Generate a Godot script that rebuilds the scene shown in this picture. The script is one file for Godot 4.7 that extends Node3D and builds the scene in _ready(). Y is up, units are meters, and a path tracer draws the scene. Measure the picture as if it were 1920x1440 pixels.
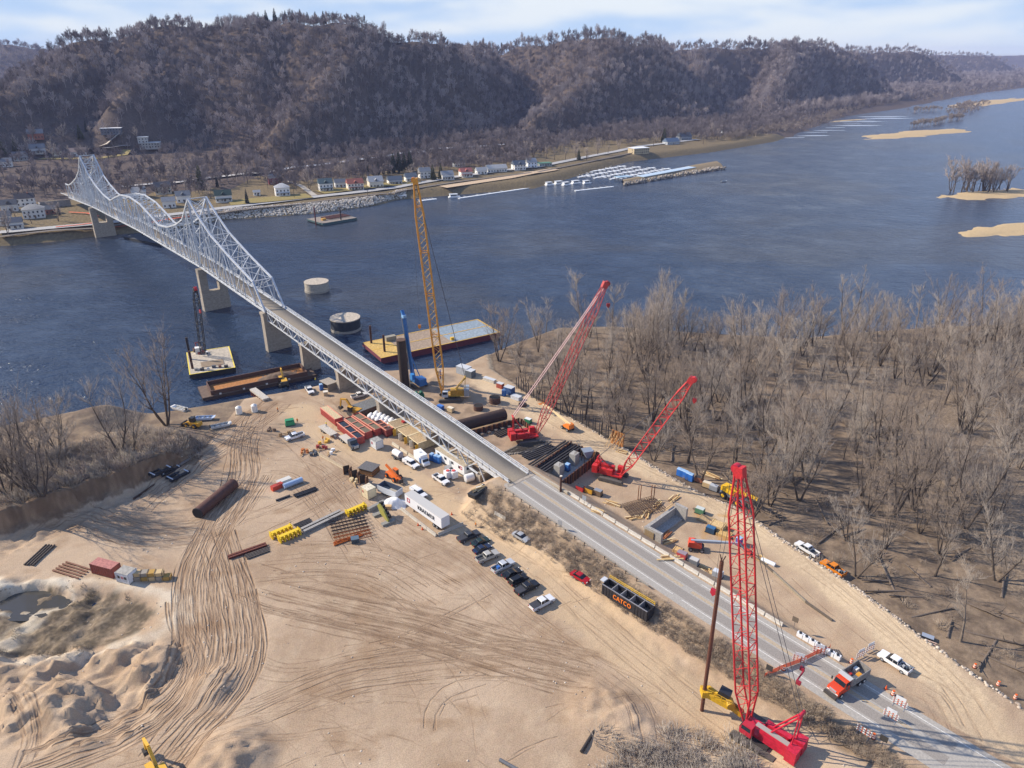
extends Node3D
# A river valley in early spring: truss bridge under works, sand yard in front, wooded bluffs behind. Units are metres, y is up.

const PIER_A := Vector2(-140.34, -322.28)
const BV := Vector2(0.657703, 0.753277)   # along the bridge, towards the near abutment
const BN := Vector2(-0.753277, 0.657703)  # across it, towards the sand yard
const ROAD_H := [[205, 6.3], [216, 6], [235, 5.2], [250, 4.7], [270, 4.1], [300, 3.9], [340, 3.9]]
const SHORE := [[-300, -130], [-210, -165], [-158, -191], [-141, -201], [-127, -209], [-113, -214], [-95, -222], [-73, -232], [-52, -246], [-20, -250], [-2, -273], [21, -295], [45, -297], [78, -289], [122, -282], [158, -291], [230, -302], [320, -312]]
const EDGE := [[-330, -30], [-273, -12], [-245, -9], [-221, 7], [-202, 21], [-188, 31], [-173, 41], [-162, 49], [-155, 57], [-146, 62], [-133, 68], [-122, 74], [-107, 80], [-96, 85], [-89, 89], [-50, 116], [20, 170]]
const CLIFF := [[-300, -90], [-200, -118], [-150, -134], [-126, -144], [-116, -152.5], [-106, -162], [-98, -171.5], [-92, -177]]
const PITS := [[-98, -115, 24, 10, -1.7], [-125, -113, 20, 12, -1.7], [-106, -122, 8, 4, -2.5]]
const FAR_SHORE := [[-900, -130], [-325, -446], [-298, -458], [-278, -473], [-242, -489], [-213, -524], [-147, -551], [-111, -579], [-98, -605], [19, -663], [70, -745], [130, -840], [247, -929], [368, -1051], [616, -1456], [935, -1805], [1344, -2299], [1901, -2887], [4500, -5600]]
const RIDGES := [[1.9, [Vector3(-569.66, 63.89, -800), Vector3(-542.44, 73.27, -850), Vector3(-538.19, 102.88, -950), Vector3(-519.17, 122.51, -1010), Vector3(-466.34, 134.59, -1050), Vector3(-391.79, 139.28, -1080), Vector3(-306.94, 144.16, -1090), Vector3(-246.68, 139.28, -1080)]], [1.15, [Vector3(-261.05, 140.58, -1080), Vector3(-232.3, 137.98, -1080), Vector3(-175.11, 126.21, -1080), Vector3(-121.62, 115.97, -1120), Vector3(-76.61, 107.77, -1250), Vector3(-40.86, 107.93, -1500)]], [1.2, [Vector3(-193.57, 123.27, -1060), Vector3(-217.35, 92.05, -960), Vector3(-235.83, 65.28, -880), Vector3(-243.72, 37.52, -800)]], [1.3, [Vector3(-466.6, 133.32, -1050), Vector3(-447.93, 86.66, -930), Vector3(-429.34, 56.27, -840)]], [1.8, [Vector3(-76.27, 107.99, -1600), Vector3(40.72, 119.02, -1500), Vector3(117.65, 130.15, -1450), Vector3(170.11, 134.46, -1400)]], [1.15, [Vector3(170.11, 134.46, -1400), Vector3(193.79, 133.61, -1400), Vector3(226.09, 123.6, -1420), Vector3(323.6, 114.35, -1700)]], [1.2, [Vector3(189.06, 133.61, -1400), Vector3(126.76, 83.98, -1230), Vector3(70.27, 50.29, -1120), Vector3(28.52, 27.36, -1010)]], [1.2, [Vector3(317.98, 116.99, -1800), Vector3(476.83, 124.55, -1900), Vector3(647.73, 127.41, -1950), Vector3(800.83, 123.02, -2000), Vector3(874.41, 94.59, -2000), Vector3(942.74, 51.17, -1980)]], [1.2, [Vector3(669.76, 126.88, -1900), Vector3(611.45, 85.23, -1750), Vector3(543.35, 46.59, -1600), Vector3(466.26, 15.95, -1430)]], [1.2, [Vector3(439.81, 118.41, -1850), Vector3(408.8, 75.18, -1700), Vector3(343.56, 45.55, -1500), Vector3(279.78, 22.32, -1330)]], [1.5, [Vector3(1065.22, 115.34, -2700), Vector3(1389.17, 120.82, -2800), Vector3(1488.98, 101.8, -2800), Vector3(1570.49, 46.87, -2750)]], [2, [Vector3(2206.41, 109.78, -4500), Vector3(2728.92, 104.22, -4500), Vector3(2852.72, 38.47, -4400)]], [3, [Vector3(3765.88, 111.33, -7000), Vector3(5437.41, 102.67, -7000)]], [2.5, [Vector3(-1954.19, 140.57, -2600), Vector3(-1639.15, 134.21, -2600), Vector3(-1560.2, 118.67, -2700), Vector3(-1419.02, 95.29, -2700)]]]

var rng := RandomNumberGenerator.new()
var nz := FastNoiseLite.new()
var nz2 := FastNoiseLite.new()
var mats := {}
var used := {}
var shapes := {}
var unit_box := BoxMesh.new()

func numbered(called: String) -> String:
	var k: int = used.get(called, 0)
	used[called] = k + 1
	return called if k == 0 else "%s_%03d" % [called, k]

func lin(tab: Array, x: float) -> float:
	if x <= tab[0][0]:
		return tab[0][1]
	for i in range(1, tab.size()):
		if x <= tab[i][0]:
			var a = tab[i - 1]
			return a[1] + (tab[i][1] - a[1]) * (x - a[0]) / (tab[i][0] - a[0])
	return tab[-1][1]

func ss(a: float, b: float, x: float) -> float:
	var t := clampf((x - a) / (b - a), 0.0, 1.0)
	return t * t * (3.0 - 2.0 * t)

func br(s: float, n: float, y: float) -> Vector3:   # a point in bridge coordinates
	var p := PIER_A + BV * s + BN * n
	return Vector3(p.x, y, p.y)

func ground(x: float, z: float) -> float:
	var r := Vector2(x, z) - PIER_A
	var s := r.dot(BV)
	var q := r.dot(BN)
	var yl := 3.6 * ss(288, 322, s) * (1.0 - ss(20, 45, q))
	var yr := 0.4 + 3.3 * ss(245, 325, s)
	var h := yl if q > 0 else yr
	if s > 190:
		var hr := lin(ROAD_H, s)
		if s < 212:
			hr -= (212 - s) / 1.3
		var e := hr - 0.03
		if q > 7:
			e = hr - (q - 7) / 1.6
		elif q < -6.5:
			e = hr - (-6.5 - q) / 1.5
		h = maxf(h, e)
	if s < 205:
		h = maxf(h, 0) if q > 0 else h * ss(-9, 0, -q)
	h = lerpf(h, -0.5, ss(0.3, 2.5, x - lin(EDGE, z)))
	if x < -85:
		var c := lin(CLIFF, x)
		c += 2.6 * nz.get_noise_2d(x * 0.06, 3.0) + 1.5 * nz.get_noise_2d(x * 0.25, 9.0)
		h = lerpf(h, 6.0 + 0.8 * nz.get_noise_2d(x * 0.1, z * 0.1), (0.62 * ss(c + 1.2, c - 0.8, z) + 0.38 * ss(c + 5.5, c - 0.5, z)) * ss(-90, -99, x + 3.0 * nz.get_noise_2d(z * 0.2, 5.0)) * lerpf(1.0, ss(-194, -184, z), ss(-132, -118, x)))
	var dig := 0.0
	for p in PITS:
		var k = pow((x - p[0]) / p[2], 2) + pow((z - p[1]) / p[3], 2)
		dig = minf(dig, p[4] * (1.0 - ss(0.5, 1.2, k)))
	h += dig
	return -4.0 + (h + 4.0) * ss(-6, 5, z - lin(SHORE, x))

func far(x: float, z: float) -> float:
	var zf := lin(FAR_SHORE, x)
	var m := lin(FAR_SHORE, x + 1.0) - zf
	var d := (zf - z) / sqrt(1.0 + m * m)
	var h := -4.0 + 7.0 * ss(-9, 9, d) + 0.03 * clampf(d, 0, 300)
	if d < 25:
		return h
	var best := 0.0
	var at := Vector2(x, z)
	for ridge in RIDGES:
		var w: float = ridge[0]
		for i in range(1, ridge[1].size()):
			var p: Vector3 = ridge[1][i - 1]
			var e3: Vector3 = ridge[1][i] - p
			var e := Vector2(e3.x, e3.z)
			var r := at - Vector2(p.x, p.z)
			var t := clampf(e.dot(r) / e.length_squared(), 0, 1)
			var hc := p.y + e3.y * t
			best = maxf(best, hc * (1.0 - ss(0, 1, (r - e * t).length() / (w * maxf(hc, 20)))))
	return maxf(h, h * 0.3 + best * ss(25, 120, d))

func V(x: float, z: float) -> Vector3:   # a point on the near ground
	return Vector3(x, maxf(ground(x, z), -2.0), z)

func far_d(x: float, z: float) -> float:   # metres inland from the far shoreline
	var zf := lin(FAR_SHORE, x)
	var k := lin(FAR_SHORE, x + 1.0) - zf
	return (zf - z) / sqrt(1.0 + k * k)

func hill_y(x: float, z: float) -> float:   # the far bank with its gullies
	var h := far(x, z)
	var up := ss(14, 70, h)
	if up > 0:
		h += up * (6.0 * nz.get_noise_2d(x * 0.008, z * 0.008) + 3.0 * nz2.get_noise_2d(x * 0.02, z * 0.02) - 15.0 * pow(1.0 - absf(nz2.get_noise_2d(x * 0.0055 + 9.0, z * 0.0055)), 4.0) + 5.0)
	return h

func F(x: float, z: float) -> Vector3:   # a point on the far bank
	return Vector3(x, hill_y(x, z), z)

# ---- materials
func noise_tex(freq: float, lo: float, hi: float, sd: int, size := 512, oct := 5) -> ImageTexture:
	var n := FastNoiseLite.new()
	n.seed = sd
	n.frequency = freq
	n.fractal_octaves = oct
	n.fractal_gain = 0.6
	var im := n.get_seamless_image(size, size)
	im.convert(Image.FORMAT_L8)
	var d := im.get_data()
	for i in d.size():
		d[i] = int(clampf(lerpf(lo, hi, d[i] / 255.0), 0, 1) * 255)
	return ImageTexture.create_from_image(Image.create_from_data(size, size, false, Image.FORMAT_L8, d))

func tex(key: String) -> ImageTexture:
	if not shapes.has(key):
		match key:
			"grunge": shapes[key] = noise_tex(0.012, 0.76, 1.12, 5)
			"fine": shapes[key] = noise_tex(0.06, 0.78, 1.12, 7)
			"bump": shapes[key] = noise_tex(0.05, 0.0, 1.0, 9)
	return shapes[key]

func m(hex: String, rough := 0.75, metal := 0.0, worn := 0.0) -> StandardMaterial3D:
	var key := "%s/%s/%s/%s" % [hex, rough, metal, worn]
	if not mats.has(key):
		var o := StandardMaterial3D.new()
		o.albedo_color = Color(hex)
		o.roughness = rough
		o.metallic = metal
		if worn > 0:
			o.albedo_texture = tex("grunge")
			o.uv1_triplanar = true
			o.uv1_world_triplanar = true
			o.uv1_scale = Vector3.ONE / worn
		mats[key] = o
	return mats[key]

# ---- nodes
func tag(o: Node, label: String, category: String, group := "") -> Node:
	o.set_meta("label", label)
	o.set_meta("category", category)
	if group:
		o.set_meta("group", group)
	return o

func thing(called: String, label: String, category: String, at: Vector3, turn := 0.0, group := "") -> Node3D:
	var o := Node3D.new()
	o.name = numbered(called)
	add_child(o)
	o.position = at
	o.rotation.y = turn
	tag(o, label, category, group)
	return o

func copy(o: Node3D, label: String, at: Vector3, turn := 0.0, size := 1.0) -> Node3D:
	var c := o.duplicate() as Node3D
	var base := String(o.name)
	if base.length() > 4 and base.substr(base.length() - 4, 1) == "_" and base.right(3).is_valid_int():
		base = base.left(base.length() - 4)
	c.name = numbered(base)
	add_child(c)
	c.position = at
	c.rotation = Vector3(0, turn, 0)
	c.scale = Vector3.ONE * size
	c.set_meta("label", label)
	return c

func node(parent: Node, called: String, mesh: Mesh, mat: Material) -> MeshInstance3D:
	var o := MeshInstance3D.new()
	o.name = called if parent != self else numbered(called)
	o.mesh = mesh
	o.material_override = mat
	parent.add_child(o, true)
	return o

func box(parent: Node, called: String, c: Vector3, s: Vector3, mat: Material, turn := Vector3.ZERO) -> MeshInstance3D:
	var o := node(parent, called, unit_box, mat)
	o.transform = Transform3D(Basis.from_euler(turn) * Basis.from_scale(s), c)
	return o

func along(a: Vector3, b: Vector3) -> Basis:   # x runs from a to b
	var x := (b - a).normalized()
	var y := Vector3.UP if absf(x.y) < 0.99 else Vector3.RIGHT
	var z := x.cross(y).normalized()
	return Basis(x, z.cross(x), z)

func bar(parent: Node, called: String, a: Vector3, b: Vector3, w: float, h: float, mat: Material) -> MeshInstance3D:
	var o := node(parent, called, unit_box, mat)
	o.transform = Transform3D(along(a, b) * Basis.from_scale(Vector3((b - a).length(), h, w)), (a + b) / 2)
	return o

func rod(parent: Node, called: String, a: Vector3, b: Vector3, r: float, mat: Material, sides := 8, r2 := -1.0) -> MeshInstance3D:
	var key := "cyl%d/%.2f" % [sides, 1.0 if r2 < 0 else r2 / r]
	if not shapes.has(key):
		var c := CylinderMesh.new()
		c.radial_segments = sides
		c.rings = 0
		c.bottom_radius = 1
		c.top_radius = 1.0 if r2 < 0 else r2 / r
		c.height = 1
		shapes[key] = c
	var o := node(parent, called, shapes[key], mat)
	var k := along(a, b)
	o.transform = Transform3D(Basis(k.y * r, k.x * (b - a).length(), k.z * -r), (a + b) / 2)
	return o

# side outline (x, y) pushed out to both sides; above y0 the sides lean in
func prism(key: String, pts: PackedVector2Array, half: float, y0 := 99.0, lean := 0.0) -> ArrayMesh:
	if shapes.has(key):
		return shapes[key]
	var st := SurfaceTool.new()
	st.begin(Mesh.PRIMITIVE_TRIANGLES)
	st.set_smooth_group(-1)
	var w := func(p: Vector2, k: float) -> Vector3: return Vector3(p.x, p.y, k * (half - maxf(0, p.y - y0) * lean))
	var tri := Geometry2D.triangulate_polygon(pts)
	var cw := Geometry2D.is_polygon_clockwise(pts)
	for i in range(0, tri.size(), 3):
		for k in [1.0, -1.0]:
			var o := [0, 1, 2]
			if (k > 0) != cw:
				o = [0, 2, 1]
			for j in o:
				st.add_vertex(w.call(pts[tri[i + j]], k))
	for i in pts.size():
		var p := pts[i]
		var q := pts[(i + 1) % pts.size()]
		var c := [w.call(p, 1.0), w.call(q, 1.0), w.call(q, -1.0), w.call(p, -1.0)]
		for j in ([0, 2, 1, 0, 3, 2] if cw else [0, 1, 2, 0, 2, 3]):
			st.add_vertex(c[j])
	st.generate_normals()
	shapes[key] = st.commit()
	return shapes[key]

func grid_mesh(x0: float, x1: float, z0: float, z1: float, cell: float, height: Callable, uv: Rect2, skip = null) -> ArrayMesh:
	var nx := int(ceil((x1 - x0) / cell))
	var nzc := int(ceil((z1 - z0) / cell))
	var v := PackedVector3Array()
	var t := PackedVector2Array()
	v.resize((nx + 1) * (nzc + 1))
	t.resize(v.size())
	for j in nzc + 1:
		for i in nx + 1:
			var x := minf(x0 + i * cell, x1)
			var z := minf(z0 + j * cell, z1)
			var k := j * (nx + 1) + i
			v[k] = Vector3(x, height.call(x, z), z)
			t[k] = Vector2((x - uv.position.x) / uv.size.x, (z - uv.position.y) / uv.size.y)
	var nor := PackedVector3Array()
	nor.resize(v.size())
	for j in nzc + 1:
		for i in nx + 1:
			var l := v[j * (nx + 1) + maxi(i - 1, 0)]
			var r := v[j * (nx + 1) + mini(i + 1, nx)]
			var u := v[maxi(j - 1, 0) * (nx + 1) + i]
			var d := v[mini(j + 1, nzc) * (nx + 1) + i]
			nor[j * (nx + 1) + i] = (d - u).cross(r - l).normalized()
	var ix := PackedInt32Array()
	for j in nzc:
		for i in nx:
			var k := j * (nx + 1) + i
			if skip != null and skip.call(v[k], v[k + nx + 2]):
				continue
			ix.append_array([k, k + 1, k + nx + 1, k + 1, k + nx + 2, k + nx + 1])
	var a := []
	a.resize(Mesh.ARRAY_MAX)
	a[Mesh.ARRAY_VERTEX] = v
	a[Mesh.ARRAY_NORMAL] = nor
	a[Mesh.ARRAY_TEX_UV] = t
	a[Mesh.ARRAY_INDEX] = ix
	var mesh := ArrayMesh.new()
	mesh.add_surface_from_arrays(Mesh.PRIMITIVE_TRIANGLES, a)
	return mesh

# a strip of ground along a line (x, z), laid a little above what height gives
func ribbon(called: String, pts: PackedVector2Array, half: float, height: Callable, lift: float, mat: Material, step := 6.0, parent: Node = self) -> MeshInstance3D:
	var c := Curve2D.new()
	for p in pts:
		c.add_point(p)
	var st := SurfaceTool.new()
	st.begin(Mesh.PRIMITIVE_TRIANGLES)
	var n := maxi(2, int(c.get_baked_length() / step))
	var rows := []
	for i in n + 1:
		var p := c.sample_baked(c.get_baked_length() * i / n)
		var q := c.sample_baked(minf(c.get_baked_length() * i / n + 1.0, c.get_baked_length()))
		var o := c.sample_baked(maxf(c.get_baked_length() * i / n - 1.0, 0.0))
		var e := (q - o).normalized().orthogonal() * half
		var y := maxf(height.call(p.x, p.y), maxf(height.call(p.x + e.x, p.y + e.y), height.call(p.x - e.x, p.y - e.y))) + lift
		rows.append([Vector3(p.x + e.x, y, p.y + e.y), Vector3(p.x - e.x, y, p.y - e.y)])
	for i in n:
		for k in [rows[i][0], rows[i][1], rows[i + 1][0], rows[i][1], rows[i + 1][1], rows[i + 1][0]]:
			st.set_uv(Vector2(k.x, k.z))
			st.add_vertex(k)
	st.generate_normals()
	var o := node(parent, called, st.commit(), mat)
	if parent == self:
		o.set_meta("kind", "structure")
	return o

func _ready() -> void:
	rng.seed = 11
	nz.seed = 3
	nz.frequency = 1.0
	nz.fractal_octaves = 4
	nz2.seed = 8
	nz2.frequency = 1.0
	var cam := Camera3D.new()
	cam.name = "camera"
	cam.position = Vector3(0, 107, 0)
	cam.rotation_degrees = Vector3(-24.768, 0, 0)
	cam.fov = 56.75
	cam.far = 12000
	add_child(cam)
	var env := Environment.new()
	env.background_mode = Environment.BG_SKY
	env.sky = Sky.new()
	env.sky.sky_material = make_sky()
	env.tonemap_mode = Environment.TONE_MAPPER_LINEAR
	env.tonemap_exposure = 1.42
	env.sdfgi_enabled = true
	env.ssao_enabled = true
	env.ssil_enabled = true
	env.fog_enabled = true
	env.fog_density = 0.00007
	env.fog_light_color = Color(0.72, 0.77, 0.95)
	var we := WorldEnvironment.new()
	we.name = "environment"
	we.environment = env
	add_child(we)
	var sun := DirectionalLight3D.new()
	sun.name = "sun"
	add_child(sun)
	sun.light_energy = 1.6
	sun.light_color = Color(1.0, 0.95, 0.88)
	sun.light_angular_distance = 0.5
	sun.shadow_enabled = true
	sun.look_at_from_position(Vector3.ZERO, Vector3(0.80, -0.555, 0.2))
	build_land()
	build_far_bank()
	build_road()
	build_bridge()
	build_woods()
	build_town()
	build_river_things()
	build_cranes()
	build_machines()
	build_vehicles()
	build_yard()
	build_east_site()
	build_traffic()
	build_people()

func make_sky() -> PanoramaSkyMaterial:
	var w := 2048
	var h := 1024
	var im := Image.create(w, h, false, Image.FORMAT_RGBF)
	var n := FastNoiseLite.new()
	n.seed = 21
	n.frequency = 1.0
	n.fractal_octaves = 5
	for j in h:
		var el := PI / 2 - PI * (j + 0.5) / h
		var c := Color(0.30, 0.30, 0.32)
		if el >= 0:
			var t := pow(1.0 - sin(el), 5.0)
			c = Color(0.10, 0.21, 0.50).lerp(Color(0.40, 0.54, 0.72), t)
		im.fill_rect(Rect2i(0, j, w, 1), c)
		if el < -0.01 or el > 1.15:
			continue
		for i in w:
			var az := TAU * (i + 0.5) / w
			var d := Vector3(cos(az) * cos(el), sin(el), sin(az) * cos(el))
			var k := n.get_noise_3d(d.x * 2.2, d.y * 13.0 + d.x * 1.2, d.z * 2.2) + 0.25 * n.get_noise_3d(d.x * 9.0 + 7.0, d.y * 55.0, d.z * 9.0)
			var a := (0.1 + 0.9 * ss(-0.28, 0.36, k)) * (1.0 - ss(0.25, 1.1, el)) * 0.9
			im.set_pixel(i, j, c.lerp(Color(0.62, 0.66, 0.69), a))
	var o := PanoramaSkyMaterial.new()
	o.panorama = ImageTexture.create_from_image(im)
	return o

# ---- near land
const PAPER := Rect2(-150, -285, 260, 230)
var track_color: Image
var track_height: Image

func near_bumps(x: float, z: float) -> float:
	var h := ground(x, z)
	var r := Vector2(x, z) - PIER_A
	var s := r.dot(BV)
	var q := r.dot(BN)
	if q > -7 and q < 7.2 and s > 205:
		return h
	var k := 0.16 * nz.get_noise_2d(x * 0.05, z * 0.05) + 0.05 * nz.get_noise_2d(x * 0.35, z * 0.35)
	if q >= 7.2 and s > 205:
		k += 0.25 * nz.get_noise_2d(x * 0.3, z * 0.3) * (1.0 - ss(14, 18, q))
	# heaps and cuts left of the yard
	var rough := ss(-63, -68, x) * ss(-110, -106, z) * (1.0 - ss(-90, -80, z))
	if rough > 0:
		var lump := nz2.get_noise_2d(x * 0.07 + 3, z * 0.09) + 0.3 * nz.get_noise_2d(x * 0.15, z * 0.15)
		k += rough * (1.2 * ss(0.0, 0.09, lump) + 0.9 * ss(0.28, 0.34, lump) + 1.1 * nz.get_noise_2d(x * 0.2, z * 0.2) + 0.5 * nz.get_noise_2d(x * 0.55, z * 0.55) - 0.9)
	var sump := pow((x + 110) / 26, 2) + pow((z + 115) / 13, 2)
	if sump < 1.2:
		k += (1.0 * nz2.get_noise_2d(x * 0.12, z * 0.12) + 0.7 * nz.get_noise_2d(x * 0.3, z * 0.3)) * (1.0 - ss(0.7, 1.2, sump))
	var c := lin(CLIFF, x)
	if x < -92 and z > c - 4 and z < c + 14:
		k += 0.9 * nz2.get_noise_2d(x * 0.11, z * 0.11) + (1.2 * maxf(nz.get_noise_2d(x * 0.22, z * 0.1), 0) if z > c + 1 and z < c + 6 else 0.5 * nz.get_noise_2d(x * 0.4, z * 0.4))
	if x > lin(EDGE, z) + 1.5:
		k += 0.35 * nz2.get_noise_2d(x * 0.04, z * 0.04) + 0.15 * nz.get_noise_2d(x * 0.2, z * 0.2)
	for b in HEAPS:
		var d = Vector2(x - b[0], z - b[1]).length() / b[2]
		if d < 1:
			k += b[3] * (1.0 - d * d) * (1.0 - d * d) * (1.0 + 0.5 * nz.get_noise_2d(x * 0.3, z * 0.3))
	return h + k

const HEAPS := [[-47.5, -82.0, 9.0, 2.6], [-70.0, -101.0, 6.0, 2.2], [-56.0, -97.0, 6.0, 2.0], [-82.0, -93.0, 8.0, 2.4], [17.0, -92.0, 9.0, 1.6], [22.0, -87.0, 7.0, 1.4], [-97.0, -183.0, 5.0, 2.0], [-90.0, -177.0, 6.0, 1.6], [27.0, -128.0, 5.0, 1.0], [-18.0, -226.0, 7.0, 1.5], [-26.0, -236.0, 6.0, 1.2]]

func stroke(guide: Curve2D, off: float, from: float, to: float, wide: float, dark: float) -> void:
	var l := guide.get_baked_length()
	var d := from * l
	var seed_at := rng.randf() * 100.0
	var sx := 2048.0 / PAPER.size.x
	var sy := 2048.0 / PAPER.size.y
	while d < to * l:
		var p := guide.sample_baked(d)
		var q := guide.sample_baked(minf(d + 0.6, l)) - guide.sample_baked(maxf(d - 0.6, 0.0))
		p += q.normalized().orthogonal() * (off + 1.4 * nz.get_noise_2d(d * 0.02, seed_at))
		var fade := clampf(0.65 + 0.8 * nz.get_noise_2d(d * 0.15, seed_at + 40), 0.0, 1.0)
		var cx := (p.x - PAPER.position.x) * sx
		var cy := (p.y - PAPER.position.y) * sy
		var rx := int(ceil(wide * sx))
		for j in range(-rx, rx + 1):
			for i in range(-rx, rx + 1):
				var x := int(cx) + i
				var y := int(cy) + j
				if x < 0 or y < 0 or x > 2047 or y > 2047:
					continue
				var k := Vector2(x + 0.5 - cx, y + 0.5 - cy).length() / (wide * sx)
				if k > 1:
					continue
				var a := dark * fade * (1.0 - k * k)
				var was := track_color.get_pixel(x, y).a
				if a > was:
					track_color.set_pixel(x, y, Color(0.40, 0.31, 0.24, a))
				var hh := track_height.get_pixel(x, y).r
				track_height.set_pixel(x, y, Color(clampf(minf(hh, 0.62 - 0.5 * fade * dark / 0.5 * (1.0 - k * k)), 0, 1), 0, 0))
		d += 0.14

func bundle(pts: PackedVector2Array, wide: float, count: int, dark := 0.62, thick := 0.22) -> void:
	var c := Curve2D.new()
	for i in pts.size():
		var t := (pts[mini(i + 1, pts.size() - 1)] - pts[maxi(i - 1, 0)]) / 6.0
		c.add_point(pts[i], -t, t)
	for i in count:
		var off := (rng.randf() - 0.5) * wide
		var a := rng.randf() * 0.5
		var pair := rng.randf_range(0.5, 1.0) * dark
		stroke(c, off, a, minf(1.0, a + rng.randf_range(0.4, 0.9)), thick * rng.randf_range(0.7, 1.2), pair)

func paint_ground() -> StandardMaterial3D:
	var w := 520
	var h := 460
	var base := Image.create(w, h, false, Image.FORMAT_RGB8)
	var haul := Curve2D.new()
	for p in PackedVector2Array([Vector2(-10.59, -233.35), Vector2(7.12, -211.95), Vector2(21.41, -192.54), Vector2(36.93, -176.7), Vector2(52.31, -158.4), Vector2(63.08, -140.17), Vector2(70.27, -123.61), Vector2(75.89, -106.82), Vector2(79.75, -93.36), Vector2(79.41, -83.33), Vector2(79.97, -77.31)]):
		haul.add_point(p)
	var lane := Curve2D.new()
	for p in PackedVector2Array([Vector2(-70.88, -210.77), Vector2(-52.01, -189.24), Vector2(-29.65, -168.23), Vector2(-10.71, -147.21), Vector2(4.94, -131.78), Vector2(15.79, -116.18), Vector2(27.55, -100.41), Vector2(35.29, -90.68), Vector2(45.86, -80.89)]):
		lane.add_point(p)
	for j in h:
		for i in w:
			var x := PAPER.position.x + (i + 0.5) * 0.5
			var z := PAPER.position.y + (j + 0.5) * 0.5
			var at := Vector2(x, z)
			var r := at - PIER_A
			var s := r.dot(BV)
			var q := r.dot(BN)
			var n1 := nz.get_noise_2d(x * 0.03, z * 0.03)
			var n2 := nz.get_noise_2d(x * 0.14 + 50, z * 0.14)
			var n3 := nz2.get_noise_2d(x * 0.9, z * 0.9)
			var c := Color("b8a289").lerp(Color("a18a72"), clampf(0.45 + 1.1 * n1 + 0.25 * n3, 0, 1)).lerp(Color("c6b297"), clampf(0.9 * n2 - 0.1, 0, 1)).lerp(Color("93795f"), clampf(1.3 * nz2.get_noise_2d(x * 0.06, z * 0.11) - 0.25, 0, 0.5))
			var e := x - lin(EDGE, z)
			if e > -60 and q < -6:
				c = Color("a68f77").lerp(Color("b59f85"), clampf(0.5 + n2, 0, 1))
				var k := 1.0 - ss(3.0, 6.5, at.distance_to(haul.get_closest_point(at)) + 2.0 * n2)
				c = c.lerp(Color("cdb797").lerp(Color("bba588"), clampf(0.4 + 1.2 * n1 + n3, 0, 1)), k)
			elif q > 12:
				var k := 1.0 - ss(3.0, 8.0, at.distance_to(lane.get_closest_point(at)) + 3.0 * n2)
				c = c.lerp(Color("c6ad8b"), k * 0.7)
			if e > 0:
				var k := ss(0.0, 2.0, e + n2)
				c = c.lerp(Color("6c5e50").lerp(Color("8e7c68"), clampf(0.5 + 1.1 * n2 + 0.6 * n3, 0, 1)), k)
				if e < 2.2 and e > 0.2 and n3 > -0.2:
					c = c.lerp(Color("c8b89c"), 0.6)
			if q > 6.5 and s > 212 and q < 19:   # dry grass and brush litter on the embankment
				c = c.lerp(Color("8a7762").lerp(Color("a8937a"), clampf(0.5 + 1.5 * n2, 0, 1)), 1.0 - ss(10, 12.5, q + 2.0 * n2))
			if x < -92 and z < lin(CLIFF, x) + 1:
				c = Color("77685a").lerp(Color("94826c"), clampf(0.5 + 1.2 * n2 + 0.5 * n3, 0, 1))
			if x < -90 and absf(z - lin(CLIFF, x) - 2.6 * nz.get_noise_2d(x * 0.06, 3.0) - 0.8) < 2.4:   # raw soil of the cut face, coloured darker to carry its shade
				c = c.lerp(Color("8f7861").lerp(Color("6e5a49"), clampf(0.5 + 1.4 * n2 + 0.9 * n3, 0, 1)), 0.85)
			for p in PITS:
				var k := pow((x - p[0]) / p[2], 2) + pow((z - p[1]) / p[3], 2)
				c = c.lerp(Color("5d5346").lerp(Color("8b7c68"), clampf(0.5 + 1.3 * n2 + 0.9 * n3, 0, 1)), 1.0 - ss(0.55, 0.95, k + 0.5 * n2))
				c = c.lerp(Color("d8ccb6"), (1.0 - ss(0.0, 0.5, absf(k - 1.35) + 0.4 * n2)) * 0.7)
			var d := z - lin(SHORE, x)   # damp, silty margin
			c = c.lerp(Color("8b7963"), (1.0 - ss(1.0, 4.0, d + 2.0 * n2)) * 0.8)
			if q < -6 and q > -30 and s < 212:   # churned mud round the pile work
				c = c.lerp(Color("8d7a66"), clampf(0.4 + 1.6 * n2, 0, 1) * ss(-30, -24, q))
			if z < -140 and x > 46 and x < 56 and z > -152:
				c = c.lerp(Color("b07a3c"), clampf(1.5 * n2 + 0.3, 0, 1) * (1.0 - ss(2.0, 6.0, absf(x - 51))))
			base.set_pixel(i, j, c)
	base.resize(2048, 2048, Image.INTERPOLATE_CUBIC)
	base.convert(Image.FORMAT_RGBA8)
	# tyre and dozer tracks pressed into the sand
	track_color = Image.create(2048, 2048, false, Image.FORMAT_RGBA8)
	track_color.fill(Color(0.40, 0.31, 0.24, 0.0))
	var f := FastNoiseLite.new()
	f.seed = 4
	f.frequency = 0.03
	f.fractal_octaves = 6
	f.fractal_gain = 0.65
	track_height = f.get_image(2048, 2048, false, false, false)
	track_height.convert(Image.FORMAT_RGBA8)
	var calm := Image.create(2048, 2048, false, Image.FORMAT_RGBA8)
	calm.fill(Color(0.55, 0.55, 0.55, 0.72))
	track_height.blend_rect(calm, Rect2i(0, 0, 2048, 2048), Vector2i.ZERO)
	track_height.convert(Image.FORMAT_L8)
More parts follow.
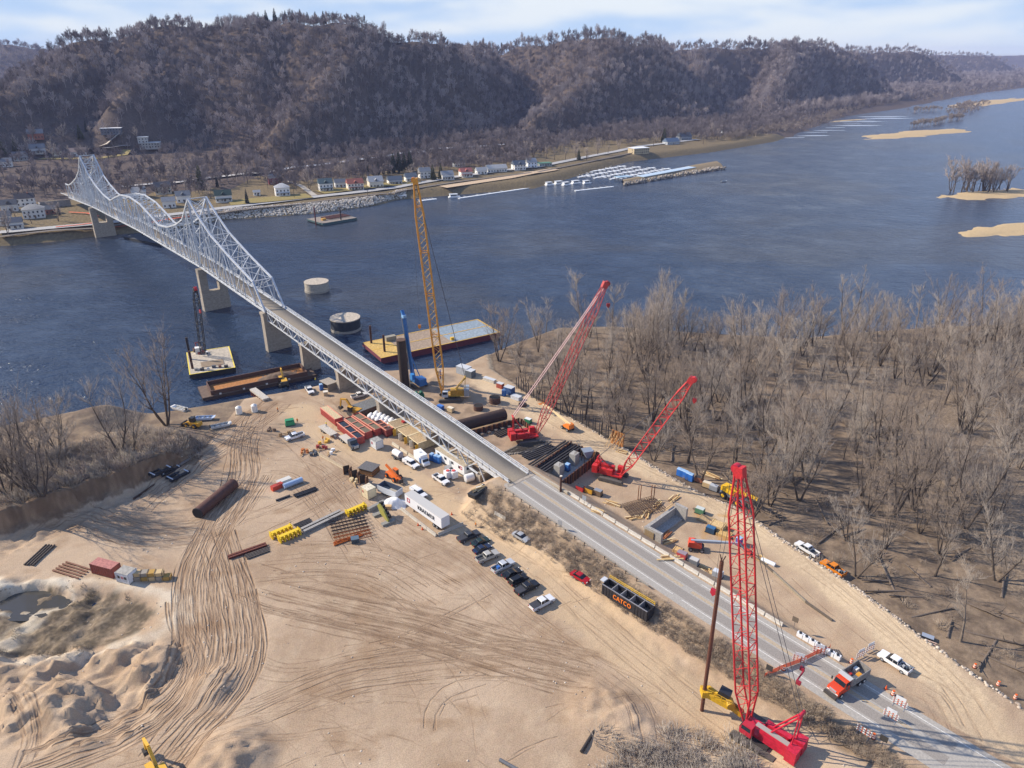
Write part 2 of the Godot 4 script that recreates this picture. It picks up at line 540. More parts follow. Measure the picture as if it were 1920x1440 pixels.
	bundle(PackedVector2Array([Vector2(-85.46, -214.74), Vector2(-82.08, -189.24), Vector2(-75.59, -168.23), Vector2(-74.32, -147.21), Vector2(-72.55, -131.78), Vector2(-68.4, -119.41), Vector2(-62.92, -107.19), Vector2(-61.68, -97.86), Vector2(-64.88, -90.71), Vector2(-70.89, -85.78), Vector2(-81.21, -80.22)]), 9, 60, 0.75)
	bundle(PackedVector2Array([Vector2(-73.9, -146.1), Vector2(-66.01, -131.78), Vector2(-59.78, -119.41), Vector2(-53.9, -105.78), Vector2(-53.2, -96.62), Vector2(-56.34, -88.48), Vector2(-58.7, -81.19)]), 10, 60, 0.75)
	bundle(PackedVector2Array([Vector2(-74.93, -128.06), Vector2(-68.69, -114.61), Vector2(-60.74, -103.05), Vector2(-59.65, -94.2), Vector2(-62.85, -86.31)]), 6, 24, 0.75)
	bundle(PackedVector2Array([Vector2(-95.46, -96.62), Vector2(-89.97, -94.2), Vector2(-83.84, -87.39), Vector2(-81.21, -80.22)]), 4, 12, 0.6)
	bundle(PackedVector2Array([Vector2(-62.53, -127.16), Vector2(-51.34, -121.91), Vector2(-35.13, -116.97), Vector2(-17.54, -111.56), Vector2(-1.05, -105.51), Vector2(15.28, -100.15)]), 14, 46, 0.7, 0.2)
	bundle(PackedVector2Array([Vector2(-59.6, -83.19), Vector2(-45.99, -91.28), Vector2(-32.37, -99.12), Vector2(-16.54, -102.38), Vector2(0, -103.32), Vector2(16.3, -100.15)]), 10, 28, 0.6, 0.17)
	bundle(PackedVector2Array([Vector2(-75.91, -80.22), Vector2(-60.52, -85.26), Vector2(-45.07, -88.48), Vector2(-25.01, -91.85)]), 12, 14, 0.35, 0.16)
	bundle(PackedVector2Array([Vector2(-33.97, -106.48), Vector2(-21.72, -110.07), Vector2(-12.4, -116.18), Vector2(-2.96, -124.49)]), 2.0, 5, 0.6, 0.16)
	bundle(PackedVector2Array([Vector2(-75.69, -203.18), Vector2(-58.52, -182.84), Vector2(-44.28, -160.32), Vector2(-26.04, -141.78), Vector2(-10.99, -129.9), Vector2(0, -116.18), Vector2(12.51, -103.72), Vector2(27.9, -91.85)]), 11, 22, 0.35, 0.18)
	bundle(PackedVector2Array([Vector2(-117.19, -141.78), Vector2(-110.35, -150.62), Vector2(-93.48, -143.92), Vector2(-81.63, -143.92), Vector2(-74.07, -148.34), Vector2(-72.05, -171)]), 11, 38, 0.65, 0.2)
	bundle(PackedVector2Array([Vector2(-99.45, -150.62), Vector2(-96.61, -165.53), Vector2(-90.16, -182.84), Vector2(-84.78, -199.54), Vector2(-79.77, -216.77)]), 12, 40, 0.65, 0.2)
	bundle(PackedVector2Array([Vector2(-68.47, -143.92), Vector2(-55.78, -155.36), Vector2(-41.05, -173.85)]), 13, 24, 0.55, 0.16)
	bundle(PackedVector2Array([Vector2(-74.5, -173.85), Vector2(-60.82, -173.85), Vector2(-44.1, -152.96), Vector2(-32.77, -135.65)]), 13, 26, 0.55, 0.16)
	bundle(PackedVector2Array([Vector2(-60.46, -131.78), Vector2(-42.4, -133.69), Vector2(-29.46, -130.83), Vector2(-14.95, -119.41)]), 15, 34, 0.6, 0.17)
	bundle(PackedVector2Array([Vector2(-47.37, -124.49), Vector2(-36.79, -119.41), Vector2(-21.52, -108.62), Vector2(-11.83, -95.4), Vector2(-8.96, -82.19)]), 12, 10, 0.35, 0.15)
	bundle(PackedVector2Array([Vector2(-14.21, -85.26), Vector2(-14.5, -90.71), Vector2(-11.83, -95.4), Vector2(-4.54, -98.87)]), 3.0, 6, 0.55, 0.14)
	bundle(PackedVector2Array([Vector2(-63.58, -111.56), Vector2(-50.87, -103.05), Vector2(-40.81, -100.41), Vector2(-28.33, -104.68)]), 5, 9, 0.5, 0.16)
	bundle(PackedVector2Array([Vector2(-67.82, -199.54), Vector2(-54.51, -186), Vector2(-35.13, -165.53), Vector2(-19.3, -152.96), Vector2(-7.64, -137.65)]), 8, 14, 0.3, 0.18)
	bundle(PackedVector2Array([Vector2(-10.71, -147.21), Vector2(4.94, -131.78), Vector2(15.79, -116.18), Vector2(27.55, -100.41), Vector2(35.94, -89.5), Vector2(45.48, -79.85)]), 6, 12, 0.3, 0.22)
	bundle(PackedVector2Array([Vector2(13.38, -101.72), Vector2(21.16, -91.85), Vector2(21.18, -80.21)]), 9, 12, 0.35, 0.2)
	bundle(PackedVector2Array([Vector2(-74.23, -223.06), Vector2(-62.97, -214.74), Vector2(-54.26, -199.54)]), 6, 10, 0.35, 0.2)
	bundle(PackedVector2Array([Vector2(-96.57, -184.99), Vector2(-89.86, -199.54), Vector2(-81.51, -210.77), Vector2(-71.96, -214.74)]), 8, 12, 0.45, 0.22)
	bundle(PackedVector2Array([Vector2(-7.7, -233.35), Vector2(7.12, -211.95), Vector2(21.41, -192.54), Vector2(36.93, -176.7), Vector2(52.31, -158.4), Vector2(63.08, -140.17)]), 5, 12, 0.3, 0.25)
	bundle(PackedVector2Array([Vector2(63.08, -140.17), Vector2(70.27, -123.61), Vector2(75.89, -106.82), Vector2(79.75, -93.36), Vector2(79.41, -83.33)]), 5, 10, 0.28, 0.25)
	bundle(PackedVector2Array([Vector2(72.46, -95.96), Vector2(77.19, -92.19), Vector2(76.3, -81.17)]), 9, 8, 0.3, 0.25)
	bundle(PackedVector2Array([Vector2(48.98, -145.25), Vector2(53.64, -130.19), Vector2(59.6, -113.71), Vector2(65.93, -98.73)]), 12, 16, 0.3, 0.16)
	for i in 150:
		var x := rng.randf_range(-75, 25)
		var z := rng.randf_range(-165, -75)
		var a := Vector2.from_angle(rng.randf_range(-0.6, 0.9)) * rng.randf_range(3, 9)
		var p := Vector2(x, z)
		bundle(PackedVector2Array([p - a, p + a.orthogonal() * 0.1, p + a]), 0.8, 2, 0.4, 0.14)
	base.blend_rect(track_color, Rect2i(0, 0, 2048, 2048), Vector2i.ZERO)
	var o := StandardMaterial3D.new()
	o.albedo_texture = ImageTexture.create_from_image(base)
	o.roughness = 0.95
	o.metallic_specular = 0.15
	o.heightmap_enabled = true
	o.heightmap_texture = ImageTexture.create_from_image(track_height)
	o.heightmap_scale = 40.0
	o.detail_enabled = true
	o.detail_blend_mode = BaseMaterial3D.BLEND_MODE_MUL
	o.detail_uv_layer = BaseMaterial3D.DETAIL_UV_2
	o.detail_albedo = tex("fine")
	o.uv2_triplanar = true
	o.uv2_world_triplanar = true
	o.uv2_scale = Vector3.ONE * 0.11
	return o

func litter_mat(a: String, b: String, scale: float, bump := 12.0) -> StandardMaterial3D:
	var key := "litter" + a + b
	if mats.has(key):
		return mats[key]
	var n := FastNoiseLite.new()
	n.seed = 17
	n.frequency = 0.02
	n.fractal_octaves = 6
	n.fractal_gain = 0.65
	var im := n.get_seamless_image(1024, 1024)
	im.convert(Image.FORMAT_L8)
	var d := im.get_data()
	var out := PackedByteArray()
	out.resize(d.size() * 3)
	var ca := Color(a)
	var cb := Color(b)
	for i in d.size():
		var c := ca.lerp(cb, clampf((d[i] / 255.0 - 0.5) * 1.7 + 0.5, 0, 1))
		out[i * 3] = c.r8
		out[i * 3 + 1] = c.g8
		out[i * 3 + 2] = c.b8
	var o := StandardMaterial3D.new()
	o.albedo_texture = ImageTexture.create_from_image(Image.create_from_data(1024, 1024, false, Image.FORMAT_RGB8, out))
	o.uv1_triplanar = true
	o.uv1_world_triplanar = true
	o.uv1_scale = Vector3.ONE / scale
	o.roughness = 0.95
	o.metallic_specular = 0.2
	o.heightmap_enabled = true
	o.heightmap_texture = ImageTexture.create_from_image(im)
	o.heightmap_scale = bump
	mats[key] = o
	return o

func structure(o: Node) -> Node:
	o.set_meta("kind", "structure")
	return o

func build_land() -> void:
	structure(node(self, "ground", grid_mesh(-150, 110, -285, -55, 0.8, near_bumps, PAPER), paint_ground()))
	var wood := litter_mat("665a4d", "907f6b", 24.0)
	structure(node(self, "floodplain_ground", grid_mesh(110, 330, -316, -55, 2.0, near_bumps, PAPER), wood))
	structure(node(self, "riverbank_ground", grid_mesh(-300, -150, -240, -55, 2.5, near_bumps, PAPER), wood))
	structure(node(self, "shore_ground", grid_mesh(-150, 110, -316, -285, 2.0, near_bumps, PAPER), wood))
	structure(node(self, "foreground_ground", grid_mesh(-300, 330, -55, 40, 4.0, near_bumps, PAPER), litter_mat("a9947b", "bda78d", 30.0)))
	# water of the flooded hollow left of the yard
	structure(node(self, "puddle", grid_mesh(-117, -97, -128, -116, 4.0, func(_x, _z): return -1.95, PAPER), m("46443f", 0.08)))
	var w := StandardMaterial3D.new()
	w.albedo_color = Color("1b2c42")
	w.roughness = 0.2
	w.metallic_specular = 0.55
	var n := FastNoiseLite.new()
	n.seed = 31
	n.frequency = 0.012
	n.fractal_octaves = 6
	n.fractal_gain = 0.72
	# ripples, stronger where gusts touch down; mirrored so that the pattern runs on without a seam
	var quad := n.get_image(1024, 1024, false, false, false)
	quad.convert(Image.FORMAT_L8)
	n.seed = 32
	n.frequency = 0.0035
	n.fractal_octaves = 4
	var gust := n.get_image(1024, 1024, false, false, true)
	gust.convert(Image.FORMAT_L8)
	var qd := quad.get_data()
	var gd := gust.get_data()
	for i in qd.size():
		qd[i] = clampi(int(128 + (qd[i] - 128) * (0.25 + 1.1 * gd[i] / 255.0)), 0, 255)
	quad = Image.create_from_data(1024, 1024, false, Image.FORMAT_L8, qd)
	quad.convert(Image.FORMAT_RGBA8)
	var im := Image.create(2048, 2048, false, Image.FORMAT_RGBA8)
	for k in 4:
		im.blit_rect(quad, Rect2i(0, 0, 1024, 1024), Vector2i(1024 * (1 if k == 1 or k == 2 else 0), 1024 * (1 if k > 1 else 0)))
		if k % 2 == 0:
			quad.flip_x()
		else:
			quad.flip_y()
	im.bump_map_to_normal_map(9.0)
	var nm := im
	w.normal_enabled = true
	w.normal_texture = ImageTexture.create_from_image(nm)
	w.normal_scale = 1.05
	w.uv1_triplanar = true
	w.uv1_world_triplanar = true
	w.uv1_scale = Vector3(1 / 330.0, 1 / 250.0, 1 / 230.0)
	w.uv1_offset = Vector3(0.3, 0, 0.1)
	w.detail_enabled = true   # silt carried in bands along the current
	w.detail_blend_mode = BaseMaterial3D.BLEND_MODE_MIX
	var silt := FastNoiseLite.new()
	silt.seed = 77
	silt.frequency = 0.006
	silt.fractal_octaves = 5
	var si := silt.get_seamless_image(512, 512)
	si.convert(Image.FORMAT_L8)
	var sd := si.get_data()
	var out := PackedByteArray()
	out.resize(sd.size() * 4)
	for i in sd.size():
		var k := ss(0.46, 0.75, sd[i] / 255.0)
		out[i * 4] = 60
		out[i * 4 + 1] = 58
		out[i * 4 + 2] = 55
		out[i * 4 + 3] = int(120 * k)
	w.detail_albedo = ImageTexture.create_from_image(Image.create_from_data(512, 512, false, Image.FORMAT_RGBA8, out))
	w.detail_uv_layer = BaseMaterial3D.DETAIL_UV_2
	w.uv2_triplanar = true
	w.uv2_world_triplanar = true
	w.uv2_scale = Vector3(1 / 900.0, 1 / 700.0, 1 / 520.0)
	structure(node(self, "river", grid_mesh(-1500, 5500, -7000, -120, 400.0, func(_x, _z): return -2.0, PAPER), w))

func build_far_bank() -> void:
	var fh := func(x, z): return hill_y(x, z) + 0.4 * nz.get_noise_2d(x * 0.05, z * 0.05)
	var wood := litter_mat("48403c", "6f625a", 60.0, 40.0)
	var near := func(p: Vector3) -> bool: return p.x > -691 and p.x < 491 and p.z > -1091 and p.z < -421
	structure(node(self, "town_ground", grid_mesh(-700, 500, -1100, -420, 8.0, fh, PAPER, func(a, b): return (a.y < -3.9 and b.y < -3.9) or maxf(a.y, b.y) > 6.4), litter_mat("5f5543", "857558", 50.0, 10.0)))
	structure(node(self, "bluff", grid_mesh(-700, 500, -1100, -420, 8.0, fh, PAPER, func(a, b): return maxf(a.y, b.y) <= 6.4), wood))
	structure(node(self, "hills", grid_mesh(-2600, 5600, -7600, -300, 30.0, fh, PAPER, func(a, b): return (a.y < -3.9 and b.y < -3.9) or (near.call(a) and near.call(b))), wood))

func road_y(s: float) -> float:
	return lin(ROAD_H, s)

func strip(called: String, s0: float, s1: float, n0: float, n1: float, lift: float, mat: Material, parent: Node = self, dash := 0.0) -> MeshInstance3D:
	var st := SurfaceTool.new()
	st.begin(Mesh.PRIMITIVE_TRIANGLES)
	var s := s0
	while s < s1 - 0.01:
		var e := minf(s + 4.0, s1)
		var a := br(s, n1, road_y(s) + lift)
		var b := br(s, n0, road_y(s) + lift)
		var c := br(e, n0, road_y(e) + lift)
		var d := br(e, n1, road_y(e) + lift)
		for p in [a, c, b, a, d, c]:
			st.set_uv(Vector2(p.x, p.z))
			st.add_vertex(p)
		s = e + dash
	st.generate_normals()
	var o := node(parent, called, st.commit(), mat)
	if parent == self:
		structure(o)
	return o

func build_road() -> void:
	var tar := litter_mat("96928b", "aca69c", 11.0, 1.0)
	strip("road", 216, 380, -4.7, 5.2, 0.01, tar)
	strip("wheel_track_paving", 216, 322, -2.9, -0.9, 0.014, litter_mat("837e77", "99928a", 7.0, 1.0))
	strip("wheel_track_paving", 216, 322, 0.8, 3.0, 0.014, litter_mat("837e77", "99928a", 7.0, 1.0))
	var yellow := m("c8a56a", 0.8, 0, 3.0)
	var white := m("d9d6ce", 0.8, 0, 3.0)
	strip("centre_line_marking", 218, 316, -0.28, -0.14, 0.02, yellow)
	strip("centre_line_marking", 218, 316, 0.14, 0.28, 0.02, yellow)
	strip("edge_line_marking", 218, 312, 3.45, 3.62, 0.02, white)
	strip("edge_line_marking", 218, 345, -3.62, -3.45, 0.02, white)
	# guard rail on the yard side
	var g := thing("guard_rail", "weathered steel guard rail on short posts along the road's brushy left edge", "guard rail", br(240, 6.2, road_y(240)))
	for k in 15:
		var s := 218.0 + k * 3.1
		var o := g.position
		bar(g, "rail", br(s, 6.2, road_y(s) + 0.72) - o, br(s + 3.1, 6.2, road_y(s + 3.1) + 0.72) - o, 0.1, 0.34, m("a9a69f", 0.6, 0.3, 2.0))
		bar(g, "post", br(s, 6.35, road_y(s) - 0.4) - o, br(s, 6.35, road_y(s) + 0.85) - o, 0.2, 0.2, m("6d5d4b", 0.9))

const DECK := [[-330.0, 12.0], [-265.0, 15.2], [-198.0, 18.6], [-99.0, 20.2], [0.0, 19.3], [68.0, 15.7], [97.0, 14.0], [181.0, 8.7], [216.5, 6.05]]
const TOP := [[-266.0, 24.2], [-257.0, 24.4], [-245.0, 27.0], [-226.0, 32.5], [-212.0, 38.5], [-198.0, 49.6], [-184.5, 38.5], [-173.0, 34.2], [-158.0, 30.6], [-144.0, 29.3], [-132.0, 32.5], [-117.0, 36.0], [-99.0, 37.3], [-81.0, 36.0], [-66.0, 32.5], [-54.0, 29.3], [-40.0, 30.6], [-25.0, 34.2], [-13.5, 38.5], [0.0, 49.6], [11.0, 42.5], [21.8, 37.0], [41.0, 31.0], [61.3, 25.6]]

func build_bridge() -> void:
	var o := br(0, 0, -2)
	var b := thing("truss_bridge", "long silver steel cantilever truss bridge on concrete piers crossing the river", "bridge", o)
	var paint := m("c8ccd0", 0.45, 0.0, 9.0)
	var stone := m("a59a8b", 0.9, 0, 7.0)
	var P := func(s: float, n: float, y: float) -> Vector3: return br(s, n, y) - o
	var dy := func(s: float) -> float: return lin(DECK, s)
	# piers
	for s in [-198.0, 0.0]:
		var top: float = dy.call(s) - 1.3
		var p := node(b, "pier", unit_box, stone)
		var t := along(P.call(s, 0, 0), P.call(s + 1, 0, 0))
		p.transform = Transform3D(t * Basis.from_scale(Vector3(3.4, 12, 12.4)), P.call(s, 0, -2))
		var up := 1.0 / 12.0
		var hgt := top - 4.0
		for k in [-1, 1]:
			box(p, "leg", Vector3(0, 0.5 + hgt * up / 2, k * 0.345), Vector3(0.86, hgt * up, 0.29), stone)
		box(p, "cap", Vector3(0, 0.5 + (hgt - 1.2) * up, 0), Vector3(0.95, 2.4 * up, 0.98), stone)
		box(p, "web", Vector3(0, 0.5 + 1.6 * up, 0), Vector3(0.82, 3.2 * up, 0.42), stone)
	for q in [[68.0, 10.0, 2.8], [97.0, 6.8, 2.0], [124.5, 6.8, 2.0], [151.0, 6.6, 1.8], [177.5, 6.6, 1.8], [203.0, 6.6, 1.6]]:
		var top: float = dy.call(q[0]) - (1.6 if q[0] < 70 else 5.0)
		var p := node(b, "pier", unit_box, stone)
		p.transform = Transform3D(along(P.call(q[0], 0, 0), P.call(q[0] + 1, 0, 0)) * Basis.from_scale(Vector3(q[2], top + 7, q[1])), P.call(q[0], 0, (top - 7) / 2))
		box(p, "cap", Vector3(0, 0.5, 0), Vector3(1.16, 1.0 / (top + 7), 1.05), stone)
	bar(b, "abutment", P.call(215.5, 0, 2.9), P.call(217.5, 0, 2.9), 9.4, 6.2, stone)
	# roadway
	var st := SurfaceTool.new()
	st.begin(Mesh.PRIMITIVE_TRIANGLES)
	for i in 80:
		var s := -298.0 + i * 6.43
		var e := s + 6.43
		for f in [[3.4, 0.0, -3.4, 0.0], [3.4, -0.5, 3.4, 0.0], [-3.4, 0.0, -3.4, -0.5], [-3.4, -0.5, 3.4, -0.5]]:
			var c := [P.call(s, f[0], dy.call(s) + f[1]), P.call(s, f[2], dy.call(s) + f[3]), P.call(e, f[2], dy.call(e) + f[3]), P.call(e, f[0], dy.call(e) + f[1])]
			for k in [0, 1, 2, 0, 2, 3]:
				st.add_vertex(c[k])
	st.generate_normals()
	var deck := node(b, "deck", st.commit(), litter_mat("766f65", "938a7c", 9.0, 1.0))
	for k in [-1, 1]:
		bar(deck, "curb", P.call(-298, k * 3.2, dy.call(-298) + 0.1), P.call(-265, k * 3.2, dy.call(-265) + 0.1), 0.4, 0.3, paint)
		for seg in [[-265.0, -198.0], [-198.0, -99.0], [-99.0, 0.0], [0.0, 68.0], [68.0, 97.0], [97.0, 181.0], [181.0, 216.0]]:
			bar(deck, "curb", P.call(seg[0], k * 3.25, dy.call(seg[0]) + 0.12), P.call(seg[1], k * 3.25, dy.call(seg[1]) + 0.12), 0.42, 0.26, paint)
	for k in [-1, 1]:
		var rl := Node3D.new()
		rl.name = "railing"
		b.add_child(rl, true)
		for seg in [[-265.0, -198.0], [-198.0, -99.0], [-99.0, 0.0], [0.0, 68.0], [68.0, 97.0], [97.0, 181.0], [181.0, 216.0]]:
			for y in [0.55, 1.1]:
				bar(rl, "rail", P.call(seg[0], k * 3.55, dy.call(seg[0]) + y), P.call(seg[1], k * 3.55, dy.call(seg[1]) + y), 0.14, 0.22, paint)
		for i in 52:
			var s := 66.0 + i * 2.9
			bar(rl, "post", P.call(s, k * 3.55, dy.call(s) - 0.4), P.call(s, k * 3.55, dy.call(s) + 1.2), 0.16, 0.16, paint)
	# through trusses
	var nodes := []
	for i in range(1, TOP.size()):
		var a = TOP[i - 1]
		var c = TOP[i]
		nodes.append(a)
		if c[0] - a[0] > 13:
			nodes.append([(a[0] + c[0]) / 2, (a[1] + c[1]) / 2])
	nodes.append(TOP[-1])
	for k in [-1, 1]:
		var tr := Node3D.new()
		tr.name = "main_truss"
		b.add_child(tr, true)
		var n: float = k * 4.0
		for i in nodes.size():
			var s: float = nodes[i][0]
			var y: float = nodes[i][1]
			var low: Vector3 = P.call(s, n, dy.call(s) - 0.5)
			var tower := absf(s) < 1 or absf(s + 198) < 1
			bar(tr, "vertical", low, P.call(s, n, y), 0.75 if tower else 0.36, 0.75 if tower else 0.36, paint)
			if i == nodes.size() - 1:
				bar(tr, "end_post", P.call(69.5, n, dy.call(69.5) - 0.5), P.call(s, n, y), 0.65, 0.65, paint)
				bar(tr, "bottom_chord", low, P.call(69.5, n, dy.call(69.5) - 0.5), 0.55, 0.7, paint)
				continue
			var s2: float = nodes[i + 1][0]
			var y2: float = nodes[i + 1][1]
			bar(tr, "top_chord", P.call(s, n, y), P.call(s2, n, y2), 0.65, 0.65, paint)
			bar(tr, "bottom_chord", low, P.call(s2, n, dy.call(s2) - 0.5), 0.55, 0.75, paint)
			var mid: float = (s + s2) / 2
			var high = maxf(y, y2) - dy.call(mid) > 13
			if i % 2 == 0:
				bar(tr, "diagonal", low, P.call(s2, n, y2), 0.3, 0.3, paint)
			else:
				bar(tr, "diagonal", P.call(s, n, y), P.call(s2, n, dy.call(s2) - 0.5), 0.3, 0.3, paint)
			if high:
				var ym: float = lerpf(dy.call(mid), (y + y2) / 2, 0.5)
				bar(tr, "diagonal", P.call(mid, n, dy.call(mid) - 0.5), P.call(s if i % 2 else s2, n, lerpf(dy.call(mid), y if i % 2 else y2, 0.52)), 0.26, 0.26, paint)
				bar(tr, "vertical", P.call(mid, n, dy.call(mid) - 0.5), P.call(mid, n, ym), 0.24, 0.24, paint)
		# deck truss of the approach
		var at := Node3D.new()
		at.name = "approach_truss"
		b.add_child(at, true)
		n = k * 3.4
		for i in 30:
			var s := 69.5 + i * 4.45
			var e := s + 4.45
			var dep := func(x: float) -> float: return dy.call(x) - 4.3
			bar(at, "top_chord", P.call(s, n, dy.call(s) - 0.65), P.call(e, n, dy.call(e) - 0.65), 0.4, 0.6, paint)
			bar(at, "bottom_chord", P.call(s, n, dep.call(s)), P.call(e, n, dep.call(e)), 0.4, 0.42, paint)
			bar(at, "vertical", P.call(s, n, dep.call(s)), P.call(s, n, dy.call(s) - 0.6), 0.26, 0.26, paint)
			if i % 2:
				bar(at, "diagonal", P.call(s, n, dep.call(s)), P.call(e, n, dy.call(e) - 0.6), 0.3, 0.3, paint)
			else:
				bar(at, "diagonal", P.call(s, n, dy.call(s) - 0.6), P.call(e, n, dep.call(e)), 0.3, 0.3, paint)
		bar(at, "girder", P.call(203, n, dy.call(203) - 0.9), P.call(216, n, dy.call(216) - 0.9), 0.3, 1.2, paint)
		bar(at, "end_post", P.call(203, n, dy.call(203) - 0.7), P.call(207, n, 0.2), 0.3, 0.3, paint)
	# bracing across
	var lat := Node3D.new()
	lat.name = "top_bracing"
	b.add_child(lat, true)
	for i in range(2, nodes.size()):
		var s: float = nodes[i][0]
		var y: float = nodes[i][1]
		if y - dy.call(s) < 8.5:
			continue
		bar(lat, "strut", P.call(s, -4, y), P.call(s, 4, y), 0.36, 0.36, paint)
		if i % 2 == 0:
			bar(lat, "sway_brace", P.call(s, -4, y - 0.2), P.call(s, 4, maxf(dy.call(s) + 6.5, y - 5)), 0.22, 0.22, paint)
			bar(lat, "sway_brace", P.call(s, 4, y - 0.2), P.call(s, -4, maxf(dy.call(s) + 6.5, y - 5)), 0.22, 0.22, paint)
			bar(lat, "strut", P.call(s, -4, maxf(dy.call(s) + 6.5, y - 5)), P.call(s, 4, maxf(dy.call(s) + 6.5, y - 5)), 0.3, 0.3, paint)
		if i + 1 < nodes.size():
			var s2: float = nodes[i + 1][0]
			var y2: float = nodes[i + 1][1]
			bar(lat, "lateral_brace", P.call(s, -4, y), P.call(s2, 4, y2), 0.22, 0.22, paint)
			bar(lat, "lateral_brace", P.call(s, 4, y), P.call(s2, -4, y2), 0.22, 0.22, paint)
	for s in [-198.0, 0.0]:
		for y in [27.0, 34.0, 42.0]:
			bar(lat, "strut", P.call(s, -4, y), P.call(s, 4, y), 0.4, 0.4, paint)
			bar(lat, "sway_brace", P.call(s, -4, y), P.call(s, 4, y + 7), 0.28, 0.28, paint)
			bar(lat, "sway_brace", P.call(s, 4, y), P.call(s, -4, y + 7), 0.28, 0.28, paint)
	for i in 66:
		var s := -262.0 + i * 5.05
		bar(lat, "floor_beam", P.call(s, -4, dy.call(s) - 0.7), P.call(s, 4, dy.call(s) - 0.7), 0.3, 0.5, paint)

var tv := PackedVector3Array()

func seg(a: Vector3, b: Vector3, ra: float, rb: float, sides: int) -> void:
	var k := along(a, b)
	var prev_a := Vector3.ZERO
	var prev_b := Vector3.ZERO
	for i in sides + 1:
		var t := TAU * i / sides
		var o := k.y * cos(t) + k.z * sin(t)
		var pa := a + o * ra
		var pb := b + o * rb
		if i > 0:
			tv.append_array([prev_a, pa, pb])
			if rb > 0.001:
				tv.append_array([prev_a, pb, prev_b])
		prev_a = pa
		prev_b = pb

func commit_tv() -> ArrayMesh:
	var st := SurfaceTool.new()
	st.begin(Mesh.PRIMITIVE_TRIANGLES)
	for p in tv:
		st.add_vertex(p)
	st.generate_normals()
	tv = PackedVector3Array()
	return st.commit()

func bent(d: Vector3, amount: float) -> Vector3:
	return (d + Vector3(rng.randf_range(-1, 1), rng.randf_range(-0.6, 1), rng.randf_range(-1, 1)) * amount).normalized()

# a leafless tree: [mesh of trunk and limbs, mesh of twigs]; spread widens the crown, fine sets how many twigs
func bare_tree(height: float, stems: int, spread: float, fine: float, radius: float, fat := 1.0) -> Array:
	var limbs := []   # [from, to, ra, rb]
	var twigs := []
	for s in stems:
		var lean := spread * 0.35 * (1.0 if stems > 1 else 0.25)
		var az := TAU * (s + rng.randf() * 0.7) / stems
		var d := (Vector3.UP + Vector3(cos(az), 0, sin(az)) * lean * rng.randf_range(0.4, 1.0)).normalized()
		var p := Vector3(cos(az), 0, sin(az)) * (0.25 if stems > 1 else 0.0) + Vector3.DOWN * 0.4
		var h := height * rng.randf_range(0.8, 1.0)
		var r := radius / sqrt(float(stems)) * rng.randf_range(0.9, 1.1)
		var n := 6
		for i in n:
			var q := p + d * h / n
			var r2 := lerpf(radius / sqrt(float(stems)), 0.04, pow((i + 1.0) / n, 0.8))
			limbs.append([p, q, r, r2, i + 1.0])
			if i >= 2 or (i == 1 and rng.randf() < 0.35):
				for b in rng.randi_range(1, 3):
					var at := p.lerp(q, rng.randf())
					var bl := h * rng.randf_range(0.2, 0.4) * (1.15 - 0.5 * i / n)
					var ba := rng.randf() * TAU
					var bd := (d * 0.9 + Vector3(cos(ba), 0.15, sin(ba)) * rng.randf_range(0.5, 1.0) * spread).normalized()
					branch(at, bd, bl, r2 * 0.55, limbs, twigs, fine)
			p = q
			r = r2
			d = bent(d, 0.13)
			d = (d + Vector3.UP * 0.1).normalized()
		branch(p, d, h * 0.12, r, limbs, twigs, fine)
	for l in limbs:
		seg(l[0], l[1], l[2], l[3], 5 if l[2] > 0.12 else 3)
	var trunk := commit_tv()
	for t in twigs:
		seg(t[0], t[1], t[2] * fat, 0.0, 3)
	return [trunk, commit_tv()]

func branch(p: Vector3, d: Vector3, length: float, r: float, limbs: Array, twigs: Array, fine: float) -> void:
	var n := 3
	for i in n:
		var q := p + d * length / n
		limbs.append([p, q, maxf(r * (1.0 - i / 3.3), 0.025), maxf(r * (1.0 - (i + 1) / 3.3), 0.02), 0.0])
		for k in int(rng.randf_range(2.0, 4.6) * fine):
			var at := p.lerp(q, rng.randf())
			var td := bent(d, 0.75)
			td = (td + Vector3.UP * 0.3).normalized()
			var tl := length * rng.randf_range(0.3, 0.65)
			twigs.append([at, at + td * tl, 0.036])
			for j in int(rng.randf_range(2.6, 5.4) * fine):
				var ta := at + td * tl * rng.randf_range(0.2, 1.0)
				var ud := (bent(td, 0.6) + Vector3.UP * 0.25).normalized()
				twigs.append([ta, ta + ud * tl * rng.randf_range(0.4, 0.95), 0.024])
		p = q
		d = (bent(d, 0.25) + Vector3.UP * 0.12).normalized()

func far_tree(height: float, wide: float, count: int) -> ArrayMesh:
	seg(Vector3(0, -1, 0), Vector3(0, height * 0.6, 0), 0.28, 0.1, 3)
	var ends := []
	for i in 16:
		var az := rng.randf() * TAU
		var u := sqrt(rng.randf())
		var e := Vector3(cos(az) * wide * u * 0.8, height * (0.92 - 0.42 * u * u) * rng.randf_range(0.88, 1.0), sin(az) * wide * u * 0.8)
		var from := Vector3(0, height * rng.randf_range(0.2, 0.45), 0)
		seg(from, e, 0.1, 0.03, 3)
		ends.append([from, e])
	for i in count:
		var q: Array = ends[rng.randi_range(0, 15)]
		var p: Vector3 = q[0].lerp(q[1], rng.randf_range(0.5, 1.0))
		var d = ((q[1] - q[0]).normalized() * 0.8 + Vector3(rng.randf_range(-1, 1), rng.randf_range(-0.3, 0.9), rng.randf_range(-1, 1))).normalized()
		var l := rng.randf_range(0.8, 2.1)
		var side = d.cross(Vector3(rng.randf_range(-1, 1), rng.randf_range(-0.3, 0.3), rng.randf_range(-1, 1))).normalized() * rng.randf_range(0.06, 0.12)
		tv.append_array([p - side, p + side, p + d * l])
	return commit_tv()

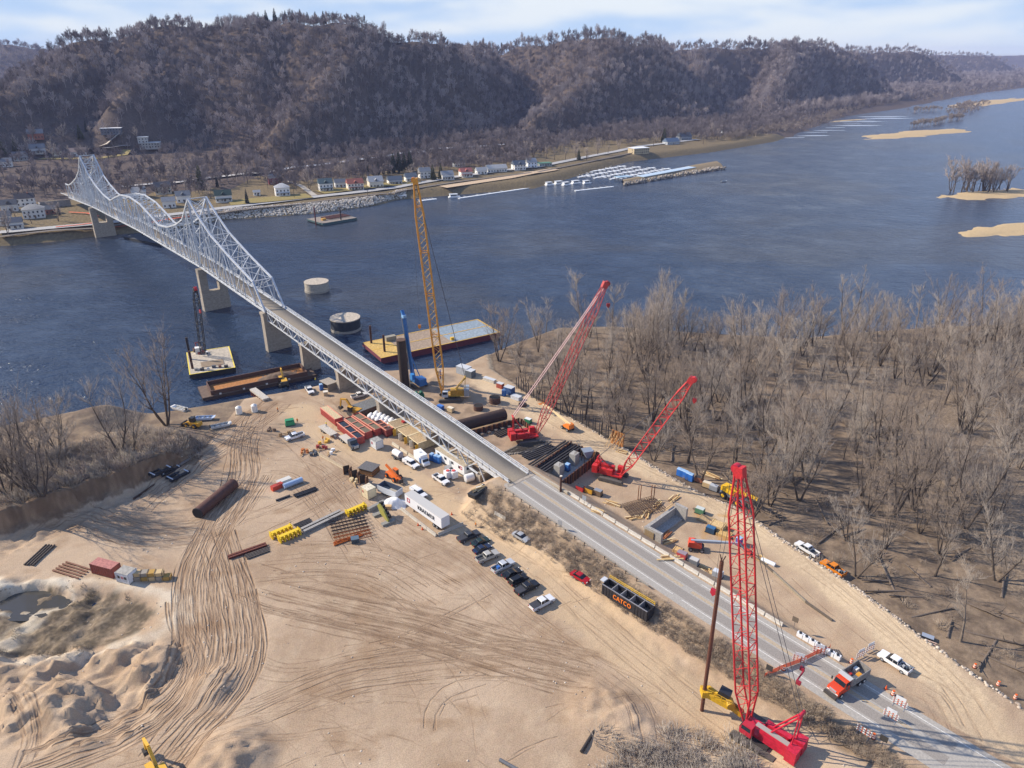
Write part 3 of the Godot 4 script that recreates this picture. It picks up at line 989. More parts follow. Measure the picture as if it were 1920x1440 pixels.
func evergreen(height: float, wide: float, tiers: int) -> Array:
	seg(Vector3(0, -0.5, 0), Vector3(0, height * 0.95, 0), 0.3, 0.04, 5)
	var trunk := commit_tv()
	for t in tiers:
		var f := float(t) / tiers
		var y := height * (0.1 + 0.88 * f)
		var w := wide * pow(1.0 - f, 0.8) + 0.2
		for k in int(10 + 14 * (1.0 - f)):
			var az := rng.randf() * TAU
			var d := Vector3(cos(az), rng.randf_range(-0.35, 0.1), sin(az))
			var l := w * rng.randf_range(0.6, 1.1)
			var side := d.cross(Vector3.UP).normalized() * l * rng.randf_range(0.12, 0.24)
			var p := Vector3(0, y + rng.randf_range(-0.4, 0.4), 0)
			tv.append_array([p + d * l * 0.15, p + d * l * 0.6 + side, p + d * l, p + d * l * 0.15, p + d * l, p + d * l * 0.6 - side])
			tv.append_array([p + d * l * 0.2 + Vector3.UP * 0.3, p + d * l * 0.8 + side * 0.5 - Vector3.UP * 0.3, p + d * l * 0.9 - side * 0.4 + Vector3.UP * 0.25])
	return [trunk, commit_tv()]

func bush(high: float, wide: float, count: int, thick: float) -> ArrayMesh:
	for i in count:
		var az := rng.randf() * TAU
		var r := sqrt(rng.randf()) * wide * 0.6
		var p := Vector3(cos(az) * r, -0.1, sin(az) * r)
		var d := (Vector3(cos(az) * rng.randf_range(0.1, 0.9), 1.0, sin(az) * rng.randf_range(0.1, 0.9))).normalized()
		var l := high * rng.randf_range(0.5, 1.0)
		var q := p + d * l * 0.55
		seg(p, q, thick, thick * 0.7, 3)
		for k in 3:
			seg(q, q + bent(d, 0.6) * l * rng.randf_range(0.3, 0.6), thick * 0.7, 0.0, 3)
	return commit_tv()

func scatter(called: String, label: String, category: String, mesh: Mesh, mat: Material, where: Array, tints: Array) -> void:
	var mm := MultiMesh.new()
	mm.transform_format = MultiMesh.TRANSFORM_3D
	mm.use_colors = true
	mm.mesh = mesh
	mm.instance_count = where.size()
	for i in where.size():
		mm.set_instance_transform(i, where[i])
		mm.set_instance_color(i, tints[i])
	var o := MultiMeshInstance3D.new()
	o.name = numbered(called)
	o.multimesh = mm
	o.material_override = mat
	add_child(o)
	tag(o, label, category)
	o.set_meta("kind", "stuff")

func tint_mat() -> StandardMaterial3D:
	var o := StandardMaterial3D.new()
	o.vertex_color_use_as_albedo = true
	o.roughness = 0.95
	o.metallic_specular = 0.2
	return o

func turned(at: Vector3, size: float, tall := 1.0) -> Transform3D:
	return Transform3D(Basis(Vector3.UP, rng.randf() * TAU) * Basis.from_scale(Vector3(size, size * tall, size)), at)

func where_in_woods(q: Vector2) -> String:
	var e := q.x - lin(EDGE, q.y)
	if q.y - lin(SHORE, q.x) < 14:
		return "on the river edge of the woods, " + ("left half" if q.x < 60 else "middle" if q.x < 125 else "right half")
	if e < 14:
		return "along the haul road's edge, " + ("near the water" if q.y < -200 else "by the cranes" if q.y < -150 else "lower stretch")
	if q.x > 150:
		return "at the right side of the woods, " + ("far back" if q.y < -220 else "farther forward")
	return "in the middle of the woods, " + ("far back" if q.y < -240 else "behind the long red boom" if q.y < -190 else "near the front")

func build_woods() -> void:
	var bark := m("554a41", 0.95, 0, 3.0)
	var pale := m("7d7166", 0.95, 0, 3.0)
	var twig := m("92887e", 0.95)
	var twig2 := m("87796c", 0.95)
	var twig3 := m("978d82", 0.95)
	var kinds := []
	for k in [[25.0, 1, 1.2, 1.5, 0.45], [23.0, 3, 1.4, 1.15, 0.55], [20.0, 2, 1.4, 1.35, 0.45], [26.0, 2, 1.1, 1.3, 0.52], [17.0, 4, 1.6, 1.0, 0.5], [22.0, 1, 1.2, 1.5, 0.38], [13.0, 3, 1.7, 1.25, 0.36], [22.0, 5, 1.4, 0.85, 0.65]]:
		kinds.append(bare_tree(k[0], k[1], k[2], k[3], k[4]))
	var protos := []
	for i in kinds.size():
		var t := thing("bare_tree", "", "tree", Vector3.ZERO)
		node(t, "trunk", kinds[i][0], pale if i == 5 else bark)
		node(t, "crown", kinds[i][1], [twig, twig2, twig3][i % 3])
		protos.append([t, false])
	var words := ["tall single-trunked", "three-stemmed", "two-stemmed", "tall forked", "low many-stemmed", "pale slender", "short bushy", "clump-stemmed"]
	var plant := func(k: int, at: Vector3, size: float, label: String, group: String) -> void:
		var o: Node3D = protos[k][0]
		if protos[k][1]:
			o = copy(o, label, at, rng.randf() * TAU, size)
		else:
			protos[k][1] = true
			o.set_meta("label", label)
			o.position = at
			o.scale = Vector3.ONE * size
		o.set_meta("group", group)
	# floodplain woods right of the haul road
	var spots: Array[Vector2] = []
	var tries := 0
	while spots.size() < 268 and tries < 7000:
		tries += 1
		var z := rng.randf_range(-300, -72)
		var x := rng.randf_range(-10, 232)
		if x < lin(EDGE, z) + 3.0 or z < lin(SHORE, x) + 3.0:
			continue
		if absf(x) / -z > 0.86 or (z > -100 and x < 92):
			continue
		var open := false
		for c in [[46.0, -155.0, 11.0], [58.0, -158.0, 10.0], [118.0, -214.0, 16.0], [105.0, -225.0, 12.0], [74.0, -144.0, 7.0], [86.0, -118.0, 9.0], [135.0, -212.0, 12.0]]:
			open = open or Vector2(x - c[0], z - c[1]).length() < c[2]
		if open:
			continue
		var gap := 4.2 + 5.0 * clampf(0.5 + nz.get_noise_2d(x * 0.02, z * 0.02) * 1.4, 0, 1)
		var ok := true
		for q in spots:
			if q.distance_to(Vector2(x, z)) < gap:
				ok = false
				break
		if ok:
			spots.append(Vector2(x, z))
	for q in spots:
		var k := rng.randi_range(0, 7)
		var label := ""
		var sz: float = [rng.randf_range(0.45, 0.7), rng.randf_range(0.75, 0.95), rng.randf_range(0.95, 1.15)][mini(2, int(rng.randf() * 3.6))]
		label = ("small " if sz < 0.72 else "") + words[k] + " leafless tree " + where_in_woods(q)
		plant.call(k, V(q.x, q.y), sz, label, words[k] + " floodplain trees")
	var nth := 0
	for q in PackedVector2Array([Vector2(-131.8, -158.8), Vector2(-125.65, -155), Vector2(-121.81, -152.54), Vector2(-118.1, -150.92), Vector2(-122.71, -164.1), Vector2(-122.28, -169.68), Vector2(-137.01, -169.68), Vector2(-137.07, -164.1), Vector2(-106.72, -174.07), Vector2(-109.74, -172.58), Vector2(-132.88, -172.58), Vector2(-127.77, -174.07), Vector2(-127.81, -151.33)]):
		nth += 1
		plant.call(rng.randi_range(0, 7), V(q.x, q.y), rng.randf_range(0.85, 1.15), "leafless tree on the bank left of the yard, %s" % ["above the cut face at far left", "above the cut face, second", "above the cut face, third", "at the lip of the cut face", "in the middle of the thicket", "right in the middle of the thicket", "behind the far-left trees", "at the picture's left edge", "at the right end of the thicket", "second from the thicket's right end", "behind the thicket near the water", "behind the thicket's middle", "lowest at the left edge"][nth - 1], "trees on the left river bank")
	plant.call(7, V(-110.18, -200.62), 1.25, "large lone spreading leafless tree at the water's edge beside the beached boats", "")
	for q in [[1300, 545], [1262, 560]]:
		pass
	for q in PackedVector2Array([Vector2(58.45, -146.05), Vector2(64.98, -152.5)]):
		plant.call(4, V(q.x, q.y) + Vector3(3, 0, -4), 0.9, "dark many-stemmed leafless tree just beyond the yellow mobile crane", "trees by the mobile crane")
	# fallen trunks on the forest floor
	var log_mat := m("6f6256", 0.95, 0, 2.0)
	for i in 30:
		var q: Vector2 = PackedVector2Array([Vector2(44.6, -188.48), Vector2(47.67, -183.69), Vector2(52.8, -185.27), Vector2(56.52, -174.66), Vector2(60.67, -167.65), Vector2(63.8, -158.55), Vector2(66.97, -149.03), Vector2(81.73, -126.85), Vector2(85.44, -129.58), Vector2(86.31, -121.63), Vector2(89.5, -116.72), Vector2(90.31, -112.08), Vector2(99.52, -118.33), Vector2(98.39, -109.12), Vector2(96.16, -102.19), Vector2(93.66, -104.89), Vector2(83.57, -136.29), Vector2(80.31, -153.68), Vector2(84.66, -144.59), Vector2(96.8, -142.45), Vector2(106.36, -136.29), Vector2(109.47, -125.08), Vector2(92.28, -128.66), Vector2(81.87, -123.34), Vector2(74.62, -161.07), Vector2(80.42, -169.02), Vector2(65.69, -174.66), Vector2(60.39, -183.69), Vector2(79.37, -144.59), Vector2(105.48, -115.14)])[i]
		var a := rng.randf() * TAU
		var l := rng.randf_range(2.5, 6.5)
		var d := Vector3(cos(a), 0.05, sin(a))
		var t := thing("fallen_log", "fallen trunk with broken limbs lying " + where_in_woods(q), "log", V(q.x, q.y) + Vector3(0, 0.25, 0), 0.0, "fallen logs in the woods")
		rod(t, "trunk", -d * l, d * l, 0.3, log_mat, 6, 0.16)
		for k in 3:
			rod(t, "limb", d * l * (0.2 + 0.3 * k), d * l * (0.4 + 0.3 * k) + Vector3(rng.randf_range(-2, 2), rng.randf_range(0.4, 1.6), rng.randf_range(-2, 2)), 0.11, log_mat, 4, 0.03)
	# brush
	var tm := tint_mat()
	var b1 := bush(1.7, 1.6, 46, 0.03)
	var w := []
	var c := []
	for i in 900:
		var s := rng.randf_range(213, 318)
		var n := rng.randf_range(7.2, lerpf(lerpf(16.0, 12.5, ss(220, 240, s)), 10.0, ss(250, 318, s)))
		var p := br(s, n, 0)
		w.append(turned(V(p.x, p.z), rng.randf_range(0.5, 1.0), rng.randf_range(0.5, 0.9)))
		c.append(Color(0.27, 0.21, 0.16).lerp(Color(0.40, 0.33, 0.25), rng.randf()))
	scatter("roadside_brush", "dry brown brush covering the embankment below the road's guard rail", "brush", b1, tm, w, c)
	w = []
	c = []
	for i in 620:
		var x := rng.randf_range(-152, -92)
		var z := lin(CLIFF, x) - rng.randf_range(1.5, 30)
		if z < lin(SHORE, x) + 4 or (z < -188 and x > -124):
			continue
		w.append(turned(V(x, z), rng.randf_range(0.7, 1.8), rng.randf_range(0.8, 1.4)))
		c.append(Color(0.28, 0.22, 0.19).lerp(Color(0.42, 0.36, 0.28), rng.randf()))
	scatter("bank_brush", "grey leafless thicket on the raised river bank left of the yard", "brush", b1, tm, w, c)
	w = []
	c = []
	for i in 240:
		var q := Vector2(rng.randf_range(14, 40), rng.randf_range(-88, -74))
		if rng.randf() < ss(-78, -88, q.y):
			continue
		w.append(turned(V(q.x, q.y), rng.randf_range(0.8, 1.9), rng.randf_range(0.8, 1.3)))
		c.append(Color(0.30, 0.26, 0.23).lerp(Color(0.45, 0.40, 0.34), rng.randf()))
	scatter("foreground_brush", "grey leafless thicket at the bottom edge beside the tall red crane", "brush", b1, tm, w, c)
	w = []
	c = []
	for i in 1500:
		var z := rng.randf_range(-298, -72)
		var x := rng.randf_range(-10, 230)
		if x < lin(EDGE, z) + 2.0 or z < lin(SHORE, x) + 3.0 or nz.get_noise_2d(x * 0.03, z * 0.03) < -0.05:
			continue
		w.append(turned(V(x, z), rng.randf_range(0.4, 1.3), rng.randf_range(0.7, 1.6)))
		c.append(Color(0.25, 0.2, 0.16).lerp(Color(0.36, 0.3, 0.24), rng.randf()))
	scatter("forest_undergrowth", "thin grey saplings and brush between the floodplain trees", "brush", b1, tm, w, c)
	var clod := SphereMesh.new()
	clod.radius = 0.5
	clod.height = 0.7
	clod.radial_segments = 6
	clod.rings = 3
	w = []
	c = []
	for i in 3600:
		var x := rng.randf_range(-110, 60)
		var z := rng.randf_range(-235, -75)
		if i < 1400:   # rubble along the haul road's outer edge
			z = rng.randf_range(-225, -85)
			x = lin(EDGE, z) + rng.randf_range(-0.6, 2.6)
		elif nz.get_noise_2d(x * 0.05, z * 0.05) < 0.08 or z < lin(SHORE, x) + 6:
			continue
		var s := (Vector2(x, z) - PIER_A).dot(BV)
		var q := (Vector2(x, z) - PIER_A).dot(BN)
		if absf(q) < 7.5 and s > 200:
			continue
		w.append(turned(Vector3(x, near_bumps(x, z), z), rng.randf_range(0.12, 0.5 if i > 1400 else 0.8), rng.randf_range(0.6, 1.2)))
		c.append(Color(0.30, 0.24, 0.19).lerp(Color(0.58, 0.5, 0.4), rng.randf()))
	scatter("rubble", "loose clods and stones strewn over the sand and along the haul road", "rubble", clod, tm, w, c)
	var grass := bush(0.5, 0.9, 26, 0.02)
	w = []
	c = []
	for i in 1100:
		var x := rng.randf_range(-125, -84)
		var z := rng.randf_range(-125, -104)
		if nz.get_noise_2d(x * 0.09, z * 0.09) < -0.05 or near_bumps(x, z) < -1.3:
			continue
		w.append(turned(Vector3(x, near_bumps(x, z), z), rng.randf_range(0.7, 1.5)))
		c.append(Color(0.17, 0.145, 0.11).lerp(Color(0.3, 0.25, 0.18), rng.randf()))
	scatter("dead_grass", "dead grass and weeds round the puddle left of the yard", "grass", grass, tm, w, c)
	# the wooded bluffs
	var lots := []
	for i in 6:
		lots.append([far_tree(15.0, 5.4, 640), [], []])
	var highway := Curve2D.new()
	for q in PackedVector2Array([Vector2(-324.25, -606.1), Vector2(-290.31, -630.34), Vector2(-252.05, -665.88), Vector2(-224.08, -701.35), Vector2(-189.01, -725.23), Vector2(-145.04, -773.34), Vector2(-103, -842.97), Vector2(-49.7, -867.07), Vector2(0, -898.22)]):
		highway.add_point(q)
	for zone in [[-760.0, 560.0, -1400.0, -560.0, 8.0, 1.0], [-760.0, 1200.0, -2300.0, -1400.0, 14.0, 1.35], [560.0, 1400.0, -2300.0, -1150.0, 13.0, 1.3], [-2300.0, -760.0, -3000.0, -900.0, 17.0, 1.4], [600.0, 2200.0, -3400.0, -2300.0, 15.0, 1.4], [1500.0, 4200.0, -5400.0, -3000.0, 26.0, 1.9]]:
		var z: float = zone[2]
		while z < zone[3]:
			var x: float = zone[0]
			while x < zone[1]:
				var px = x + rng.randf_range(-0.5, 0.5) * zone[4]
				var pz = z + rng.randf_range(-0.5, 0.5) * zone[4]
				x += zone[4]
				if absf(px) / -pz > 0.80:
					continue
				var h := hill_y(px, pz)
				if h < 4 or (h < 12 and far_d(px, pz) < (74.0 if px < 250 else 24.0) + 40.0 * nz.get_noise_2d(px * 0.02, pz * 0.02)):
					continue
				if h < 30 and highway.get_closest_point(Vector2(px, pz)).distance_to(Vector2(px, pz)) < 9:
					continue
				if h > 9 and h < 44 and px < -300 and px > -540 and pz > -870 and rng.randf() < (0.7 if nz2.get_noise_2d(px * 0.02, pz * 0.02) > -0.25 else 0.4):
					continue   # cleared lots of the hillside houses
				var k := rng.randi_range(0, 5)
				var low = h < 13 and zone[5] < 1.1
				if low and px < -235 and rng.randf() < 0.3:
					continue
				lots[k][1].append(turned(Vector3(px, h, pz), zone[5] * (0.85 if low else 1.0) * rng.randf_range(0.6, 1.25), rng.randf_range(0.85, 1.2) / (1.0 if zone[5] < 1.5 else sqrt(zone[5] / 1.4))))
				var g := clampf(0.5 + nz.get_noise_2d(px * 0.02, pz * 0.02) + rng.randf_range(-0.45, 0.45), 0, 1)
				lots[k][2].append(Color(0.155, 0.13, 0.13).lerp(Color(0.46, 0.40, 0.385), g * (0.6 if low else 1.0)))  # low growth tinted darker: brown brush, plus bluff shade put into the colour
			z += zone[4]
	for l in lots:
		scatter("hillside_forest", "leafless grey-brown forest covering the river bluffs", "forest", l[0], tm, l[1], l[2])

func gable(key: String, l: float, w: float, h: float) -> ArrayMesh:   # ridge along x
	return prism(key, PackedVector2Array([Vector2(-w / 2, 0), Vector2(w / 2, 0), Vector2(0, h)]), l / 2)

func house(label: String, at: Vector3, turn: float, l: float, w: float, h: float, wall: String, roof: String, style := "") -> void:
	var t := thing("house", label, "house", at, turn)
	var wm := m(wall, 0.85)
	var rm := m(roof, 0.85, 0, 6.0)
	box(t, "wall", Vector3(0, h / 2 - 0.6, 0), Vector3(l, h + 1.2, w), wm)
	var rh := w * 0.42
	if style.contains("flat"):
		box(t, "roof", Vector3(0, h + 0.15, 0), Vector3(l + 0.8, 0.3, w + 0.8), rm)
	elif style.contains("hip"):
		var st := SurfaceTool.new()
		st.begin(Mesh.PRIMITIVE_TRIANGLES)
		var a := l / 2 + 0.5
		var b := w / 2 + 0.5
		var k := maxf(a - b, 0.3)
		var c := [Vector3(-a, 0, -b), Vector3(a, 0, -b), Vector3(a, 0, b), Vector3(-a, 0, b), Vector3(-k, rh * 0.8, 0), Vector3(k, rh * 0.8, 0)]
		for f in [[0, 1, 5], [0, 5, 4], [1, 2, 5], [2, 3, 4], [2, 4, 5], [3, 0, 4]]:
			for q in f:
				st.add_vertex(c[q])
		st.generate_normals()
		node(t, "roof", st.commit(), rm).position = Vector3(0, h, 0)
	else:
		var r := node(t, "roof", gable("gable%.1f/%.1f" % [l, w], l + 0.9, w + 1.0, rh), rm)
		r.rotation.y = PI / 2
		r.position = Vector3(0, h - 0.05, 0)
		node(t, "gable_end", gable("gend%.1f/%.1f" % [l, w], l, w, rh - 0.35), wm).transform = Transform3D(Basis(Vector3.UP, PI / 2), Vector3(0, h - 0.1, 0))
		if style.contains("dormer"):
			var d := node(t, "dormer", gable("dorm", 3.2, 3.0, 1.6), rm)
			d.position = Vector3(0, h + 1.0, w / 2 - 1.6)
			box(d, "window", Vector3(0, 0.35, 1.62), Vector3(1.2, 0.9, 0.06), m("2f3540", 0.2))
	var glass := m("2f3540", 0.2)
	var n := maxi(2, int(l / 2.6))
	for f in int(h / 2.6):
		for i in n:
			var x := -l / 2 + l * (i + 0.5) / n
			for k in [-1, 1]:
				box(t, "window", Vector3(x, 1.5 + f * 2.7, k * (w / 2 + 0.03)), Vector3(1.0, 1.3, 0.08), glass)
		for k in [-1, 1]:
			box(t, "window", Vector3(k * (l / 2 + 0.03), 1.5 + f * 2.7, w * 0.2), Vector3(0.08, 1.3, 1.0), glass)
	box(t, "door", Vector3(0.6, 1.0, w / 2 + 0.06), Vector3(1.0, 2.0, 0.1), m("6a5a4c", 0.7))
	if style.contains("porch"):
		var p := box(t, "porch", Vector3(0, 2.7, w / 2 + 1.1), Vector3(l * 0.95, 0.22, 2.4), rm)
		for i in 4:
			box(p, "post", Vector3(-0.47 + 0.313 * i, -6.0, 0.42), Vector3(0.022, 12.0, 0.09), m("dcdad4", 0.8))
		box(t, "porch_floor", Vector3(0, 0.2, w / 2 + 1.1), Vector3(l * 0.95, 0.5, 2.2), m("cfcac0", 0.8))
	if style.contains("chimney"):
		box(t, "chimney", Vector3(l * 0.2, h + rh * 0.8, 0), Vector3(0.9, 2.2, 0.9), m("8a5a48", 0.9))

func build_town() -> void:
	var white := "dcdad5"
	house("white two-storey house with black roof left of the bridge, above a grey one", F(-361.77, -536.99), 0.5, 12, 8, 5.6, white, "3c3a40", "chimney")
	house("pale grey two-storey house with hip roof just left of the bridge's far end", F(-333.91, -501.06), 0.5, 13, 9, 6.0, "c9cac9", "77797c", "hip")
	house("white house with porch at the left edge of the far shore road", F(-342.31, -480.41), 0.5, 10, 8, 5.4, white, "66686c", "porch")
	house("plain white gabled garage house behind the bridge trusses", F(-293.99, -571.55), 0.45, 10, 9, 4.5, "e2e0dc", "b5b2ad")
	house("cream house with dark roof and big windows behind the bridge", F(-282.95, -589.45), 0.45, 12, 9, 5.4, "d9d3c4", "4a4c55", "porch dormer")
	house("small white house low by the road behind the bridge tower", F(-256.03, -538.18), 0.45, 9, 7, 4.6, white, "8d8f92", "")
	house("white house with dark green gabled roof right of the near bridge tower", F(-225.08, -564.41), 0.4, 12, 9, 5.0, white, "27423f", "porch dormer")
	house("dark red barn with white trim behind the white hip-roofed house", F(-207, -636.31), 0.4, 10, 8, 5.0, "7a2733", "6d6f75", "")
	house("white square hip-roofed house with two-storey porch on the lawn", F(-186.04, -587.83), 0.4, 11, 9, 6.6, "e3e2df", "9ea1a5", "hip porch")
	house("tall white house with dark green roof patch and front porch", F(-156.01, -609.04), 0.4, 11, 9, 6.2, white, "4c5f63", "porch dormer")
	house("white house with red-brown roof and wide porch by the shore road", F(-133.01, -616.77), 0.4, 13, 9, 5.4, "dcd5c6", "9a5b4c", "porch dormer")
	house("cream house with steep light grey roof beside the red-roofed one", F(-118.13, -630.08), 0.4, 12, 10, 5.0, "cfc7b6", "a3a5a6", "dormer")
	house("low white cottage with blue-grey roof left of the yellow crane tip", F(-104.24, -647.94), 0.4, 12, 8, 3.8, white, "58636f", "porch")
	house("white two-storey house half hidden behind two pines", F(-81.01, -677.98), 0.4, 10, 8, 6.0, white, "7d8288", "")
	house("white cottage right of the two pines by the shore road", F(-59.75, -671.54), 0.4, 11, 8, 4.4, white, "8b8f94", "porch")
	house("white house with salmon red roof near the shore road", F(-43.47, -686.25), 0.4, 11, 8, 4.8, "ddd8cf", "a8665c", "porch dormer")
	house("long low white building right of the salmon-roofed house", F(-15.56, -714.05), 0.4, 20, 8, 3.6, "d4d2cb", "b9b8b4", "")
	house("white gabled house of a tight pair before the grey woods", F(6.33, -727.79), 0.4, 12, 9, 5.2, white, "4f5a68", "dormer")
	house("white house with pale gable beside the green-roofed shed", F(18.94, -747.58), 0.4, 10, 9, 5.4, "dfe3e6", "8f959c", "")
	house("low shed with green metal roof at the edge of the grey woods", F(32.98, -759.57), 0.4, 14, 8, 3.0, "9aa39c", "4a7a66", "flat")
	house("tan flat-roofed warehouse beside the shore road before the marina", F(148.53, -872.22), 0.5, 22, 12, 6.0, "b6a686", "e6e8ea", "flat")
	house("blue-roofed low house right of the tan warehouse", F(203.95, -957.42), 0.5, 20, 10, 3.4, "aeb4ba", "5f7288", "")
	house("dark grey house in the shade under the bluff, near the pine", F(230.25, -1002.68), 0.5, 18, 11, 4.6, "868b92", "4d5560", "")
	house("white cottage at the water end of the shore road beyond the marina", F(311.34, -1089.92), 0.6, 14, 9, 3.8, "b9bec3", "6f7a86", "")
	house("pale cottage farthest along the shaded far shore", F(353.03, -1130.8), 0.6, 14, 9, 3.8, "c6cace", "59646f", "")
	house("grey gabled house with white porch on the wooded hillside at left", F(-487.32, -763.79), 0.5, 14, 10, 5.0, "b9bcc0", "7a7c80", "porch dormer")
	house("small beige hillside house between two larger ones", F(-472.01, -770.35), 0.5, 9, 8, 3.8, "cbc2ae", "9b938a", "")
	house("tan-roofed white house on the hillside above the bridge's far end", F(-454.3, -777.51), 0.5, 15, 9, 4.4, "d6d6d2", "a88f80", "")
	house("brick-red house among trees high on the hillside at left", F(-496.19, -780.96), 0.5, 14, 10, 5.0, "96604f", "77797e", "")
	house("modern flat-roofed house with dark windows high on the hill drive", F(-427.47, -802.68), 0.3, 20, 9, 5.4, "5d626c", "e3e5e6", "flat")
	house("large stepped grey house with pale terraces on the hill drive", F(-391.4, -807.08), 0.3, 20, 12, 5.4, "a7a59f", "c3c4c3", "flat")
	house("pale upper block of the stepped house on the hill drive", F(-397.88, -807.15), 0.3, 10, 9, 6.0, "b4b2ac", "c9cac8", "flat")
	house("white cottage low on the far bank, second left of the far pier", F(-327.69, -469.58), 0.5, 9, 7, 4.4, white, "59606a", "porch")
	house("grey gabled house beside the upper road left of the bridge", F(-362.45, -519.21), 0.5, 10, 8, 4.8, "bfc0bf", "55575c", "dormer")
	house("small red-brown garage behind the pale grey hip-roofed house", F(-329.94, -512.81), 0.5, 7, 6, 3.2, "8a5a4c", "6a6c70", "")
	house("white house tucked behind the near bridge tower", F(-253.06, -557), 0.45, 10, 8, 5.0, white, "70757b", "dormer")
	house("small white shed on the lawn beside the slim conifer", F(-206.4, -586.69), 0.4, 5, 4, 2.6, white, "9ea1a5", "")
	house("grey cottage between the tall white house and the red-roofed one", F(-147.53, -625.56), 0.4, 9, 7, 4.0, "bfc3c6", "6a6f76", "")
	house("white cottage left of the two pines by the shore road", F(-91.39, -658.8), 0.4, 10, 8, 4.2, white, "5b6570", "porch")
	house("low white garage between the salmon-roofed house and the long building", F(-29.57, -701.34), 0.4, 10, 7, 3.4, white, "a3a5a6", "")
	house("pale cottage at the foot of the bluff behind the shore cottages", F(-53.69, -741.64), 0.4, 11, 8, 4.0, "c9ccce", "555c66", "")
	house("grey hillside house left of the small beige one", F(-493.61, -743.81), 0.5, 12, 9, 4.6, "a9acaf", "66686d", "porch")
	house("white house at the left edge high above the shore road", F(-479.72, -698.98), 0.5, 11, 8, 4.6, white, "77797e", "")
	# shore road, railway, upper highway and drives
	var fh := func(x, z): return hill_y(x, z)
	ribbon("shore_road", PackedVector2Array([Vector2(-330.04, -456.88), Vector2(-303.73, -470.68), Vector2(-273.53, -487.58), Vector2(-241.07, -513.98), Vector2(-215.57, -538.2), Vector2(-168.93, -572.4), Vector2(-116.72, -611.43), Vector2(-54.5, -679.96), Vector2(21.56, -743.89), Vector2(90.53, -838.44), Vector2(159.29, -927.08), Vector2(251.49, -1007.59)]), 4.6, fh, 0.55, m("a9a8a6", 0.9, 0, 6.0))
	ribbon("railway", PackedVector2Array([Vector2(-325.64, -449.23), Vector2(-270.11, -479.98), Vector2(-212.1, -527.92), Vector2(-163.82, -553.37), Vector2(-113.65, -593.93), Vector2(-52.57, -653.99), Vector2(20.68, -711.32), Vector2(86.41, -797.89), Vector2(152.57, -885.55)]), 2.0, fh, 0.6, m("6d655e", 0.95, 0, 3.0))
	ribbon("hill_drive", PackedVector2Array([Vector2(-451.45, -790.1), Vector2(-433.42, -790.2), Vector2(-423.86, -796.84), Vector2(-419.44, -801.18)]), 3.0, fh, 0.7, m("c0b8aa", 0.95))
	ribbon("hill_drive", PackedVector2Array([Vector2(-451.19, -789.41), Vector2(-424.54, -788.77), Vector2(-407.47, -795.07)]), 2.6, fh, 0.7, m("a9a29a", 0.95))
	ribbon("upper_highway", PackedVector2Array([Vector2(-324.25, -606.1), Vector2(-290.31, -630.34), Vector2(-252.05, -665.88), Vector2(-224.08, -701.35)]), 4.0, fh, 1.0, m("aeaaa5", 0.95))
	ribbon("upper_highway", PackedVector2Array([Vector2(-224.08, -701.35), Vector2(-189.01, -725.23), Vector2(-145.04, -773.34), Vector2(-103, -842.97), Vector2(-49.7, -867.07), Vector2(0, -898.22)]), 4.0, fh, 1.6, m("8f9299", 0.95))
	ribbon("driveway", PackedVector2Array([Vector2(-198.32, -646.71), Vector2(-180.41, -623.61), Vector2(-159.45, -585.14)]), 2.4, fh, 0.7, m("a59d90", 0.95))
	ribbon("lawn", PackedVector2Array([Vector2(-217.66, -555.23), Vector2(-185.53, -571.49), Vector2(-163.69, -584.91)]), 11.0, fh, 0.45, litter_mat("7d7347", "98875c", 40.0, 4.0))
	ribbon("lawn", PackedVector2Array([Vector2(-158.23, -597.92), Vector2(-119.95, -629.9), Vector2(-86.63, -659.14)]), 9.0, fh, 0.45, litter_mat("7d7347", "98875c", 40.0, 4.0))
	ribbon("lawn", PackedVector2Array([Vector2(-479.75, -751.97), Vector2(-422.83, -751.97), Vector2(-408.6, -789.6)]), 6.0, fh, 0.5, litter_mat("8a7f52", "98875c", 40.0, 4.0))
	ribbon("sand_beach", PackedVector2Array([Vector2(-60.22, -632.15), Vector2(-4.96, -680.96), Vector2(42.78, -737.33)]), 6.0, fh, 0.4, m("c2a98a", 0.95, 0, 9.0))
	# rock armour on the bank
	var rock := SphereMesh.new()
	rock.radius = 1.0
	rock.height = 1.5
	rock.radial_segments = 6
	rock.rings = 3
	var w := []
	var c := []
	for i in 2600:
		var x := rng.randf_range(-245, -90)
		var d := rng.randf_range(-2.0, 11.0)
		var z := lin(FAR_SHORE, x) - d * 1.15
		w.append(Transform3D(Basis(Vector3(rng.randf(), rng.randf(), rng.randf()).normalized(), rng.randf() * TAU) * Basis.from_scale(Vector3(1, 0.8, 1) * rng.randf_range(0.4, 1.1)), F(x, z)))
		c.append(Color(0.36, 0.32, 0.27).lerp(Color(0.58, 0.53, 0.46), rng.randf()))
	scatter("rock_armour", "pale boulders lining the far bank below the shore road", "rocks", rock, tint_mat(), w, c)
	# orange safety fencing round the far bridge works
	for q in [[PackedVector2Array([Vector2(-302.02, -470.77), Vector2(-289.92, -477.61), Vector2(-283.35, -484.1)]), "orange ground sheeting strip left of the far pier"], [PackedVector2Array([Vector2(-268.26, -479.58), Vector2(-246.43, -491.41), Vector2(-228.95, -511.73)]), "long orange fence strip along the shore right of the far pier"], [PackedVector2Array([Vector2(-316.85, -513.23), Vector2(-302.17, -510.7), Vector2(-290.34, -502.41)]), "orange fence round the cleared lot beside the far pier"]]:
		var o := ribbon("safety_fence", q[0], 0.9, fh, 1.0, m("d2603f", 0.8))
		o.set_meta("kind", "thing")
		tag(o, q[1], "fence", "orange fences at the far pier")
	# trees between the houses
	var tm := [m("8d827a", 0.95), m("978a80", 0.95), m("7d726c", 0.95)]
	var bark := m("554a41", 0.95)
	var mid := []
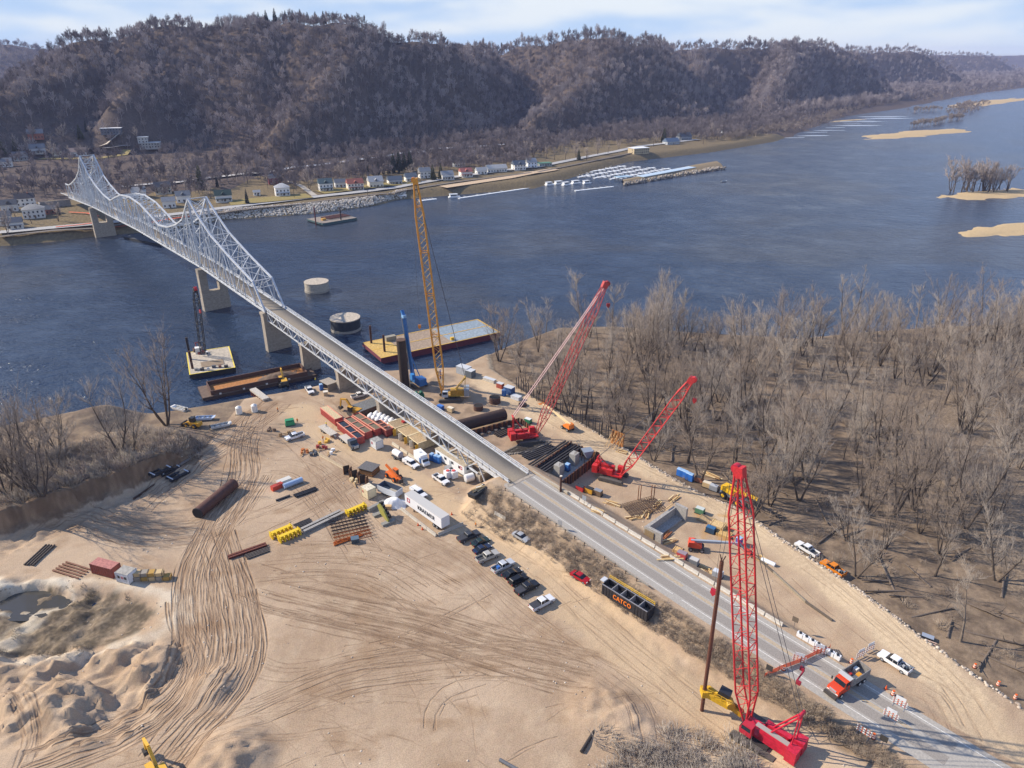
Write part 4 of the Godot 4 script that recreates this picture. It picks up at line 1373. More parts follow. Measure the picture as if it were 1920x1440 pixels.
	for i in 4:
		mid.append(bare_tree([15.0, 17.0, 13.0, 18.0][i], [1, 2, 1, 3][i], 1.3, 0.9, 0.5, 3.2))
	var protos := []
	for q in PackedVector2Array([Vector2(-461.42, -743.81), Vector2(-445.32, -743.81), Vector2(-429.22, -743.81), Vector2(-484.58, -779.17), Vector2(-474.59, -791.55), Vector2(-470.47, -806.22), Vector2(-454.26, -806.8), Vector2(-432.73, -798.41), Vector2(-497.41, -751.81), Vector2(-500.62, -738.34), Vector2(-415.71, -796.63), Vector2(-404.92, -805.4), Vector2(-317.28, -660.42), Vector2(-292.32, -635.09), Vector2(-255.76, -568.61), Vector2(-238.79, -573.16), Vector2(-243.27, -640.72), Vector2(-230.42, -636.56), Vector2(-170.77, -612.68), Vector2(-152.85, -654.59), Vector2(-150.03, -675.78), Vector2(-147.05, -698.28), Vector2(-139.95, -714.7), Vector2(-116.95, -668.44), Vector2(-93.04, -671.72), Vector2(-51.06, -702.54), Vector2(-31.54, -724.77), Vector2(58.03, -804.51), Vector2(71.12, -822.61), Vector2(81.66, -808.62), Vector2(98.1, -852.53), Vector2(111.74, -863.76), Vector2(129.6, -903.77), Vector2(46.3, -802.43), Vector2(37.9, -808.75), Vector2(56.01, -866.67), Vector2(76.87, -893.48), Vector2(23.57, -818.13), Vector2(14.82, -824.5), Vector2(112.55, -924.79), Vector2(176.32, -929.38), Vector2(186.14, -964.98), Vector2(247.44, -990.47), Vector2(246.53, -963.32), Vector2(281.1, -1053.35), Vector2(277.9, -1012.17), Vector2(420.95, -1188.33), Vector2(436.18, -1207.89), Vector2(451.9, -1228.08), Vector2(492.08, -1290.03), Vector2(532.22, -1347.43), Vector2(-324.23, -481.32), Vector2(-343.94, -495.66), Vector2(-310.96, -489.55), Vector2(-323.31, -454.24), Vector2(-345.54, -621.75), Vector2(-317.76, -611.07)]):
		var k := rng.randi_range(0, 3)
		var t := thing("leafless_tree", "leafless grey tree on the far shore, " + ("left of the bridge" if q.x < -345 else "behind the bridge" if q.x < -225 else "between the lawn and the cedar row" if q.x < -120 else "by the cottages right of the cedar row" if q.x < 0 else "in the grey woods before the marina" if q.x < 140 else "near the marina road" if q.x < 260 else "on the shaded shore past the marina"), "tree", F(q.x, q.y), rng.randf() * TAU, "leafless trees of the far shore")
		t.scale = Vector3.ONE * rng.randf_range(0.6, 0.95)
		node(t, "trunk", mid[k][0], bark)
		node(t, "crown", mid[k][1], tm[k % 3])
	var spruce := evergreen(16.0, 4.2, 26)
	var thin := evergreen(13.0, 2.0, 22)
	var green := [m("2f3d2c", 0.95), m("4d5230", 0.95), m("26352f", 0.95)]
	var firs := [[F(-258.03, -604.41), 0, 1.25, 1, "large yellow-green spruce behind the near bridge tower"], [F(-247.51, -611.85), 1, 0.8, 2, "slim dark evergreen beside the large spruce"], [F(-202.98, -553.12), 1, 0.9, 2, "lone slim conifer on the lawn right of the bridge"], [F(-71.86, -665.39), 0, 0.9, 1, "left of two broad pines before a white house"], [F(-65.1, -671.14), 0, 0.85, 1, "right of two broad pines before a white house"], [F(196.07, -966.37), 0, 1.2, 1, "tall pine beside the shore road near the marina"], [F(-464.53, -806.18), 0, 1.0, 1, "yellow-green pine above the tan-roofed hillside house"], [F(-465.8, -822.96), 1, 1.0, 2, "small dark spruce near the flat-roofed hill house"], [F(-508.49, -741.16), 0, 1.0, 1, "pine at the left edge of the hillside"], [F(-502.1, -751.86), 0, 0.8, 1, "low pine near the left edge of the hillside"], [F(-318.96, -504.89), 1, 0.6, 2, "small dark spruce beside the pale grey house"], [F(72.77, -807.05), 0, 0.7, 1, "pine among the grey woods behind the shore road"]]
	for k in 7:
		firs.append([F(-133.72, -680.36) + Vector3(k * 4.5, 0, -k * 2.2), 1, 0.75 + 0.08 * (k % 3), 2, "dark cedar in the tight row behind the shore houses"])
	for k in 4:
		firs.append([F(-113.74, -705.56) + Vector3(k * 5.0, 0, -k * 2.4), 0, 1.1 + 0.1 * (k % 2), 0, "big dark evergreen in the clump right of the cedar row"])
	for k in 9:
		var p := Vector3(-345 + k * 11.0 + rng.randf_range(-3, 3), 0, -1090 + rng.randf_range(-8, 8))
		p.y = far(p.x, p.z) + 2
		firs.append([p, 0, 0.9 + 0.1 * (k % 3), 0, "dark pine in the row on the bluff's summit"])
	for q in firs:
		var t := thing("evergreen_tree", q[4], "tree", q[0], rng.randf() * TAU, "evergreens of the far shore")
		t.scale = Vector3.ONE * q[2]
		var e: Array = [spruce, thin][q[1]]
		node(t, "trunk", e[0], bark)
		node(t, "crown", e[1], green[q[3]])
	for q in PackedVector2Array([Vector2(-303.3, -630.91), Vector2(-296.77, -627.25), Vector2(-282.72, -641.08), Vector2(-243.2, -661.19), Vector2(-173.34, -576.18), Vector2(-116.08, -583.05), Vector2(81.66, -808.62), Vector2(-83.09, -629.89), Vector2(-7.91, -726.66)]):
		var t := thing("utility_pole", "wooden utility pole beside the far shore road", "pole", F(q.x, q.y), 0.4, "utility poles of the far shore")
		rod(t, "post", Vector3(0, -0.5, 0), Vector3(0, 10, 0), 0.22, m("5f5347", 0.9), 6)
		box(t, "crossarm", Vector3(0, 9.3, 0), Vector3(2.4, 0.2, 0.2), m("5f5347", 0.9))
	# concrete retaining wall by the far bridge end
	var rw := thing("retaining_wall", "grey concrete retaining wall beside the far bridge end", "wall", F(-337.79, -533.15), 0.62)
	box(rw, "panel", Vector3(0, 2, 0), Vector3(20, 5, 0.6), m("8f8b88", 0.9, 0, 6.0))
	box(rw, "wing", Vector3(-10, 2, 4), Vector3(0.6, 5, 8), m("a09c98", 0.9, 0, 6.0))
	# marina: breakwater, docks, boats
	var bw := PackedVector2Array()
	for q in [Vector3(0, 0, 0)]:
		pass
	var spit := SurfaceTool.new()
	spit.begin(Mesh.PRIMITIVE_TRIANGLES)
	var line := [Vector3(103.74, -2, -674.92), Vector3(129.71, -2, -696.43), Vector3(164.66, -2, -729.47), Vector3(198.23, -2, -758.08), Vector3(225.36, -2, -780.96)]
	var back := [Vector3(104.34, -2, -693.27), Vector3(133.26, -2, -726.03), Vector3(168.62, -2, -769.36), Vector3(197.17, -2, -801.04), Vector3(228.08, -2, -830.83)]
	for i in 4:
		var a: Vector3 = line[i]
		var b: Vector3 = line[i + 1]
		var cc: Vector3 = back[i + 1]
		var d: Vector3 = back[i]
		var up := Vector3(0, 3.6, 0)
		var a2 := a.lerp(d, 0.3) + up
		var b2 := b.lerp(cc, 0.3) + up
		var c2 := cc.lerp(b, 0.2) + up
		var d2 := d.lerp(a, 0.2) + up
		for f in [[a, a2, b2, b], [a2, d2, c2, b2], [d2, d, cc, c2]]:
			for k in [0, 1, 2, 0, 2, 3]:
				spit.add_vertex(f[k] - Vector3(0, 0.5, 0))
	spit.generate_normals()
	structure(node(self, "breakwater_ground", spit.commit(), litter_mat("6e6354", "9a8868", 20.0, 30.0)))
	w = []
	c = []
	for i in 700:
		var f := rng.randf() * 3.999
		var p: Vector3 = line[int(f)].lerp(line[int(f) + 1], f - int(f))
		p = p.lerp(back[int(f)], rng.randf_range(-0.05, 0.3)) + Vector3(0, rng.randf_range(-0.3, 2.2), 0)
		w.append(Transform3D(Basis(Vector3(rng.randf(), rng.randf(), rng.randf()).normalized(), rng.randf() * TAU) * Basis.from_scale(Vector3.ONE * rng.randf_range(0.6, 1.5)), p))
		c.append(Color(0.2, 0.17, 0.14).lerp(Color(0.42, 0.37, 0.31), rng.randf()))
	scatter("breakwater_rocks", "dark boulders facing the marina breakwater", "rocks", rock, tint_mat(), w, c)
	var dock := m("d6dade", 0.7)
	var dk := m("7c8086", 0.8)
	for r in 5:
		var ext: Vector3 = (Vector3(167.56, -1.6, -798.1) - Vector3(94.84, -1.6, -723.37)).normalized()
		var a: Vector3 = Vector3(97.95, -1.6, -706.7) + Vector3(ext.z, 0, -ext.x) * (15.0 * r + 4.0) - ext * 6.0 * r
		var t := thing("floating_dock", "white finger dock in the marina basin, row %s from the river" % ["first", "second", "third", "fourth", "fifth"][r], "dock", a, 0, "marina docks")
		bar(t, "walkway", Vector3.ZERO, ext * 105, 2.6, 0.4, dock)
		for k in 14:
			var p := ext * (5.0 + 7.2 * k)
			var s := Vector3(-ext.z, 0, ext.x)
			bar(t, "finger", p - s * 6, p + s * 6, 1.0, 0.35, dock if k % 3 else dk)
		for k in 8:
			rod(t, "piling", ext * (8.0 + 12.0 * k) + Vector3(0, -1, 0), ext * (8.0 + 12.0 * k) + Vector3(0, 3, 0), 0.2, m("4c463f", 0.9), 6)
	var rf := thing("covered_dock", "long pale blue metal roof of the covered dock behind the breakwater", "dock", Vector3(152.5, -1.8, -749.35), 0.0)
	bar(rf, "roof", Vector3(123.27, 1.6, -705.37) - rf.position, Vector3(188.62, 1.6, -770.62) - rf.position, 9, 0.5, m("b9cbd8", 0.5, 0.2))
	for k in 6:
		var p: Vector3 = (Vector3(123.27, 1.6, -705.37) - rf.position).lerp(Vector3(188.62, 1.6, -770.62) - rf.position, (k + 0.5) / 6.0)
		rod(rf, "post", p, p - Vector3(0, 4, 0), 0.2, m("4c463f", 0.9), 6)
	var bf := thing("covered_dock", "small blue-roofed dock at the breakwater's near end", "dock", Vector3(107.43, -1.8, -708), 0.5)
	box(bf, "roof", Vector3(0, 3, 0), Vector3(16, 0.5, 8), m("9fb9c9", 0.5, 0.2))
	for k in [-1, 1]:
		rod(bf, "post", Vector3(7.0 * k, 3, 3), Vector3(7.0 * k, -1, 3), 0.2, m("4c463f", 0.9), 6)
		rod(bf, "post", Vector3(7.0 * k, 3, -3), Vector3(7.0 * k, -1, -3), 0.2, m("4c463f", 0.9), 6)
	var names := ["leftmost", "second from left", "middle", "fourth from left", "rightmost"]
	var spots := [Vector3(34.72, -2, -677.91), Vector3(44.02, -2, -683.98), Vector3(50.6, -2, -677.91), Vector3(60.27, -2, -687.05), Vector3(70.32, -2, -687.05)]
	for i in 5:
		houseboat("white houseboat moored below the marina, %s of the cluster" % names[i], spots[i], 0.55, 9.0 + 1.5 * (i % 2))
	houseboat("white boat with dark windows moored alone off the rocky bank", Vector3(-48.92, -2, -614.71), 0.3, 10)
	houseboat("small grey-roofed boathouse moored under the shore road", Vector3(-91.27, -2, -609.73), 0.3, 9)
	for q in [[Vector3(351.71, -2, -1072.16), "left"], [Vector3(366.28, -2, -1079.36), "middle"], [Vector3(379.49, -2, -1086.64), "right"]]:
		houseboat("%s one of three white boats at the farthest dock of the shore" % q[1], q[0], 0.8, 14)
	for q in [[Vector3(-44.84, -1.7, -608.05), Vector3(20.44, -1.7, -664.24), "long pale floating walkway along the far shore's beach"], [Vector3(-76.58, -1.7, -595.95), Vector3(-63.43, -1.7, -605.59), "short white dock near the boathouse"], [Vector3(55.83, -1.7, -644.47), Vector3(92.84, -1.7, -667.15), "bare dock with dark planks in front of the houseboats"]]:
		var t := thing("floating_dock", q[2], "dock", q[0])
		bar(t, "walkway", Vector3.ZERO, q[1] - q[0], 2.4, 0.5, dock)
		for k in 6:
			var p: Vector3 = (q[1] - q[0]) * (0.1 + 0.16 * k)
			bar(t, "finger", p, p + Vector3(-3, 0, -5), 1.0, 0.4, dk)
	# islands and sandbars
	island(Vector3(421.77, -2, -630.12), 74, 24, 0.35, "wooded island sandbar at the right edge of the river")
	island(Vector3(347.2, -2, -491.94), 70, 17, 0.4, "bare sandbar")
	island(Vector3(633.32, -2, -1165.05), 190, 38, 0.55, "long tan island")
	island(Vector3(1241.81, -2, -1975.28), 420, 45, 0.75, "far island")
	island(Vector3(1060.11, -2, -2238.34), 260, 50, 0.7, "far island")
	island(Vector3(625.01, -2, -1406.11), 70, 8, 0.6, "ice edge")
	for i in 24:
		var q := Vector3(416.83, -1.2, -641.51) + Vector3(rng.randf_range(-30, 26), 0, rng.randf_range(-10, 6))
		var t := thing("leafless_tree", "leaning leafless tree of the right-hand river island, " + ("left end" if q.x < 370 else "middle clump" if q.x < 392 else "right end"), "tree", q, rng.randf() * TAU, "trees of the river island")
		t.scale = Vector3.ONE * rng.randf_range(1.0, 1.5)
		node(t, "trunk", mid[i % 4][0], bark)
		node(t, "crown", mid[i % 4][1], tm[i % 3])
	w = []
	c = []
	var ft := far_tree(11.0, 4.0, 420)
	for lot in [[Vector3(897.46, -1, -1537.52), Vector3(1149.76, -1, -1890.26), 26.0, 130], [Vector3(675.19, -1, -1263.01), Vector3(853.93, -1, -1442.55), 10.0, 90], [Vector3(860.9, -1, -1613.1), Vector3(930.32, -1, -1678.96), 16.0, 30], [Vector3(434.58, 0, -1177.52), Vector3(765.95, 0, -1680.55), 14.0, 150], [Vector3(277.33, 3, -1009.51), Vector3(431.54, 2, -1181.68), 16.0, 150], [Vector3(765.95, 0, -1680.55), Vector3(1050.61, 0, -2034.86), 14.0, 90], [Vector3(998.16, 0, -1985.82), Vector3(2013.97, 0, -3095.93), 60.0, 300], [Vector3(1005.56, 0, -2257.18), Vector3(1341.55, -0, -2612.04), 50.0, 90]]:
		for i in lot[3]:
			var p: Vector3 = lot[0].lerp(lot[1], rng.randf()) + Vector3(rng.randf_range(-1, 1), 0, rng.randf_range(-1, 1)) * lot[2]
			w.append(turned(p, rng.randf_range(0.7, 1.2)))
			c.append(Color(0.26, 0.21, 0.18).lerp(Color(0.38, 0.32, 0.27), rng.randf()))
	scatter("shoreline_thicket", "leafless grey thicket along the far shore and the distant islands", "thicket", ft, tint_mat(), w, c)
	# thin ice left along the far shore
	var ice := m("aab4c0", 0.35)
	for i in 11:
		var f := i / 15.0
		var p: Vector3 = Vector3(399.92, -1.94, -1100.9).lerp(Vector3(879.03, -1.94, -1693.58), f)
		var l := rng.randf_range(14, 44) * (1.0 + f)
		var st := SurfaceTool.new()
		st.begin(Mesh.PRIMITIVE_TRIANGLES)
		var pts := []
		for k in 10:
			var a := TAU * k / 10
			pts.append(Vector3(cos(a) * l * rng.randf_range(0.6, 1.1), 0, sin(a) * l * 0.16 * rng.randf_range(0.5, 1.2)))
		for k in 10:
			for q in [Vector3.ZERO, pts[k], pts[(k + 1) % 10]]:
				st.add_vertex(q)
		st.generate_normals()
		var o := node(self, "ice_sheet", st.commit(), ice)
		o.position = p + Vector3(l * rng.randf_range(0.1, 0.9), 0.004 * i, rng.randf_range(-4, 14))
		o.rotation.y = 0.12
		structure(o)

func houseboat(label: String, at: Vector3, turn: float, l: float) -> void:
	var t := thing("houseboat", label, "boat", at, turn)
	var w := m("e2e3e3", 0.6)
	node(t, "hull", prism("hull%.1f" % l, PackedVector2Array([Vector2(-l / 2, -0.3), Vector2(l * 0.42, -0.3), Vector2(l / 2, 0.7), Vector2(-l / 2, 0.7)]), 1.9), w)
	box(t, "cabin", Vector3(-l * 0.08, 1.7, 0), Vector3(l * 0.62, 2.0, 3.2), w)
	box(t, "roof", Vector3(-l * 0.08, 2.8, 0), Vector3(l * 0.72, 0.2, 3.8), m("c4c8cc", 0.6))
	for k in [-1, 1]:
		box(t, "window", Vector3(-l * 0.08, 1.9, k * 1.62), Vector3(l * 0.5, 0.8, 0.06), m("303740", 0.2))

func island(at: Vector3, l: float, w: float, turn: float, _what: String) -> void:
	var seed_at := at.x
	var gh := func(x: float, z: float) -> float:
		var r := sqrt(pow(x / l, 2) + pow(z / w, 2)) + 0.35 * nz.get_noise_2d(x * 2.4 / l + seed_at, z * 1.2 / w)
		return 1.3 * (1.0 - ss(0.35, 1.0, r)) - 0.75
	var o := node(self, "island", grid_mesh(-l * 1.2, l * 1.2, -w * 1.3, w * 1.3, w / 9.0, gh, PAPER, func(a, b): return a.y < -0.74 and b.y < -0.74), litter_mat("a8926f", "c0a983", 34.0, 8.0))
	o.position = at + Vector3(0, 0.3, 0)
	o.rotation.y = turn
	structure(o)

func lattice(boom: Node, a: Vector3, b: Vector3, w0: float, w1: float, w2: float, panels: int, rc: float, rl: float, mat: Material, lace: Material = null) -> void:
	var x := (b - a).normalized()
	var side := x.cross(Vector3.UP).normalized()
	var deep := side.cross(x).normalized()
	var l := (b - a).length()
	lace = lace if lace else mat
	var at := func(t: float, i: int) -> Vector3:
		var w := lerpf(w0, w1, minf(t / 0.13, 1.0)) if t < 0.5 else lerpf(w1, w2, maxf((t - 0.86) / 0.14, 0.0))
		var d := lerpf(0.3, w1, minf(t / 0.13, 1.0)) if t < 0.5 else w
		return a + x * l * t + side * (w / 2 * (1 if i == 0 or i == 3 else -1)) + deep * (d / 2 * (1 if i < 2 else -1))
	for i in 4:
		var stops := [0.0, 0.13, 0.5, 0.86, 1.0]
		for k in 4:
			rod(boom, "chord", at.call(stops[k], i), at.call(stops[k + 1], i), rc, mat, 6)
	for p in panels:
		var t0 := float(p) / panels
		var t1 := float(p + 1) / panels
		for i in 4:
			var j := (i + 1) % 4
			if p % 2:
				rod(boom, "lacing", at.call(t0, i), at.call(t1, j), rl, lace, 4)
			else:
				rod(boom, "lacing", at.call(t0, j), at.call(t1, i), rl, lace, 4)
		if p % 6 == 3:
			for i in 4:
				rod(boom, "lacing", at.call(t0, i), at.call(t0, (i + 1) % 4), rl * 1.5, mat, 4)

func part(parent: Node, called: String) -> Node3D:
	var o := Node3D.new()
	o.name = called
	parent.add_child(o, true)
	return o

func crawler(parent: Node, l: float, gauge: float, shoe: float, mat: Material, y := 0.0) -> void:
	for k in [-1, 1]:
		var tr := node(parent, "track", prism("track%.1f" % l, PackedVector2Array([Vector2(-l / 2 + 0.4, 0), Vector2(l / 2 - 0.4, 0), Vector2(l / 2, 0.5), Vector2(l / 2 - 0.4, 1.1), Vector2(-l / 2 + 0.4, 1.1), Vector2(-l / 2, 0.5)]), 0.5), mat)
		tr.transform = Transform3D(Basis.from_scale(Vector3(1, 1, shoe)), Vector3(0, y, k * gauge / 2))
		for i in 4:
			rod(tr, "roller", Vector3(-l * 0.36 + l * 0.24 * i, 0.5, -0.56), Vector3(-l * 0.36 + l * 0.24 * i, 0.5, 0.56), 0.3, m("4b4744", 0.7), 8)

func crane(label: String, foot: Vector3, tip: Vector3, base_y: float, k: float, c: Dictionary) -> Node3D:
	var flat := Vector3(tip.x - foot.x, 0, tip.z - foot.z).normalized()
	var turn := atan2(-flat.z, flat.x)
	var org := Vector3(foot.x, base_y, foot.z) - flat * 2.6 * k
	var t := thing("crawler_crane", label, "crane", org, turn)
	var f := t.transform.affine_inverse() * foot
	var p := t.transform.affine_inverse() * tip
	var body := m(c.body, 0.45, 0, 5.0)
	var bm := m(c.boom, 0.55, 0.0, 3.0)
	var dark := m("34302e", 0.7)
	var steel := m("3c3c40", 0.5, 0.4)
	crawler(t, 8.0 * k, 5.4 * k, 1.1 * k, m("5a554f", 0.85, 0, 2.0))
	box(t, "car_body", Vector3(0, 0.8 * k, 0), Vector3(4.0, 0.7, 4.6) * k, dark)
	rod(t, "slewing_ring", Vector3(0, 1.1 * k, 0), Vector3(0, 1.5 * k, 0), 1.5 * k, dark, 14)
	box(t, "deck", Vector3(-1.6 * k, 1.75 * k, 0), Vector3(9.0, 0.5, 3.0) * k, body)
	box(t, "engine_house", Vector3(-2.6 * k, 2.9 * k, -0.95 * k), Vector3(5.0, 1.9, 1.1) * k, m(c.get("house", c.body), 0.45, 0, 5.0))
	box(t, "machinery_house", Vector3(-2.2 * k, 2.7 * k, 1.0 * k), Vector3(4.2, 1.5, 1.0) * k, body)
	for d in 2:
		rod(t, "winch_drum", Vector3((-1.4 - 1.9 * d) * k, 2.5 * k, -0.5 * k), Vector3((-1.4 - 1.9 * d) * k, 2.5 * k, 0.55 * k), 0.55 * k, steel, 12)
	var cab := node(t, "cab", prism("cab%.2f" % k, PackedVector2Array([Vector2(-1.0, 0), Vector2(1.0, 0), Vector2(1.1, 1.0), Vector2(0.7, 2.1), Vector2(-1.0, 2.1)]), 0.6), m(c.get("cab", c.body), 0.4))
	cab.transform = Transform3D(Basis.from_scale(Vector3.ONE * k), Vector3(1.7 * k, 1.7 * k, -1.9 * k))
	box(cab, "windscreen", Vector3(0.98, 1.45, 0), Vector3(0.12, 0.9, 1.0), m("22303a", 0.15), Vector3(0, 0, 0.3))
	box(cab, "side_window", Vector3(0, 1.45, -0.61), Vector3(1.5, 0.8, 0.05), m("22303a", 0.15))
	for i in 5:
		for s in [-1, 1]:
			box(t, "counterweight", Vector3(-5.6 * k, (1.95 + 0.5 * i) * k, s * 1.25 * k), Vector3(1.7, 0.46, 1.9) * k, m(c.get("weight", c.body), 0.5, 0, 4.0))
	var boom := part(t, "boom")
	lattice(boom, f, p, 1.9 * k, c.wide, 1.1, c.panels, c.get("rc", 0.13), c.get("rl", 0.06), bm, m(c.get("lace", c.boom), 0.55, 0.0, 3.0))
	var up := (p - f).normalized()
	box(boom, "boom_head", p + up * 0.5, Vector3(1.8, 1.6, 1.3), bm, Vector3(0, 0, atan2(up.y, up.x)))
	rod(boom, "sheave", p + up * 0.9 + Vector3(0.5, 0, -0.5), p + up * 0.9 + Vector3(0.5, 0, 0.5), 0.75, m(c.get("head", c.boom), 0.5), 12)
	# mast, pendants and hoist rope
	var mt := Vector3(-5.2 * k, 1.9 * k + c.get("mast", 7.0), 0)
	var mast := part(t, "mast")
	for s in [-1, 1]:
		rod(mast, "leg", Vector3(-0.6 * k, 2.0 * k, s * 0.9 * k), mt + Vector3(0, 0, s * 0.7 * k), 0.16 * k, body, 6)
		rod(mast, "back_stay", Vector3(-5.0 * k, 2.2 * k, s * 0.9 * k), mt + Vector3(0, 0, s * 0.7 * k), 0.12 * k, body, 6)
	rod(mast, "crossbar", mt - Vector3(0, 0, 1.0 * k), mt + Vector3(0, 0, 1.0 * k), 0.28 * k, body, 8)
	var rope := m(c.get("rope", "4a4a50"), 0.6, 0.2)
	for s in [-1, 1]:
		rod(t, "pendant", mt + Vector3(0, 0, s * 0.6), p + Vector3(0, 0, s * 0.45), c.get("rp", 0.05), rope, 5)
	var drop: float = c.get("drop", 20.0)
	rod(t, "hoist_rope", p + up * 0.9 + Vector3(1.2, 0, 0), p + up * 0.9 + Vector3(1.2, -drop, 0), 0.035, m("4a4a50", 0.6), 4)
	var hb := node(t, "hook_block", prism("hook", PackedVector2Array([Vector2(-0.45, 0.5), Vector2(0.45, 0.5), Vector2(0.5, -0.3), Vector2(0, -0.9), Vector2(-0.5, -0.3)]), 0.25), m(c.get("head", c.boom), 0.5))
	hb.position = p + up * 0.9 + Vector3(1.2, -drop - 0.5, 0)
	return t

func build_cranes() -> void:
	var c1 := [Vector3(-23.65, 2.6, -218.9), Vector3(-28.92, 72.47, -218.66)]
	var y := crane("tall yellow lattice-boom crawler crane beside the bridge, near the water", c1[0], c1[1], c1[0].y - 2.2, 1.0, {"body": "c9a13a", "boom": "d8952c", "lace": "c9a14e", "house": "b98a2c", "cab": "b9c0c6", "weight": "9aa0a6", "wide": 2.5, "panels": 30, "rc": 0.19, "rl": 0.085, "mast": 6.0, "drop": 46.0, "head": "c87b2a"})
	box(y, "data_plate", (y.transform.affine_inverse() * c1[0].lerp(c1[1], 0.1)), Vector3(0.3, 3.0, 1.4), m("2b3f8a", 0.6))
	var c2 := [Vector3(7.48, 2.6, -190.57), Vector3(26.28, 47.41, -195.51)]
	crane("red lattice-boom crawler crane on timber mats, its long boom raised over the woods", c2[0], c2[1], c2[0].y - 2.2, 0.95, {"body": "c02a2a", "boom": "b5423f", "lace": "c0605a", "wide": 2.1, "panels": 26, "rc": 0.13, "rl": 0.06, "mast": 7.0, "drop": 6.0, "rope": "d9b6b2", "rp": 0.11, "head": "8c1d20"})
	var c3 := [Vector3(30.25, 2.6, -167.4), Vector3(44.19, 33.6, -160.35)]
	crane("smaller bright red crawler crane with short boom in the middle of the right-hand site", c3[0], c3[1], c3[0].y - 2.2, 0.9, {"body": "cc2a28", "boom": "cf3838", "wide": 2.2, "panels": 22, "rc": 0.15, "rl": 0.075, "mast": 4.0, "drop": 5.0, "head": "c42f2f"})
	var c4 := [Vector3(40.69, 2.93, -87.13), Vector3(34.89, 48.76, -93.07)]
	var big := crane("tallest red crawler crane in the foreground, boom standing across the road", c4[0], c4[1], c4[0].y - 2.4, 1.05, {"body": "c4213a", "boom": "c5282f", "wide": 2.7, "panels": 26, "rc": 0.17, "rl": 0.06, "mast": 8.5, "drop": 24.0, "rp": 0.05, "head": "a81c33", "cab": "b02a3a"})
	box(big, "roof_walkway", Vector3(-2.5, 4.1, -1.0), Vector3(6.5, 0.12, 0.9), m("9a948c", 0.7))
	var inv := big.transform.affine_inverse()
	var dark := m("8c1d2c", 0.5)
	var bridle = inv * (c4[0] + Vector3(6.5, 12, 1.5))
	var bn := part(big, "floating_harness")
	for s in [-1, 1]:
		box(bn, "sheave_nest", bridle + Vector3(0.4 * s, 0.2 * s, 1.4 * s), Vector3(0.7, 0.6, 0.5), dark)
	rod(bn, "spreader", bridle + Vector3(0, -0.2, -1.3), bridle + Vector3(0, 0.2, 1.3), 0.14, dark, 8)
	# lead, hammer and pile held by the foreground crane
	var pf: Vector3 = V(34.19, -91.62)
	var pile := thing("steel_pile", "tall rust-brown steel pipe pile held upright by the foreground crane", "pile", pf)
	rod(pile, "shaft", Vector3(0, -0.5, 0), Vector3(-0.6, 33.5, 0.2), 0.34, m("6b4334", 0.7, 0.2, 3.0), 12)
	for k in 3:
		rod(pile, "lifting_lug", Vector3(-0.6, 33.2, 0.2), Vector3(-0.6, 34.6, 0.2) + Vector3(cos(k * 2.1) * 0.5, 0, sin(k * 2.1) * 0.5), 0.09, m("4a2f27", 0.7), 5)
	rod(pile, "sling", Vector3(-0.6, 34, 0.2), c4[1] - pf + Vector3(0, 0, -0.5), 0.04, m("4a4a50", 0.6), 4)
	var yl := m("d3a51f", 0.5, 0, 4.0)
	var sp := thing("pile_spotter", "yellow hydraulic spotter arm with black power pack joining pile and foreground crane", "pile driving rig", c4[0])
	var a = pf - c4[0] + Vector3(0.2, 4.6, 0)
	var mid = a.lerp(Vector3(-0.5, 1.0, -0.5), 0.62)
	bar(sp, "telescopic_beam", a, mid, 1.3, 1.2, yl)
	bar(sp, "outer_beam", mid, Vector3(-0.8, 0.4, -0.8), 0.9, 0.9, m("c99a1c", 0.5, 0, 3.0))
	for k in 9:
		var q = mid.lerp(Vector3(-0.8, 0.4, -0.8), (k + 0.5) / 9.0)
		box(sp, "lug", q + Vector3(0.2, 0.55, -0.2), Vector3(0.45, 0.35, 0.45), m("7d641c", 0.6))
	bar(sp, "power_pack", a.lerp(mid, 0.5) + Vector3(0.4, 1.1, -0.7), a.lerp(mid, 0.95) + Vector3(0.4, 1.1, -0.7), 1.6, 1.5, m("24252b", 0.5))
	rod(sp, "hydraulic_cylinder", a + Vector3(0.6, 0.8, -0.3), a.lerp(mid, 0.5) + Vector3(0, 0.9, -0.3), 0.3, yl, 8)
	for k in 4:
		rod(sp, "handrail_post", a.lerp(mid, 0.1 + 0.28 * k) + Vector3(-0.3, 0.6, 0.6), a.lerp(mid, 0.1 + 0.28 * k) + Vector3(-0.3, 1.6, 0.6), 0.06, yl, 5)
	rod(sp, "handrail", a.lerp(mid, 0.05) + Vector3(-0.3, 1.6, 0.6), mid + Vector3(-0.3, 1.6, 0.6), 0.06, yl, 5)
	box(sp, "pile_gate", a, Vector3(1.7, 1.3, 1.7), yl)
	rod(sp, "pivot_drum", mid + Vector3(0, 0.4, -0.8), mid + Vector3(0, 0.4, 0.8), 0.75, m("b58d24", 0.5), 12)
	# floating crane
	var c5 := [Vector3(-121.37, 0.6, -258.64), Vector3(-117.56, 27.93, -254.07)]
	crane("black-boomed crane with red tip standing on the small barge", c5[0], c5[1], c5[0].y - 2.6, 0.8, {"body": "8e3a33", "boom": "1e1d22", "lace": "2b2a30", "wide": 1.8, "panels": 18, "rc": 0.15, "rl": 0.08, "mast": 4.0, "drop": 8.0, "head": "b01f28", "cab": "d6d6d2", "weight": "55352f"})
	# blue drill rig and the casing it stands beside
	var rp: Vector3 = V(-33.68, -230.14)
	var r := thing("drilling_rig", "blue rotary drilling rig with slanting mast beside the standing steel casing", "drilling rig", rp, 2.2)
	var blue := m("2f6fb0", 0.45, 0, 5.0)
	crawler(r, 6.0, 4.2, 0.9, m("4d4943", 0.85))
	box(r, "deck", Vector3(-1.0, 1.9, 0), Vector3(7.0, 1.0, 3.0), blue)
